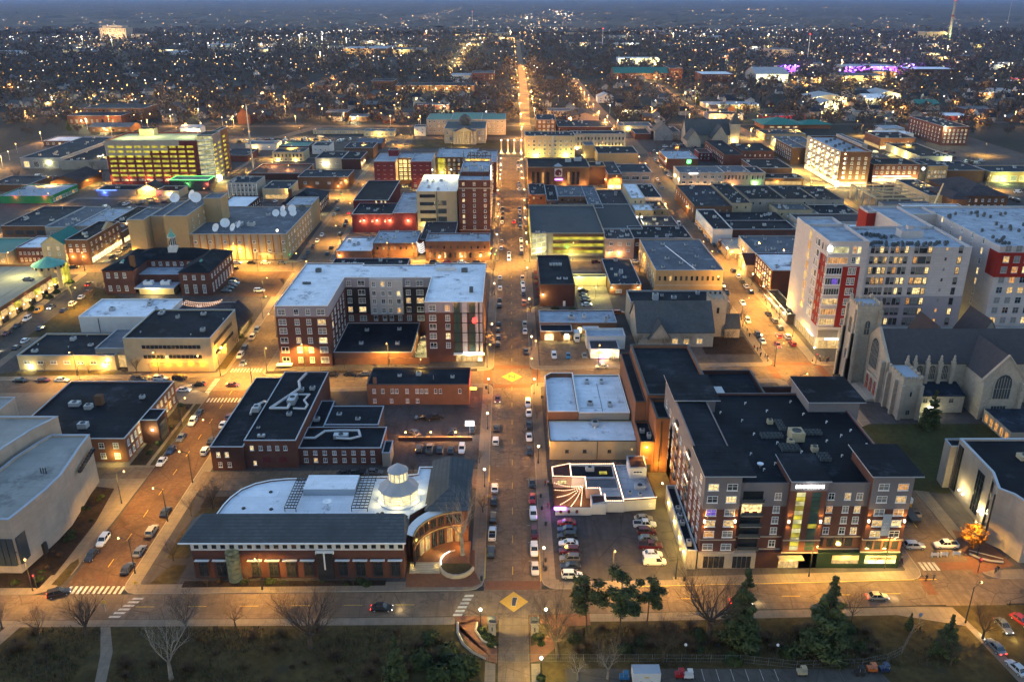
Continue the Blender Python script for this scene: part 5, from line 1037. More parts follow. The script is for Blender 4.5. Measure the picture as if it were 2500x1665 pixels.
b=simple('parking_deck','low brick parking deck with an orange-lit top behind the finned office',-184,-146,598,634,4.6,'brick_dark','asphalt',units=0,par=.9,lamps=((-175,628,7,900,(1,.4,.12),'bulb_sodium'),(-160,615,7,700,(1,.4,.12),'bulb_sodium')))
simple('shop_row','cream shop building with a row of narrow arched windows above the brick deck',-186,-161.5,670,690,7.2,'stucco_cream','roof_navy',(('S',3.2,1,3,8,1.4,2.6,'bare'),('S',.5,1,3,6,2,2)),2,lit=0,blind=0,lamps=((-182,669,1.6,200,(1,.8,.4)),(-168,669,1.6,200,(1,.8,.4))))
simple('shop','pale grey windowless shop wall with one bright white lamp',-145.6,-125.9,638,669,8.1,'concrete_wall','roof_black',(('S',4,1,3,3,2,1.3),),4,lit=0,lamps=((-138,637.3,4.4,420,(1,.95,.85),'bulb_white'),))
simple('shop','brown shop beside the pale grey wall with the white lamp',-125.7,-111.5,636,669,7.8,'brick_dark','roof_black',(),3,lamps=((-111,640,4,300,(1,.9,.6)),(-111,652,4,300,(1,.9,.6))))
simple('shop_row','long brick building at the back of the block, navy roof',-132,-109.2,682,709,8.5,'brick_brown','roof_navy',(),3);simple('shop','white shop between the cream arched building and the brick one',-162,-148,702,722,7,'white_paint','roof_navy',(('S',3,1,3,3,1.4,1.2),),1)
simple('shop','brick shop with a green hipped look roof behind the arched building',-190,-166,706,730,6,'brick_dark','roof_green',(),0);simple('shop','red brick depot across from the garage entrance',-235,-205,668,700,5,'brick_red','roof_navy',(),1);simple('garage','small white garage in the car park with a lit orange door',-222,-196,722,740,5,'white_paint','roof_grey',(),0,lamps=((-214,721.4,3,260,(1,.6,.2)),))
simple('motel','long low pale terrace beyond the car parks',-185,-130,812,824,3.6,'stucco_cream','roof_slate',(('S',.8,1,3,14,1.5,1.5),),0,lit=.2);simple('bank','cream single-storey bank glowing softly beyond the car parks',-135,-107,796,812,5,'stucco_cream','roof_grey',(('S',.6,1,3,6,2.6,3),),2,lit=.5,lamps=((-121,792,3,500,(1,.85,.4)),))
# --- block between brick and central street, north of third avenue
simple('bar_building','long two-storey brown brick bar with arched glowing ground floor windows on the corner',-41.6,-10.5,400,415,10.0,'brick_orange','roof_dirty',(('S',6.2,1,3,9,.9,1.5,'bare'),('S',1.6,1,3,12,1.1,2.8,'bare')),3,lit=.25,blind=.1,lamps=((-10.2,399.4,4,190,(1,.6,.2)),(-15,398,3,150,(1,.65,.2)),(-24,398,3,130,(1,.65,.2)),(-35,398,2.4,90,(1,.65,.2)),(-9.8,408,4.4,300,(1,.45,.05),'neon_yellow')))
simple('shop','two-storey brown brick building with a white roof left of the long bar',-67.9,-46.5,405,428,7.8,'brick_orange','roof_dirty',(('S',4.4,1,3,7,1.1,1.5,'bare'),),5,lit=.1)
simple('shop','low corner shop with a striped awning and white roof at the brick street corner',-85.4,-68.2,402,428,4.6,'brick_orange','roof_white',(),4,lamps=((-84,401.4,2.6,120,(1,.6,.3)),))
t=empty('light_string',(-44.4,402,0),'curved strings of white lights hung between the long bar and its brown neighbour','string lights');m=MB()
for r in range(5):
 for i in range(9):q=i/8;m.ball((-1.6+3.2*q,r*1.2,9-r*1.4-1.2*sin(pi*q)),.17,'sign_white',5,4)
m.obj('bulbs',t);light(t,(0,2,5),150,(1,.8,.5))
simple('shop_row','low building with a cluttered black roof just behind the U-shaped block',-81.8,-47,364,381,7.0,'brick_dark','roof_black',(),8)
b=simple('brick_building','dark red painted brick building with black roof and bright wall lamps',-86.5,-64.5,454,480,10.3,'brick_maroon','roof_black',(('S',6,1,3,3,.9,1.1),),2,cap='trim_white',lamps=((-80,453.4,7,240,(1,.55,.35)),(-73,453.4,7,240,(1,.55,.35)),(-66,453.4,7,240,(1,.55,.35)),(-56,453.2,7,240,(1,.55,.35))))
b.block(-90,-70,480.2,536,12,'brick_maroon','roof_black',par=.4,cap='trim_white');b.block(-64.3,-51.5,453.8,505,11,'brick_maroon','roof_dirty',par=.3,cap='trim_white')
for x in(-77,-74,-71.8):b.win('S',x,10.2,.9,1.5,480.2,'sash','lit_b')
b=simple('office','tan four-storey office with dark ribbon windows and floodlights on its white roof',-51,-29.2,455,500,22.5,'stucco_cream','roof_white',units=4,cap='trim_white',lamps=((-46,498,26,1100,(1,.95,.7),'bulb_white'),(-35,498,26,1100,(1,.95,.7),'bulb_white')))
for z in(19,14.8,10.4,6):b.box('ribbon_window',-49.4,-41,454.9,455.02,z,z+1.8,'glass_dark');b.box('ribbon_window',-39.6,-35,454.9,455.02,z,z+2.6,'glass_mid')if z<18 else None
b.box('joint',-40.4,-40.1,454.85,455.02,0,22.4,'metal_dark');light(b.root,(4,-2,3),260,(1,.8,.4));b.box('ground_windows',-50,-41,454.85,455.02,.6,3.2,'lit_a')
b=Bld('hotel_tower','ten-storey dark red brick hotel tower with roof clutter and a lit hotel sign behind it','hotel',-28.4,452)
b.block(-28.3,-11.4,452.6,500,29.1,'brick_red','roof_dirty',par=.6,cap='trim_white');b.block(-27.5,-12.2,466,498,31,'brick_red','roof_dirty',par=.5);b.block(-28,-12,498.2,540,27,'brick_red','roof_dirty',par=.5)
b.box('string_course',-28.4,-11.3,452.5,452.7,24.4,24.9,'limestone');b.box('string_course',-28.4,-11.3,452.5,452.7,1.6,2.1,'limestone')
for k in range(9):
 for x in(-25.6,-19.8,-14):b.win('S',x,2.6+k*2.95,1.3,1.6,452.6,'sash',lit=.15,blind=.6)
b.row('E',454,538,-11.4,(3,7,11,15,19,23),9,1.3,1.7,lit=.3)
b.units([(-25,470,3,3,2),(-17,474,2,4,2),(-21,486,4,2,1.6),(-14,468,1.5,2,1.5)],30.5);b.units([(-26,456,1.2,1.2,1),(-15,458,1.5,1.5,1.2)],28.6)
b.text('TIGER',-19.8,505,31.6,4.6,mat='metal_dark',depth=.3).scale=(-1,1,1)
m=MB().box(-28,-12,504.8,505.2,31,31.4,'metal_dark')
for x in(-28,-24,-20,-16,-12):m.tube((x,505.4,26.6),(x,505.4,35.5),.15,.15,5,'metal_dark')
m.box(-27,-12.5,507,507.4,27,30.6,'brick_buff');b.add('sign_frame',m)
for x in(-25,-20,-15):light(b.root,(x+28.4,53.6,29),90,(1,.75,.35),r=.4)
for i in range(9):b.add('corner_bulb',MB().ball((-11,470,26+i*.9),.3,'bulb_warm',5,4))
for y in(470,490,510):light(b.root,(18.5,y-452,5),260,(1,.6,.25))
simple('shop_row','dark low roofs huddled at the foot of the hotel tower',-46,-28.8,416,452,6.5,'brick_dark','roof_shingle',(),5)
b=Bld('pink_hotel','five-storey pink-red brick hotel with projecting wings around a yellow-lit court','apartment building',-91,568)
for x0,x1 in((-91,-77),(-66.8,-53)):b.block(x0,x1,568.4,600,18.2,'stucco_pink','roof_dirty',par=.3,cap='trim_white');[b.row('S',x0+.5,x1-.5,568.4,(3.9+2.85*k,),3,1.5,1.9,lit=.05,blind=.6)for k in range(5)];b.box('skin',x0-.03,x1+.03,568.3,568.36,.2,17.9,'brick_maroon')
b.block(-77,-66.8,582,600,18.2,'brick_dark','roof_dirty',par=.3)
for k in range(5):
 for x in(-75,-72,-68.6):b.win('S',x,3.6+2.85*k,2.0,1.7,582,'cross','lit_stair')
b.nw=60;b.row('S',-90,-54,568.28,(.8,),9,2.2,2.4,lit=.5,style='bare');b.block(-84,-77.5,590,598,22,'brick_maroon','roof_maroon',par=.3);light(b.root,(19,6,3),500,(1,.85,.4));light(b.root,(19,10,14),300,(1,.85,.4));light(b.root,(10,-4,3),150,(1,.6,.3));light(b.root,(30,-4,3),150,(1,.6,.3))
b=simple('hotel','brown brick hotel wing with a lit glass stair right of the pink-red hotel',-52.8,-24,603,640,15,'brick_brown','roof_dirty',(('S',3,4,3,8,1.4,1.7),),4,lit=.2,blind=.5);b.box('stair_glazing',-51.5,-46.5,602.8,603.02,2,14,'lit_garage');light(b.root,(4,-2,4),400,(1,.9,.4))
simple('hotel','dark brown hotel tower top beside the lit rooftop sign',-24,-9.5,556,600,20,'brick_dark','roof_dirty',(('S',3,4,4,3,1.6,2),('E',3,4,4,8,1.4,2)),5,lit=.3)
# --- between central and right street, north of second avenue
b=Bld('parking_garage','grey-topped parking garage with a glazed corner stair glowing yellow on the central street','parking garage',9.7,408)
b.block(9.7,46,408.5,470,11.8,'concrete_wall','roof_slate',par=.9,cap='concrete_wall');b.block(46.2,68,430,486,8.5,'concrete_wall','roof_slate',par=.5)
for k in range(3):b.box('deck_opening',20.6,45.5,408.3,408.6,1.6+k*3.4,3.0+k*3.4,'lit_garage');b.box('deck_wall',20.6,45.5,408.2,408.52,3.1+k*3.4,4.6+k*3.4,'brick_brown')
b.box('stair_glass',10,17.2,408.2,408.55,.6,11.4,'lit_stair');[b.add('stair_flight',MB().tube((10.4,408.0,1.4+k*2.5),(16.8,408.0,2.8+k*2.5),.25,.25,4,'trim_white'))for k in range(4)]
for x in(10,12.4,14.8,17.2):b.box('mullion',x-.1,x+.1,407.9,408.1,.3,11.6,'metal')
for k in range(3):b.box('deck_opening',9.55,9.75,412,466,2+k*3.4,3.2+k*3.4,'lit_garage')
light(b.root,(4,-2,3),350,(1,.95,.45));light(b.root,(20,-2,2.6),260,(1,.9,.4));light(b.root,(18,-1.5,4.4),60,(.1,1,.1),r=.2);b.add('green_lamp',MB().ball((27.6,408,4.4),.3,'neon_green'));b.units([(13,410,2.2,1.5,1.4),(16,409.8,1.6,1.2,1)],11)
for x,y in((69,458),(71.5,458)):b.add('flood_lamp',MB().ball((x,y,7.6),.4,'bulb_white'));light(b.root,(x-9.7,y-409,7.4),420,(1,1,.8),r=.4)
simple('shop','cream two-storey shop with black awnings right of the yellow garage',46,60.2,404.6,424,9.9,'stucco_pink','roof_shingle',(('S',6.6,1,3,3,1.8,1.5),('S',3.4,1,3,3,1.8,1.1)),6,lit=.4,lamps=((53,403.8,3,150,(1,.5,.3)),(48,403.8,3,90,(1,.6,.3))))
simple('shop_row','red-brown brick shops with rooftop machinery at the corner of the right street',60.5,90,412,436,8.3,'brick_red','roof_black',(('S',4.4,1,3,9,1.5,1.5),),9,lit=.4,lamps=((88,411,3,300,(1,.7,.3)),(78,411,3,150,(1,.7,.3))))
b=simple('dark_brick_building','dark box-like brick building with a black roof beside the yellow-lit car court',11.7,26.2,334.5,377,9.6,'brick_dark','roof_black',units=0,cap='trim_dark',lamps=((13,334,5.4,160,(1,.85,.5)),));b.units([(17.5+i*1.4,363,1.1,2.2,.9)for i in range(4)]+[(20+i*2.8,343,1.8,1.4,.7)for i in range(2)],9.15,mat='unit');b.box('door',21.4,22.4,334.38,334.52,.2,2.4,'trim_white')
for y in(340,348,356,364,372):b.box('awning',10.2,11.65,y-2,y+2,3.0,3.3,'brick_maroon')
simple('shop','small low building with a navy roof and three wall lamps beside the lit car court',42.6,55.9,349,387,4.9,'brick_brown','roof_navy',(('S',1.2,1,3,2,2.6,1.4),),6,lit=.2,lamps=((43.2,348.5,3.6,90,(1,.65,.35)),(54.6,348.5,3.6,90,(1,.65,.35))))
simple('parking_wall','tan court wall closing the yellow-lit car court',26.6,42.2,362,366,4.2,'stucco_cream','roof_shingle',units=0)
for i,(x,y)in enumerate(((30,360),(38,358),(36,345))):
 t=empty('court_lamp',(x,y,0),'greenish-white lamp over the parked cars of the car court, %s'%('far left','far right','near right')[i],'lamp','lamps of the car court');MB().tube((0,0,.15),(0,0,5),.08,.07,6,'metal_dark').obj('pole',t);MB().ball((0,0,5.1),.22,'lit_dome').obj('lamp_head',t);light(t,(0,0,4.8),420,(.95,1,.45),r=.4)
b=simple('office','big tan brick building with a large grey-blue flat roof beside the right street',62.2,91.5,351.6,402,10.4,'brick_tan','roof_grey',(('S',5.6,1,3,12,1.2,2.2,'bare'),),0,lit=.02,blind=0,cap='trim_blue');b.units([(66,356,1.3,1.3,.9),(70,369,1.8,1.8,1),(75,362,1.6,1.6,1),(84,372,1.6,1.6,1),(80,358,1.4,1.4,1),(88,356,1.4,1.4,.9),(66,382,1.4,1.4,.9),(72,393,1.6,1.6,1),(83,392,1.6,1.6,.9)],10,mat='metal');b.add('white_seam',MB().tube((80,352.5,10.0),(73,392,10.0),.25,.25,4,'trim_white'))
b.box('band',62.1,91.6,351.5,351.62,3.3,3.9,'limestone');b.row('W',354,400,62.2,(5.6,1.4),9,1.3,2,lit=.05)
b=Bld('church','small stone church with a battlemented square tower and mossy grey roof by the right street','church',44,288)
b.box('wall',46,74,290,310,0,6,'stone_tan');b.add('roof',MB().gable(46,74,290,310,6,14.5,'x','stone_tan','roof_slate',over=.4));b.box('tower',74.2,80.4,300,306.5,0,15,'stone_tan');m=MB()
for i in range(4):
 for x,y in((74.5+i*1.85,300.1),(74.5+i*1.85,306.3),(74.4,300.4+i*1.85),(80.2,300.4+i*1.85)):m.box(x-.45,x+.45,y-.3,y+.3,15,16.1,'limestone')
b.add('battlement',m);b.win('S',77.3,9.5,1.2,2.4,300,'bare','glass_dark');b.add('roof',MB().gable(50,58,288,298,4,10,'y','stone_tan','roof_slate',over=.3));b.add('roof',MB().gable(80.4,86,299,308,4,8,'x','stone_tan','roof_slate',over=.3));b.box('wall',80.4,86,299,308,0,4,'stone_tan')
for x in(60,64.2,69):b.win('S',x,1.4,2.2,2.0,290,'multi','lit_a')
b=simple('church_hall','flat black-roofed modern hall with tall dark windows behind the small stone church',46,84,310.5,324,10.5,'concrete_wall','roof_black',(('S',3,1,3,6,3,5.5,'multi'),),2,lit=0,blind=0);b.units([(56,314,2.2,2.2,2.6)],10.1)
b=Bld('shop_building','brown brick shops with a white roof and arched awning behind the small car park','shops',10.6,294)
b.block(10.7,40,303,316.5,4.8,'brick_brown','roof_dirty',par=.4,cap='trim_white');b.block(10.8,22.6,296,302.9,4.0,'brick_brown','roof_navy',par=.3,cap='trim_white');b.units([(23,308,2.4,2,1.3),(28,309,1.2,3,1.3),(36,305,1.2,1.2,1.6),(37.5,309,1.3,1,.9)],4.5)
for x,w in((14,3.2),(20.6,2.2),(26,1.6),(31,3.6)):b.box('shop_window',x-w/2,x+w/2,(295.9 if x<22.6 else 302.9),(296.02 if x<22.6 else 303.02),.5,2.9,'lit_shop')
b.add('awning',MB().prism([(18.6,294.9),(22.4,294.9),(22.4,295.95),(18.6,295.95)],2.9,3.6,'metal_dark'));b.text('PIZZA',20.5,294.8,3.0,.55,mat='bulb_warm');b.box('canopy',27,33,299.5,303,3.1,3.4,'trim_white')
for x in(14,21):light(b.root,(x-10.6,.8,2.4),70,(1,.9,.6))
light(b.root,(19,7,2.6),120,(1,.95,.7))
b=Bld('cafe','small white cafe hung with coloured neon and string lights by the second avenue','cafe',27,277)
b.block(27.4,41.4,288,296,5.2,'white_paint','roof_dirty',par=.8,cap='trim_white');b.block(28,38.2,279.2,287.9,3.8,'white_paint','roof_shingle',par=.3,cap='trim_white');b.box('glazing',28.4,38,279.0,279.22,.8,2.9,'lit_shop')
for x0,x1,z,mt in((30.6,32.4,2.2,'neon_orange'),(33.6,35,2.2,'neon_blue'),(31.4,33.4,.5,'neon_purple'),(33,33.4,3.4,'sign_white')):b.box('neon_sign',x0,x1,278.8,278.95,z,z+.6,mt)
m=MB()
for i in range(24):m.ball((28.2+i*.43,278.6,3.5),.1,'string_light',5,4)
for i in range(5):m.ball((28.2,278.8,1+i*.5),.1,'string_light',5,4);m.ball((38,278.8,1+i*.5),.1,'string_light',5,4);m.ball((38.6+i*.6,279,1.6),.1,'string_light',5,4)
b.add('string_lights',m);light(b.root,(6,.4,2.6),170,(1,.9,.6));light(b.root,(5,-.6,1),40,(.4,.2,1))
# --- centre blocks north of the third avenue, both sides of right street
T=[(10.8,20.8,504.5,536,10,'brick_orange','roof_navy','narrow navy-roofed shop at the central street corner of the roof cluster'),(21,27.6,493,536,9,'dark_wall','roof_black','black-roofed shop second from the central street'),(27.9,44,502,532,9.4,'brick_orange','roof_grey','grey-roofed brick shop third from the central street'),(28,44,488,501.8,5,'dark_wall','roof_grey','low grey rear roof behind the brick shop'),(44.3,52.4,476,536,8.4,'brick_brown','roof_grey','long narrow blue-grey roof in the middle of the cluster'),(52.8,69.4,486,534,6.4,'dark_wall','roof_shingle','low dark brown roof in the middle of the cluster'),(69.8,78,490,532,11,'stucco_cream','roof_white','tall cream building with a white roof near the right street'),(78.3,91.5,512,552,6.6,'white_paint','roof_black','white-walled shop with a black roof by the right street'),(70,80.4,474,489.8,7.6,'brick_tan','roof_white','small tan rear building with a white roof'),(80.6,91,488,510,5.0,'brick_tan','roof_shingle','low tan shop with a dark roof by the right street'),(72,90.6,440,472,4.6,'brick_dark','roof_shingle','low dark roof at the end of the parking garage')]
for x0,x1,y0,y1,h,w,r,lb in T:simple('shop',lb,x0,x1,y0,y1,h,w,r,(('S',h-3,1,3,max(2,int((x1-x0)/4)),1.1,1.5,'bare'),),3,lit=.12,group='shops of the roof cluster')
b=Bld('bank','brown bank with tall arched windows and a white square emblem sign','bank',11.4,577)
b.block(11.4,53.2,577,612,12.6,'brick_brown','roof_black',par=.6,cap='stucco_cream');b.block(53.4,64,580,596,12.8,'brick_dark','roof_black',par=.5,cap='stucco_cream')
for x in(15,18.3,21.6,25,39,42.2,45.4):arch_p=b;b.win('S',x,1.2,1.9,8.4,577,'multi','glass_dark' if x not in(21.6,39)else 'lit_c','brick_dark')
b.box('sign_panel',29.4,34.6,576.6,576.95,6.4,11.8,'white_paint');o=b.add('sign_roundel',MB().lathe(0,0,[(2.2,0),(2.2,.1)],20,'brick_maroon'));o.rotation_euler=(pi/2,0,0);o.location=(32-11.4,-.5,9.1)
b.text('T',31.2,576.4,8.6,2.6,mat='trim_dark');b.text('F',32.9,576.38,7.4,2.4,mat='trim_white');b.box('neon_sign',29.8,35,576.7,576.9,4,5,'neon_purple');b.units([(47,604,5,4,2.6),(40,600,4,3,2),(60,590,3,3,2)],12);b.add('skylight',MB().lathe(32,582,[(3,12.6),(.1,14.6)],12,'metal_roof'))
for x in(13,36,49):light(b.root,(x-11.4,-2,1),200,(1,.6,.3))
for y in(584,596,606):light(b.root,(-1.5,y-577,3),140,(1,.5,.2))
light(b.root,(46,-2,8),300,(1,.7,.3))
b=simple('hotel','cream six-storey building with paired windows and rooftop pipes behind the brown bank',11.3,51,687,712,17.0,'stucco_cream','roof_navy',(('S',2.4,4,3.2,9,1.9,1.7),),6,lit=.06,blind=.2,lamps=((20,684,2,900,(1,.95,.35)),(44,684,2,900,(1,.95,.35))))
b.box('duct_pair',32.5,34,686,687,1,17,'metal');[b.add('mast',MB().tube((30+i*3,700,16.6),(30+i*3,700,21),.15,.1,5,'metal'))for i in range(4)]
simple('hall','long white stone hall washed with warm light beyond the cream building',51.5,96.6,728,746,12.6,'limestone','roof_navy',(('S',7.4,1,3,15,1.3,2.6,'bare'),('S',2.8,1,3,15,1.2,2.6,'bare')),3,lit=.05,blind=0,lamps=tuple((56+i*9,727,1,420,(1,.8,.4))for i in range(5)))
simple('hall','brown brick rear hall with parapet steps beside the right street',66.4,97.4,657,690,8.4,'brick_tan','roof_black',(),4);simple('shop','small square tan block beside the brown rear hall',58,66,682,700,10.5,'brick_tan','roof_grey',(),0,lamps=((56.5,681,3,260,(1,.95,.6)),))
simple('shop','pink-brown shop with a curved parapet on the right street corner',74,96,580.5,612,8.6,'stucco_pink','roof_navy',(('S',3.4,1,3,3,5,2.6,'multi'),),2,lit=0,blind=0);simple('shop','narrow orange brick shop front with very bright ground floor windows',64.3,73.6,566,612,10.2,'brick_orange','roof_shingle',(('S',4.6,1,3,4,1.2,2.6,'bare'),),1,lit=.2,shop=(('S',64.6,73.4,'lit_shop'),),lamps=((67,564,2.6,200,(1,.85,.5)),(63.6,575,5,160,(1,.5,.2))))
b=Bld('courthouse','large stone courthouse with green roofs, a dark dome and a columned pediment','courthouse',-78,740)
b.block(-78,-55,806,848,14,'limestone','roof_green',par=.1);b.block(-55,-27,800,848,15,'limestone','roof_green',par=.1);b.block(-27,-4.7,806,848,14,'limestone','roof_green',par=.1);b.block(-58,-22,756,799,13,'limestone','roof_slate',par=.2);b.block(-50,-30,750,755.9,11.5,'limestone','roof_slate',par=.1)
b.add('pediment',MB().gable(-48,-32,747,757,11.6,15,'y','limestone','roof_slate',over=.4));b.add('dome',MB().lathe(-41,780,[(5.2,13),(5.2,16.5),(5,18.5),(3.6,20.6),(1.6,21.8),(.1,22.4)],16,'roof_slate'))
for i in range(6):b.add('column',MB().tube((-46.5+i*2.6,748.4,1),(-46.5+i*2.6,748.4,11.5),.6,.5,8,'limestone'))
b.row('S',-77,-56,806,(3,7,11),5,1.5,1.9,lit=.15);b.row('S',-26,-6,806,(3,7,11),5,1.5,1.9,lit=.4);b.row('S',-57,-51,756,(3,8),2,1.6,2.4);b.row('S',-29,-23,756,(3,8),2,1.6,2.4,lit=.5)
light(b.root,(37,-4,4),700,(1,.75,.4));light(b.root,(12,50,4),500,(1,.5,.15));simple('annex','small white annex at the left end of the courthouse',-89,-78.4,800,812,8.4,'white_paint','roof_navy',(('S',2,2,3,2,1.6,1.6),),0)
for i,x in enumerate((-7.9,-2.5,2.8,8.4)):
 t=empty('stone_column',(x,706.6,0),'tall stone column across the end of the central street, %s from the left'%('first','second','third','fourth')[i],'column','columns at the end of the central street')
 MB().box(-1,1,-1,1,0,.8,'limestone').obj('base',t);MB().tube((0,0,.8),(0,0,9.6),.72,.6,14,'limestone').obj('shaft',t);MB().box(-.85,.85,-.85,.85,9.6,10.1,'limestone').obj('capital',t);MB().ball((0,0,10.7),.5,'bulb_warm').obj('lamp_globe',t);light(t,(0,-2,.8),260,(1,.6,.25),r=.3)
simple('bank','long navy-roofed brick hall with a cream arch behind the cream building',43.6,95,807,850,7.4,'brick_dark','roof_navy',(('S',2.4,1,3,14,1.8,2.4,'bare'),),3,lit=0,blind=0);b=Bld('house','tan house with a shallow brown gabled roof behind the navy-roofed hall','house',61,887);b.box('wall',61.6,89.2,888,930,0,6,'stucco_pink');b.add('roof',MB().gable(61.6,89.2,888,930,6,10,'y','stucco_pink','roof_shingle'))
simple('apartment_house','dark brick block with lit corner windows on the far central street',24,42,812,850,13,'brick_brown','roof_navy',(('S',2,3,4,4,2,2),),3,lit=.5);simple('shop','low shop with white neon front, far right street',104,135,830,856,5,'stucco_cream','roof_grey',(('S',1,1,3,7,2.4,2),),2,lit=.4,lamps=((112,829,3,400,(1,.8,.4)),));simple('shop','red brick garage beside the low neon shop',112,126,780,810,5,'brick_red','roof_navy',(),0);simple('shop','pale brick shop with rows of windows near the far right street',128,152,776,812,7,'stucco_pink','roof_navy',(('S',2,2,2.6,8,1.3,1.3),),1,lit=.1)
# --- right of the right street
R_=[(104,125.4,476.5,534.5,9.4,'brick_brown','roof_navy','long brick shop with a navy roof and an orange-lit arch on the right street'),(126.4,138,482,537,10,'stucco_cream','roof_black','cream shop with a scalloped white awning, second in the black-roofed row'),(140,161.7,496,534.5,9.2,'concrete_wall','roof_black','broad black-roofed shop, third in the row'),(162,180,496,534.5,9.2,'concrete_wall','roof_black','broad black-roofed shop, fourth in the row'),(180.3,197,498,536,8.4,'concrete_wall','roof_black','last black-roofed shop before the tenth street'),(112,150,456,475,6.2,'dark_wall','roof_black','low dark rear buildings with a lit yard behind the right street shops'),(152,172,478,495,7,'stucco_cream','roof_slate','gabled rear building with yard lamp'),(174,197,470,496,6,'white_paint','roof_black','low white-walled rear building near the tenth street')]
for x0,x1,y0,y1,h,w,r,lb in R_:simple('shop',lb,x0,x1,y0,y1,h,w,r,(('S',h-3.4,1,3,max(2,int((x1-x0)/4)),1,1.5,'bare'),)+((('W',5.4,1,3,9,1.2,1.8),)if x0==104 else()),5,lit=.06,cap='trim_dark',group='black-roofed shop row',lamps=(((103.4,495,5,260,(1,.45,.12)),)if x0==104 else(((130,455,4,100,(1,.8,.3)),)if x0==112 else())))
simple('hall','long grey block wall with a dark flat roof behind the shop row',155,197,467,469.8,5.6,'concrete_wall','roof_shingle',units=0);simple('hall','wide grey block with dark roof left of the crane yard',155.1,197.2,447.5,466.5,7.4,'concrete_wall','roof_shingle',(),0);simple('shop','white flat-roofed building directly behind the apartment tower',151.8,194.8,424,447,6.6,'stucco_cream','roof_white',(('W',2,1,3,5,1.6,1.8),),5,lamps=((170,423.4,6.6,300,(1,.8,.4)),))
simple('shop','long low red-brown brick wall with a white roof edge by the right street',114.8,150,436,455,6.4,'brick_red','roof_black',(('S',2.6,1,3,5,.8,1,'bare'),),2,lit=.2,cap='trim_white');simple('shop_row','white brick-fronted shops with lamps on the right street',104.5,114.6,430,474,8.2,'white_paint','roof_black',(('W',4.6,1,3,8,1.2,1.8),),2,lit=.1,shop=(('W',431,473,'lit_c'),))
simple('shop','low cream shop with three warm lamps at the corner below the white brick fronts',106,118,403,424,5.0,'stucco_pink','roof_tan',(),1,lamps=((108,402.4,4,140,(1,.45,.15)),(116,402.4,4,140,(1,.45,.15)),(112,402.4,3,90,(1,.5,.2))),shop=(('W',404,423,'lit_c'),('S',106.6,117,'lit_c')))
simple('theatre','grey-blue flat-roofed building with a stepped front beside the apartment tower',113,141,372,412,9.4,'concrete_wall','roof_grey',(('W',5,1,3,6,1.2,1.6),),8,lamps=((112.4,380,4,220,(1,.65,.3)),));b=Bld('shop','red pitched-roof shop front squeezed beside the stepped grey building','shop',107,372);b.box('wall',108,113,374,390,0,6,'stucco_pink');b.add('roof',MB().gable(107.6,113,374,390,6,9,'x','stucco_pink','roof_maroon'));light(b.root,(-.5,8,3),260,(1,.7,.3))
b=simple('office','dark brick office with rows of windows and a white roof next to the apartment tower',110,127,344,370,12.6,'brick_dark','roof_white',(('W',4.4,3,2.8,7,1.4,1.6),),3,lit=.1,lamps=((126,343,2,220,(1,.95,.6)),));b.box('cladding',118,127.2,343.9,344.1,3,10,'white_paint');b.box('cladding',118,127.2,343.8,344.0,10,12.4,'panel_red');b.row('S',118.5,121.5,343.8,(4,6.6),1,1.8,1.4,lit=0)
b=simple('shop','low shop with a lit awning and round white sign left of the apartment tower',108.4,113,313.5,343,4.4,'dark_wall','roof_black',units=1,shop=(('W',314,343,'lit_a'),),lamps=((108,318,3.4,160,(1,.7,.7),'sign_white'),(107.6,326,3,160,(1,.6,.25)),(107.6,336,3,160,(1,.5,.15))));b.add('string_lights',MB().tube((107.4,324,3.2),(106.8,341,3.2),.12,.12,4,'string_light'))
b=simple('store','pale stone department store washed in warm light at the right street corner',112.7,143,570,593,10.4,'stone_pale','roof_grey',(('S',6.6,1,3,6,2.2,1.8),('S',3,1,3,6,2.4,1.8)),5,lit=.1,cap='trim_white',blind=.1,lamps=tuple((115+i*6,566.5,.6,420,(1,.62,.38))for i in range(5))+((112.2,571,6,300,(1,.8,.5)),(112.2,585,6,300,(1,.8,.5))));b.box('lit_sign',119,125,569.6,569.9,9.4,10.2,'sign_white')
simple('store','pinkish stone shop with arched windows right of the department store',143.3,162,577,600,9.4,'stucco_pink','roof_grey',(('S',4.4,1,3,7,1.3,2.8,'bare'),),3,lit=0,blind=0,lamps=((150,574,1,260,(1,.6,.35)),));simple('store','pink shop with tall windows and a green neon sign',162.3,172.4,577,600,9.0,'stucco_pink','roof_navy',(('S',4.4,1,3,5,1.1,2.6,'bare'),),1,lit=0,lamps=((166,576,2.4,260,(.3,1,.3),'neon_green'),));simple('store','low brown shop with orange neon signs at the end of the stone row',172.6,199,578,594,5,'brick_brown','roof_black',(),4,shop=(('S',173,198,'lit_a'),),lamps=((181,577,3.4,240,(1,.6,.1),'neon_yellow'),))
simple('shop','brick shop with a square green sign on the right street',115.7,139,636,672,8,'brick_red','roof_dirty',(('W',3,1,3,7,1.4,1.8),),3,lamps=((132,635.4,5.6,60,(.1,1,.2),'neon_green'),)).box('green_sign',130.6,133.6,635.4,635.7,4.6,7.2,'neon_green')
b=Bld('brick_block','plain dark brick block with black roof, nearest of the pair below the grey church','building',160,644);b.block(160,174,644,712,9.5,'brick_red','roof_black',cap='trim_dark');b.row('W',646,710,160,(2,5.6),12,1.1,1.6,lit=.05,blind=.2);b.units([(167,690),(169,660)],9.2)
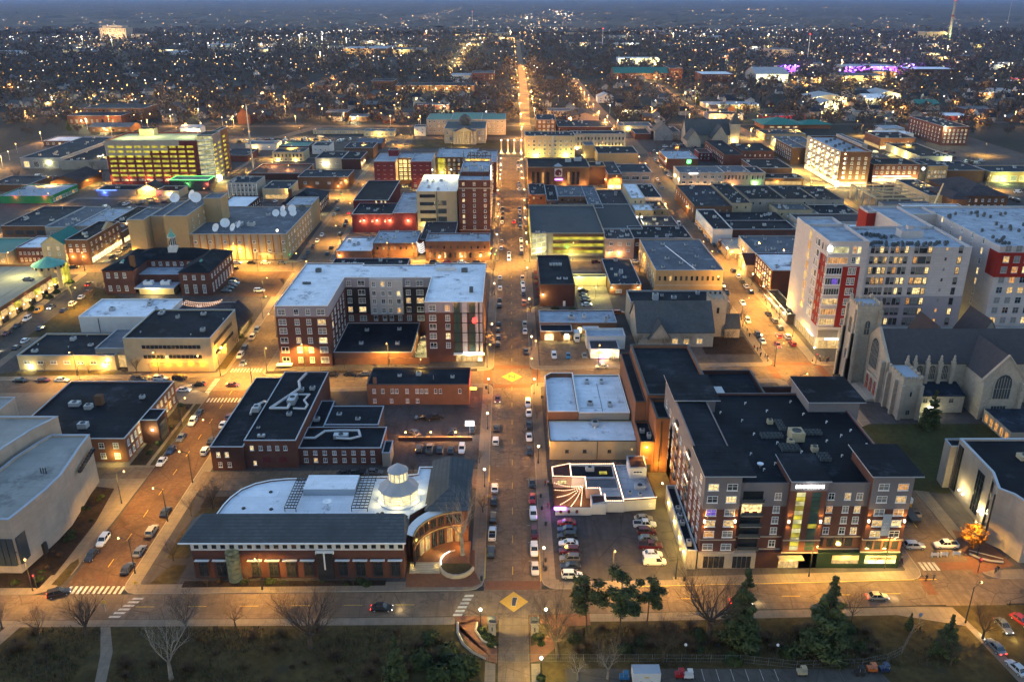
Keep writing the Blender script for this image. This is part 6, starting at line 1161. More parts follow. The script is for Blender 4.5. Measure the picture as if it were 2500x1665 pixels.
simple('brick_block','plain brick block with black roof, further right of the pair below the grey church',178.4,203,664,700,9,'brick_red','roof_black',(('S',5,1,3,6,1,1.2),),2,cap='trim_dark');simple('shop','low dark shop with a white upper room beside the tenth street',172,199,604,640,7,'brick_brown','roof_black',(('W',2,1,3,5,1.4,1.4),),3);simple('house','dark red hipped brick house between the two shop blocks',146,156,668,684,7,'brick_maroon','roof_maroon',(('S',2,2,2.6,3,1,1.3),),0)
b=Bld('church','grey-roofed pale stone church with steep gables and a spired tower','church',150,736);b.box('wall',152,190,752,774,0,8,'stone_tan');b.add('roof',MB().gable(152,190,752,774,8,20,'x','stone_tan','roof_slate'))
for x0,x1,y0,y1,z0,z1 in((150,162,736,753,6,14),(172,186,740,753,7,17)):b.box('wall',x0,x1,y0,y1,0,z0,'stone_tan');b.add('roof',MB().gable(x0,x1,y0,y1,z0,z1,'y','stone_tan','roof_slate'))
b.box('tower',190.5,198.5,752,760,0,17,'stone_tan');b.add('spire',MB().lathe(194.5,756,[(5.6,17),(.1,28)],4,'roof_slate',pi/4));light(b.root,(44,14,3),500,(1,.8,.45))
b=Bld('house','grey gabled church house left of the spired church','building',128,770);b.box('wall',128,144,772,792,0,8,'siding_grey');b.add('roof',MB().gable(128,144,772,792,8,15,'y','siding_grey','roof_slate'))
b=Bld('balcony_hotel','seven-storey brick hotel whose street side is dotted with rows of bright balcony lamps','hotel',219,571)
b.block(219.4,240,571.7,640,24,'brick_brown','roof_dirty',par=1.2,cap='trim_white');b.block(240.2,244,590,640,25.5,'concrete_wall','roof_grey',par=.3);b.units([(225+(i%3)*5,580+i*6,1.6,1.6,1.5)for i in range(9)],22.9,mat='unit_dark')
b.box('cladding',219.2,219.42,571.7,640,5,23.8,'limestone')
for k in range(6):
 for i in range(7):
  y=576+i*9;b.box('balcony',217.8,219.2,y-2.2,y+2.2,4.6+k*3.1,4.8+k*3.1,'concrete_wall')
  b.add('balcony_lamp',MB().ball((218.9,y,6.9+k*3.1),.42,'bulb_warm',6,4))
for k in(0,2,4):
 for i in(0,2,4,6):light(b.root,(-1,576+i*9-571,6+k*3.1),260,(1,.85,.5),r=.4)
b.row('S',221,239,571.7,(6,9.1,12.2,15.3,18.4),4,1.6,1.8,lit=.3);[b.add('balcony_lamp',MB().ball((222.4,571.2,6.9+k*3.1),.42,'bulb_warm',6,4))for k in range(6)]
b.box('ground_windows',219.1,219.3,573,638,.6,3.6,'lit_shop');b.box('ground_windows',221,239.5,571.5,571.72,.6,3.6,'lit_shop');b.box('corner_glow',218.6,220.6,571.0,572.2,.4,4.4,'sign_white')
for x,y,p in((-3,5,1500),(-3,30,700),(6,-4,900),(16,-4,900),(-3,50,500)):light(b.root,(x,y,4),p,(1,.86,.5),r=.5)
b=simple('shop_row','tall narrow brick shops with many windows left of the balcony hotel',214,224.5,655,700,13,'brick_brown','roof_grey',(('W',3,3,3.2,9,1.2,2),),2,lit=.1)
b=simple('shop_row','three-storey red brick shops with a lit white fascia on the wide avenue',249.5,281.3,588,612,12.4,'brick_red','roof_black',(('S',6,2,3.2,8,1.6,1.8),),3,lit=.08,blind=.3,cap='stucco_cream',shop=(('S',250,281,'lit_shop'),),lamps=((256,585,3,900,(1,.85,.5)),(268,585,3,900,(1,.85,.5)),(278,585,3,600,(1,.85,.5))));b.box('fascia',250,276,587.4,587.7,3.9,4.6,'sign_white');b.box('fascia',252,257,587.2,587.4,3.9,4.6,'neon_red')
b=simple('clock_front','dark shop front with a white clock face between the brick shops',281.5,286.4,587.6,600,12.6,'dark_wall','roof_black',units=0);o=b.add('clock_face',MB().lathe(0,0,[(1.1,0),(1.1,.1)],20,'sign_white'));o.rotation_euler=(pi/2,0,0);o.location=(2.4,-.2,9.6)
simple('shop_row','tan corner shops with a white cornice right of the clock',286.6,301,588,618,11.4,'brick_tan','roof_navy',(('S',6.4,1,3,6,1.2,1.8),('S',3.6,1,3,5,1.6,1.2)),3,lit=.4);simple('shop','plain brown shop on the wide avenue right of the tan corner',302,328,590,625,8,'brick_brown','roof_navy',(),4);simple('shop_row','green-lit arcade of shops at the right edge of the wide avenue',331,390,588,612,7.4,'brick_tan','roof_navy',(('S',1,1,3,9,4.4,3.6,'multi'),),4,lit=.8,lamps=((340,584,3,900,(.8,1,.3)),(360,584,3,900,(.9,1,.3))))
simple('store','brown brick store with glowing ground floor windows behind the balcony hotel',309.7,339,724,758,9.6,'brick_orange','roof_black',(('S',4.6,1,3,12,1.2,1.7,'bare'),),4,lit=.05,shop=(('S',310,338,'lit_shop'),('W',725,757,'lit_a')),lamps=((316,720,3,900,(1,.8,.35)),(332,720,3,900,(1,.8,.35))));b=simple('apartment_block','five-storey brick apartment block with a bright roof lamp at the far right',371,393.5,745,812,16,'brick_red','roof_navy',(('S',2.4,4,3.2,6,1.5,1.7),),8,lit=.3,lamps=((371,742,17,1600,(1,.95,.8),'bulb_white'),));b.row('W',748,810,371,(2.4,5.6,8.8,12),10,1.4,1.7,lit=.3)
b=Bld('pavilion','low brick pavilion with a wide teal hipped roof near the railway','building',242,836);b.box('wall',244,280,838,872,0,5,'brick_orange');hip(b,244,280,838,872,5,10,'roof_green',o=3);b.row('S',248,278,838,(2,),4,4,1.2,lit=.9);b.box('wall',281,310,845,865,0,4,'brick_orange');hip(b,282,310,845,865,4,7.5,'roof_green',o=2)
simple('store','long low building with a pale lit side wall in the right hand car parks',313,338,657,720,6,'stucco_cream','roof_black',(),7,lamps=((310,680,3,1200,(1,.85,.4)),(310,700,3,1200,(1,.85,.4)),(335,653,4,700,(.8,1,.5))));simple('shop','low brick station building behind the tenth street',226,262,770,800,6,'brick_tan','roof_navy',(('S',2,1,3,9,2,1.6),('W',2,1,3,7,1.6,1.6)),5,lit=.4);simple('shop','grey-lit shops across from the station building on the tenth street',224,250,712,745,8,'concrete_wall','roof_grey',(('W',2,2,3,7,1.4,1.6),),3,lit=.3)
b=simple('office','brown hall with an orange-lit side behind the balcony hotel',247,262,640,668,12,'brick_brown','roof_white',units=1,lamps=((262.8,648,4,700,(1,.5,.1)),));simple('hall','white curved-roof hall between the teal pavilion and the brick apartments',330,362,778,800,5,'white_paint','roof_white',(),2,lamps=((330,776,4,900,(1,.9,.6)),))
b=Bld('hipped_hall','brown brick hall with big dark hipped roofs right of the crane yard','building',270,500);b.box('wall',272,298,505,552,0,9,'brick_brown');hip(b,272,298,505,552,9,14,'roof_shingle',o=.8);b.box('wall',262,272,500,530,0,8,'brick_brown');hip(b,262,272,500,530,8,11,'roof_shingle',o=.6);b.row('S',273,297,505,(2,5.4),6,1.3,1.6,lit=.2);light(b.root,(-10,-3,4),200,(1,.7,.3))
simple('shop_row','cream-walled buildings with a cluttered roof right of the construction pit',254,268,512,561,7.6,'stucco_cream','roof_navy',(('W',3,1,3,9,1.1,1.8),('S',3,1,3,4,1.2,1.5)),8,lit=.1);simple('shop','long white-roofed building behind the second apartment slab',219,252,452,475,11,'brick_dark','roof_white',(),4,cap='trim_white')
b=Bld('building_site','concrete shell of a building under construction beside the tenth street','building site',216,490);m=MB()
for x in(217,224,231,238,245):m.box(x-.4,x+.4,500,500.8,0,8,'concrete_wall');m.box(x-.4,x+.4,540,540.8,0,8,'concrete_wall')
for y in(500,510,520,530,540):m.box(216.6,217.4,y-.4,y+.4,0,8,'concrete_wall');m.box(216.6,245,y-.35,y+.35,8,8.8,'stucco_cream')
m.box(216.6,217.4,500,540.8,8.01,8.9,'stucco_cream');m.box(244.6,245.4,500,540.8,8.01,8.9,'stucco_cream');m.box(218,246,492,499,0,7,'concrete_wall','roof_grey');b.add('frame',m);light(b.root,(6,40,6),900,(1,.6,.25))
t=empty('crane',(240,480,0),'yellow mobile crane with its boom raised beside the concrete shell','crane');MB().box(-3,3,-1.5,1.5,.6,2.6,'paint_car_yellow').obj('body',t);MB().tube((0,0,2.4),(16,22,17),.7,.35,4,'paint_car_yellow').obj('boom',t)
for x in(-2,0,2):MB().box(x-.5,x+.5,-1.7,1.7,0,1,'rubber').obj('wheel',t)
t=empty('radio_mast',(-187.5,621.5,0),'very tall thin radio mast standing by the parking garage','radio mast');MB().tube((0,0,0),(0,0,49),.7,.3,6,'metal').obj('pole',t);m=MB()
for i in range(8):m.box(-1,1,-.1,.1,8+i*5.4,8.2+i*5.4,'metal')
m.obj('rungs',t);MB().ball((0,0,30),.5,'neon_orange').obj('beacon',t)
# ====== CARS
def loft(m,S,mat,cap=True):
 """S: stations (x, [(y,z)...]) -> skin"""
 n=len(S[0][1]);k0=len(m.v);mi=m.mi(mat)
 for x,P in S:m.v+=[(x,y,z)for y,z in P]
 for i in range(len(S)-1):
  for j in range(n):
   a=k0+i*n+j;b_=k0+i*n+(j+1)%n;m.f.append((a,a+n,b_+n,b_));m.m.append(mi)
 if cap:m.f.append(tuple(k0+j for j in range(n)));m.m.append(mi);q=k0+(len(S)-1)*n;m.f.append(tuple(q+n-1-j for j in range(n)));m.m.append(mi)
def sec(w,zb,zt,r=.12):return[(-w+r,zb),(w-r,zb),(w,zb+r),(w,zt-r),(w-r*1.2,zt),(-w+r*1.2,zt),(-w,zt-r),(-w,zb+r)]
CARD={}
def car_data(kind,col):
 k=(kind,col)
 if k in CARD:return CARD[k]
 P='paint_car_'+col;body=MB();glass=MB();L=2.3 if kind=='sedan' else(2.35 if kind=='suv' else(2.8 if kind=='pickup' else 2.6))
 belt={'sedan':.92,'suv':1.08,'pickup':1.12,'van':1.2}[kind];top={'sedan':1.43,'suv':1.72,'pickup':1.85,'van':2.1}[kind]
 st=[(-L,sec(.74,.38,belt-.22)),(-L+.12,sec(.86,.28,belt-.06)),(-L+.7,sec(.91,.24,belt)),(.5,sec(.92,.24,belt)),(L-.9,sec(.9,.24,belt-.06)),(L-.25,sec(.84,.26,belt-.2)),(L,sec(.68,.36,belt-.34))]
 loft(body,st,P)
 if kind=='sedan':xs=(-L+.55,-L+1.15,.25,1.05)
 elif kind=='suv':xs=(-L+.08,-L+.42,.3,1.05)
 elif kind=='pickup':xs=(-.75,-.6,.75,1.4)
 else:xs=(-L+.05,-L+.2,1.0,1.75)
 G=lambda w,z:[(-w,z),(w,z)]
 x0,x1,x2,x3=xs;wb,wt=.84,.66 if kind=='sedan' else .72
 def quad(a,b_,c,d,mt):glass.face([a,b_,c,d],mt)
 Bt=[(x0,-wb,belt-.02),(x3,-wb,belt-.04),(x3,wb,belt-.04),(x0,wb,belt-.02)];Tp=[(x1,-wt,top),(x2,-wt,top),(x2,wt,top),(x1,wt,top)]
 gm='glass_dark'
 for i in range(4):j=(i+1)%4;quad(Bt[i],Bt[j],Tp[j],Tp[i],gm)
 body.prism([(x1-.03,-wt-.02),(x2+.03,-wt-.02),(x2+.03,wt+.02),(x1-.03,wt+.02)],top-.03,top+.03,P)
 for i in range(4):
  a,b_=Vector(Bt[i]),Vector(Tp[i]);body.tube(a,b_,.06,.05,4,P)
 if kind!='van':xm=(x1+x2)/2;[body.tube((xm,s*wb,belt-.02),(xm,s*wt,top),.05,.05,4,P)for s in(-1,1)]
 if kind=='van':
  for s in(-1,1):body.face([(x0,s*(wb+.012),belt),(x2-.7,s*(wb+.012),belt),(x2-.8,s*(wt+.02),top-.02),(x1,s*(wt+.02),top-.02)],P)
 if kind=='pickup':body.box(-L+.12,-.85,-.76,.76,belt-.06,belt+.005,'rubber');body.box(-L+.1,-.8,-.88,-.76,belt-.05,belt+.1,P);body.box(-L+.1,-.8,.76,.88,belt-.05,belt+.1,P);body.box(-L+.02,-L+.14,-.86,.86,belt-.2,belt+.1,P)
 wh=MB();wh.tube((0,-.11,0),(0,.11,0),.34,.34,14,'rubber');rim=MB().tube((0,-.125,0),(0,.125,0),.2,.2,10,'metal')
 hl=MB().box(-.05,.05,-.2,.2,-.07,.07,'trim_white');tl=MB().box(-.05,.05,-.18,.18,-.07,.09,'brick_maroon')
 for q in(hl,tl):pass
 full=MB()
 for src in(body,glass):
  n=len(full.v);full.v+=src.v;full.f+=[tuple(i+n for i in f)for f in src.f];full.m+=[full.mi(src.mats[q])for q in src.m]
 for x in(-L*.63,L*.64):
  for y in(-.84,.84):full.tube((x,y-.1,.34),(x,y+.1,.34),.34,.34,10,'rubber')
 full.box(L-.2,L-.06,-.72,-.4,belt-.46,belt-.32,'trim_white').box(L-.2,L-.06,.4,.72,belt-.46,belt-.32,'trim_white')
 full.box(-L-.01,-L+.1,-.74,-.45,belt-.38,belt-.24,'brick_maroon').box(-L-.01,-L+.1,.45,.74,belt-.38,belt-.24,'brick_maroon')
 CARD[k]=dict(body=body.data('body'),glass=glass.data('windows'),wheel=wh.data('wheel'),rim=rim.data('rim'),head=hl.data('headlight'),tail=tl.data('tail_light'),full=full.data('car'),L=L,belt=belt);return CARD[k]
HEAD_ON=MB().box(-.06,.06,-.2,.2,-.08,.08,'head_lamp').data('headlight');TAIL_ON=MB().box(-.06,.06,-.18,.18,-.08,.09,'tail_lamp').data('tail_light')
PROTO={}
KN=dict(sedan='car',suv='suv',pickup='pickup_truck',van='van')
def car(x,y,ang,kind,col,label,group=None,z=.03,on=False,detail=None):
 detail=y<330 if detail is None else detail
 d=car_data(kind,col);nm='parked_'+KN[kind]if not on else 'moving_'+KN[kind]
 if not detail:o=put(nm,d['full'],None,(x,y,z),ang,label=label,category='car' if kind in('sedan','suv')else kind.replace('pickup','pickup truck'),group=group);
 else:
  o=empty(nm,(x,y,z),label,'car' if kind in('sedan','suv')else kind.replace('pickup','pickup truck'),group,ang)
  put('body',d['body'],o);put('windows',d['glass'],o);L=d['L']
  for wx in(-L*.63,L*.64):
   for wy in(-.82,.82):put('rim',d['rim'],put('wheel',d['wheel'],o,(wx,wy,.34)))
  for s in(-.55,.55):put('headlight',HEAD_ON if on else d['head'],o,(L-.12,s,d['belt']-.4));put('tail_light',TAIL_ON if on else d['tail'],o,(-L+.02,s*1.08,d['belt']-.3))
 if on:
  L=d['L']
  if not detail:
   for s in(-.55,.55):put('headlight',HEAD_ON,o,(L+.02,s,d['belt']-.4));put('tail_light',TAIL_ON,o,(-L-.05,s,d['belt']-.3))
  light(o,(L+1.5,0,.8),12,(1,.95,.85),r=.3,name='headlight_beam')
 return o
N_,S_D,E_,W_=pi/2,-pi/2,0,pi
ORD=['first','second','third','fourth','fifth','sixth','seventh','eighth','ninth','tenth','eleventh','twelfth','thirteenth','fourteenth','fifteenth','sixteenth','seventeenth','eighteenth','nineteenth','twentieth','twenty-first','twenty-second']
W3=dict(w='white',s='silver',g='grey',k='black',b='dark_blue',r='red',m='maroon',u='blue',y='yellow',o='orange',t='tan')
K3=dict(c='sedan',s='suv',p='pickup',v='van')
def cars(where,L,ang,codes,grp,z=.03,frm='from near end',jit=.06,on=()):
 """one row of parked cars; codes: colour letter + kind letter for each"""
 for i,(p,cd_)in enumerate(zip(L,codes.split())):
  col,kind=W3[cd_[0]],K3[cd_[1]];a=ang if not isinstance(ang,(list,tuple))else ang[i]
  kd={'sedan':'car','suv':'SUV','pickup':'pickup truck','van':'van'}[kind]
  car(p[0]+random.uniform(-.1,.1),p[1],a+random.uniform(-jit,jit)*.4,kind,col,'%s %s parked %s, %s %s'%(col.replace('_',' '),kd,where,ORD[i],frm),grp,z)
G8='cars parked along the central street'
cars('on the left kerb of the central street',[(-4.9,164.7),(-4.9,172),(-4.8,178.8),(-4.8,186.4),(-4.7,192.5),(-4.8,217.9),(-4.8,225.9)],N_,'ks wp ks kc wc ws kc',G8)
car(-4.6,245.6,S_D,'sedan','maroon','dark red car with its lights on waiting near the brick crossing of the central street',G8,on=True)
cars('on the right kerb of the central street',[(5.1,158.6),(5.1,165.5),(5.2,172.3),(5.2,180.2),(5.1,187.5),(5.3,194.9),(4.9,212.1),(4.9,220.1),(5,227.7),(5.1,235.7),(5.1,242.2)],S_D,'sc ws ms ws rc kc kc wc kc wc ws',G8)
cars('on the left kerb of the second block',[(-5.1,y)for y in(291.7,298.7,306.1,312.9,333.9,341.2,356.4,372.2)],N_,'ks gs kc kc ks kc ws wc',G8)
cars('on the right kerb of the second block',[(5.1,y)for y in(284.6,304.7,311.5,336.8,348.9,355.3,363,370.3)],S_D,'kc wc ts os kc ws wc ts',G8)
cars('on the left kerb of the third block',[(-5.1,y)for y in(420.5,434,474,485.1,496.7,508.7)],N_,'ws gc wc kc ks kc',G8);cars('on the right kerb of the third block',[(5.1,y)for y in(411.9,419,427.9,437.1,461.7,470.4,479.5,488.9,498.6,508.7)],S_D,'kc ws ts wc gs kc ks kc gs kc',G8)
cars('on the right kerb of the fourth block',[(5.4,y)for y in(562.8,572.9,583.3,631.7,647.3,663.7)],S_D,'wc ts kc gs wc kc',G8)
car(-1.2,402,S_D,'suv','white','white car with dazzling headlights coming down the central street',on=True);car(-1.2,410.5,S_D,'sedan','silver','silver car following the dazzling white one down the central street',on=True);car(1.6,476,N_,'sedan','red','red car driving away up the central street with tail lights on',on=True)
G7='cars parked along the brick street'
cars('on the right kerb of the brick street',[(-86.7,158.8),(-86.7,165.2),(-86.8,173.3),(-86.7,181.5),(-86.9,212.2),(-87.2,218.4),(-86.9,228.4),(-86.7,233.3)],[N_]*8,'kc gc ts kc ws kc wc mc',G7)
cars('on the left kerb of the brick street',[(-97,163.6),(-96.8,169.4),(-97,206.2),(-96.9,212.8),(-96.6,220),(-96.6,229.8),(-96.6,235.7)],S_D,'kc ws wc bc gc ws kc',G7)
cars('on the left kerb beyond the second avenue',[(-97.3,281.1),(-97.5,287.3),(-97.8,298.2),(-98.1,305.8)],S_D,'ws ks ts gs',G7);car(-94.3,274.4,S_D,'sedan','grey','grey car with its headlights on driving towards the second avenue crossing',on=True)
cars('on the left kerb by the telephone building',[(-102,y)for y in(405,412.9,425.2,435.2,447.1)]+[(-104,492.3),(-104.6,505.4)],S_D,'kc kc kc wc wc gc kc',G7);cars('on the right kerb by the low corner shop',[(-91.9,411.5),(-92.2,422.4),(-92.5,448.6),(-93.2,467.9),(-94,478)],N_,'kc kc ks kc gs',G7)
car(-96.2,497.8,N_,'sedan','red','red car with tail lights glowing beyond the telephone building',on=True)
GL='cars parked along the second avenue'
cars('on the second avenue by the buff offices',[(-164.8,260),(-157.2,260.2),(-151,260.4),(-125.3,261.2),(-118.4,261.5),(-112.1,261.8)],E_,'kc mc wc gp ws ks',GL,frm='from the left');cars('on the second avenue by the U-shaped block',[(-61.2,264.8),(-55,265),(-49.5,265.2)],E_,'kc kc gc',GL,frm='from the left')
cars('in the car park behind the brick office',[(-163.3,240),(-157.8,240)],E_,'gc gc',GL,z=.17,frm='from the left');car(-107.4,252.6,0,'sedan','white','white car with tail lights on stopped before the brick street',on=True);car(-104,257,pi,'sedan','black','black car turning at the brick street crossing',on=True);car(-92.5,256.4,0,'sedan','maroon','dark car crossing the brick street at speed',on=True)
cars('in the car park behind the hall',[(-28.8,222.9),(-17.7,223.5),(-11.8,224.2),(-27.8,232.5),(-23.7,232.4)],[2.2,1.4,1.5,.5,.3],'gc kc ks kc kp','cars in the upper car park',z=.17,frm='counted from front left')
cars('nose-in at the brick wall behind the hall',[(-26.4,213.0),(-23.5,213),(-20.5,212.7),(-17.4,212.4),(-14.3,212.9)],[N_,N_,N_,N_,S_D],'ks gp kc kc ws','cars in the lower car park',z=.17,frm='from the left');cars('in the alley behind the lantern hall',[(-45,199.8),(-41.6,200.1),(-37.4,200.4)],[.3,.3,0],'kc ks gc','cars in the alley',z=.17,frm='from the left')
cars('on the left of the front car park',[(13.1,y)for y in(156,159.2,162,165,167.9,170.7,173.5,176.4)],[0,pi,pi,pi,pi,pi,pi,pi],'ws kc gs ms wc ks bc rc','cars on the left side of the front car park',z=.17)
cars('on the right of the front car park',[(32.2,y)for y in(160.7,163.7,166.8,169.7,172.6,175.5,178.2)],0,'wv wc mp gc ms wp tc','cars on the right side of the front car park',z=.17)
cars('in the small car park by the cafe',[(15.2,280.4),(20.2,280.4),(26.1,280.4)],S_D,'ws uc gc','cars by the cafe',z=.17,frm='from the left');car(31.3,271.2,pi,'sedan','silver','silver car parked on the second avenue in front of the neon cafe')
t=empty('box_truck',(24.4,297,.17),'white box truck backed up to the brown brick shops','truck',rz=S_D);MB().box(-2.6,1.3,-1.1,1.1,.7,3.2,'white_paint').obj('cargo_box',t);m=MB();loft(m,[(1.4,sec(1,.4,2.3)),(2.3,sec(1,.4,2.2)),(2.6,sec(.95,.4,1.3)),(3.2,sec(.9,.4,1.1))],'paint_car_white');m.obj('cab',t);MB().box(2.35,2.62,-.8,.8,1.35,2.1,'glass_dark').obj('windscreen',t)
for x in(-1.6,2.2):
 for y in(-.95,.95):MB().tube((x,y-.12,.42),(x,y+.12,.42),.42,.42,12,'rubber').obj('wheel',t)
G6='cars parked along the left street'
cars('on the left kerb of the left street',[(-193.0,303.2),(-193.2,311),(-193.4,318.6),(-193.6,328.3)],S_D,'mc kc ws yv',G6);cars('by the bright corner shops',[(-197,y)for y in(405.5,412.5,420.5,427,434.1)],S_D,'kc wc kc kc wc',G6)
cars('on the right kerb of the left street',[(-181.6,289.1),(-181.9,295.8),(-182.4,308.2),(-183.4,328.9),(-183.6,336.6),(-184,345.3),(-184.3,352.4)],N_,'kc wc bc bc ws wc mc',G6);car(-189,363.2,N_,'sedan','black','black car with red tail lights waiting on the left street',on=True);car(-190.8,333,S_D,'sedan','grey','grey car with headlights on coming down the left street',on=True);car(-186,283,N_,'sedan','maroon','car with tail lights on at the lower left of the left street',on=True)
cars('by the gable end of the cream corner building',[(-213.2,387.2),(-207.8,388.9)],0,'kc kc',G6,frm='from the left');car(-204.6-4,351.1,0,'sedan','grey','grey car alone on the open top of the parking deck',z=6.15)
cars('in the brick-paved lot beside the U-shaped red hall',[(-124.5,352.9),(-124.4,356.9),(-124,360),(-124.2,364),(-126.4,369.6)],0,'gc gc kc ws kc','cars beside the red hall',z=.17);car(-110.1,353.3,0,'suv','white','white off-roader alone on the right of the brick-paved lot',z=.17);car(-130.9,386,pi,'sedan','black','black car on the third avenue behind the red hall')
GC='cars parked along the third avenue';cars('on the third avenue before the telephone building',[(-132.6,396),(-125.4,395.8),(-118.6,395.6),(-110.9,395.4)],0,'wc kc wc gc',GC,frm='from the left');cars('on the third avenue before the long bar',[(-37.3,396.4),(-31.2,396.4),(-24.1,396.4),(-16.6,396.4)],0,'gs rc wc kc',GC,frm='from the left');cars('on the third avenue right of the garage',[(40.9,396.6),(60,397)],0,'ms wc',GC,frm='from the left')
cars('in the yellow-lit car court',[(31.3,y)for y in(334.9,339.9,343.7,347.6,352.6)],.15,'wc kc gc kc ks','cars in the car court',z=.17);car(43.6,324.9,0,'suv','orange','orange-brown car behind the small stone church',z=.17)
G9='cars parked along the right street'
cars('on the left kerb of the right street',[(93.6,y)for y in(294.4,300.7,315.9,351,361.4,408.6)]+[(94.6,469.8),(101.4,567),(102,582.4),(102.6,595.9)],S_D,'wc ks ws kc wv kc wv gc kc wc',G9);cars('on the right kerb of the right street',[(104.1,y)for y in(292.1,299.1,308.1,315.9,324,351.6,359.2,365.9,374,382.5)]+[(104.6,y)for y in(414.2,427.3,436.5,444.4,454.2,460.3,469.8,478.8)]+[(105.2,490.1),(105.8,501.9),(106.2,512.1)],N_,'rs ws bs gs kc kc wc kc wc ks bc kc gc wc kc ws wc kc wc gc kc',G9)
car(97,337.3,S_D,'sedan','white','white car driving down the right street',on=True);car(101.2,299.9,N_,'sedan','red','red car driving up the right street beside the tower',on=True);car(98.1,290.5,S_D,'sedan','red','bright red car with headlights on nearing the crowd at the corner',on=True)
cars('on the right kerb beyond the wide avenue',[(113,y)for y in(600,612,622,634,646,660,672)],N_,'kc wc kc gc wc kc ws',G9)
cars('nose-out before the brick shops of the wide avenue',[(250+3.1*i,577)for i in range(11)],N_,'wc rc kc rc ms kc wc rc gc kc ws','cars along the wide avenue',frm='from the left')
car(94.2,166.9,0,'suv','silver','silver car with a glass roof stopped behind the white barricades');car(101.7,167.2,pi,'pickup','white','white pickup truck stopped behind the white barricades');car(95.6,133.6,1.75,'sedan','grey','grey car with amber lights parked at the bottom right kerb',on=True);car(96.6,127.8,1.8,'sedan','silver','silver car parked at the bottom right corner')
car(100.4,139.6,-1.5,'sedan','grey','grey car with red brake lights at the right corner',on=True);car(105.0,141.2,-1.2,'sedan','red','red car half seen at the right edge by the kerb');car(78.3,148.8,0,'sedan','tan','tan car driving right along the campus avenue',on=True);car(-27.6,145.4,0,'sedan','black','dark car driving right on the campus avenue below the hall',on=True);car(48.6,147.2,0,'sedan','black','dark car on the campus avenue in front of the apartment block',on=True)
car(-98.0,150.2,.45,'suv','black','dark car turning out of the brick street at the lower left',on=True)
random.seed(11)
GP='cars in the car parks beyond the telephone building';pc='wc kc gc wc ws kc rc gc wc wv kc wc gc kc wc'.split()
for i,(x,y)in enumerate([(-161.5,526.4),(-158,527),(-154.4,526.4),(-147.4,528),(-158,511),(-154.6,511),(-151.1,511),(-112,529)]):car(x+3 if x>-120 else x,y,1.4,K3[pc[i][1]],W3[pc[i][0]],'car parked in the small lot behind the telephone building, %s of the group'%ORD[i],GP,z=.17)
for i in range(150):
 x,y=random.choice([(-255,660),(-250,520),(-225,530),(330,560),(300,560),(320,530),(340,610),(350,540),(-330,610),(-380,560),(240,480),(360,470),(180,720),(120,720),(-240,500),(-228,770),(-210,770),(-188,768),(-172,770),(-140,772),(-182,790),(-218,745),(150,742),(142,735),(300,690),(290,700),(345,690),(350,700),(360,660),(420,880),(400,860)]);x+=random.uniform(-14,14);y+=random.uniform(-9,9)
 car(x,y,random.choice([1.57,1.4,0]),random.choice(['sedan','sedan','suv','van']),random.choice(['white','black','grey','silver','white','maroon']),'small car parked in the distant car parks beyond downtown','cars in the distant car parks',z=.17)
 # ====== STREET LAMPS
def lamp_proto(kind):
 if kind=='cobra':
  t=empty('street_lamp',(0,0,-500),'x','street lamp');MB().tube((0,0,0),(0,0,.8),.2,.16,8,'metal_dark').tube((0,0,.8),(0,0,9.0),.12,.08,8,'metal_dark').obj('pole',t)
  MB().tube((0,0,8.8),(1.9,0,9.5),.06,.05,6,'metal_dark').obj('arm',t);MB().box(1.7,2.5,-.18,.18,9.42,9.58,'metal_dark').obj('lamp_head',t);MB().ball((2.15,0,9.38),.24,'bulb_sodium',8,5).obj('lens',t)
  return t
 t=empty('street_lamp',(0,0,-500),'x','street lamp');h={'globe':4.2,'off':3.4}.get(kind,5)
 MB().lathe(0,0,[(.2,0),(.2,.5),(.09,.7),(.07,h-.3),(.14,h-.2),(.14,h-.05)],8,'metal_dark').obj('pole',t);MB().ball((0,0,h+.22),.30,{'globe':'bulb_white','off':'trim_white'}.get(kind,'bulb_warm'),10,6).obj('lamp_globe',t);return t
PR={k:lamp_proto(k)for k in('cobra','globe','warm','off')}
def lamp(kind,x,y,label,rz=0,power=900,color=None,group='street lamps',z=.15):
 t=copy_thing(PR[kind],(x,y,z),rz,label=label,group=group)
 if power:
  if kind=='cobra':light(t,(2.15,0,8.9),power*1.9,color or(1,.58,.16),cone=150,r=.35)
  else:light(t,(0,0,4.9 if kind=='globe' else 5.6),power*1.8,color or(1,.72,.34),r=.4)
 return t
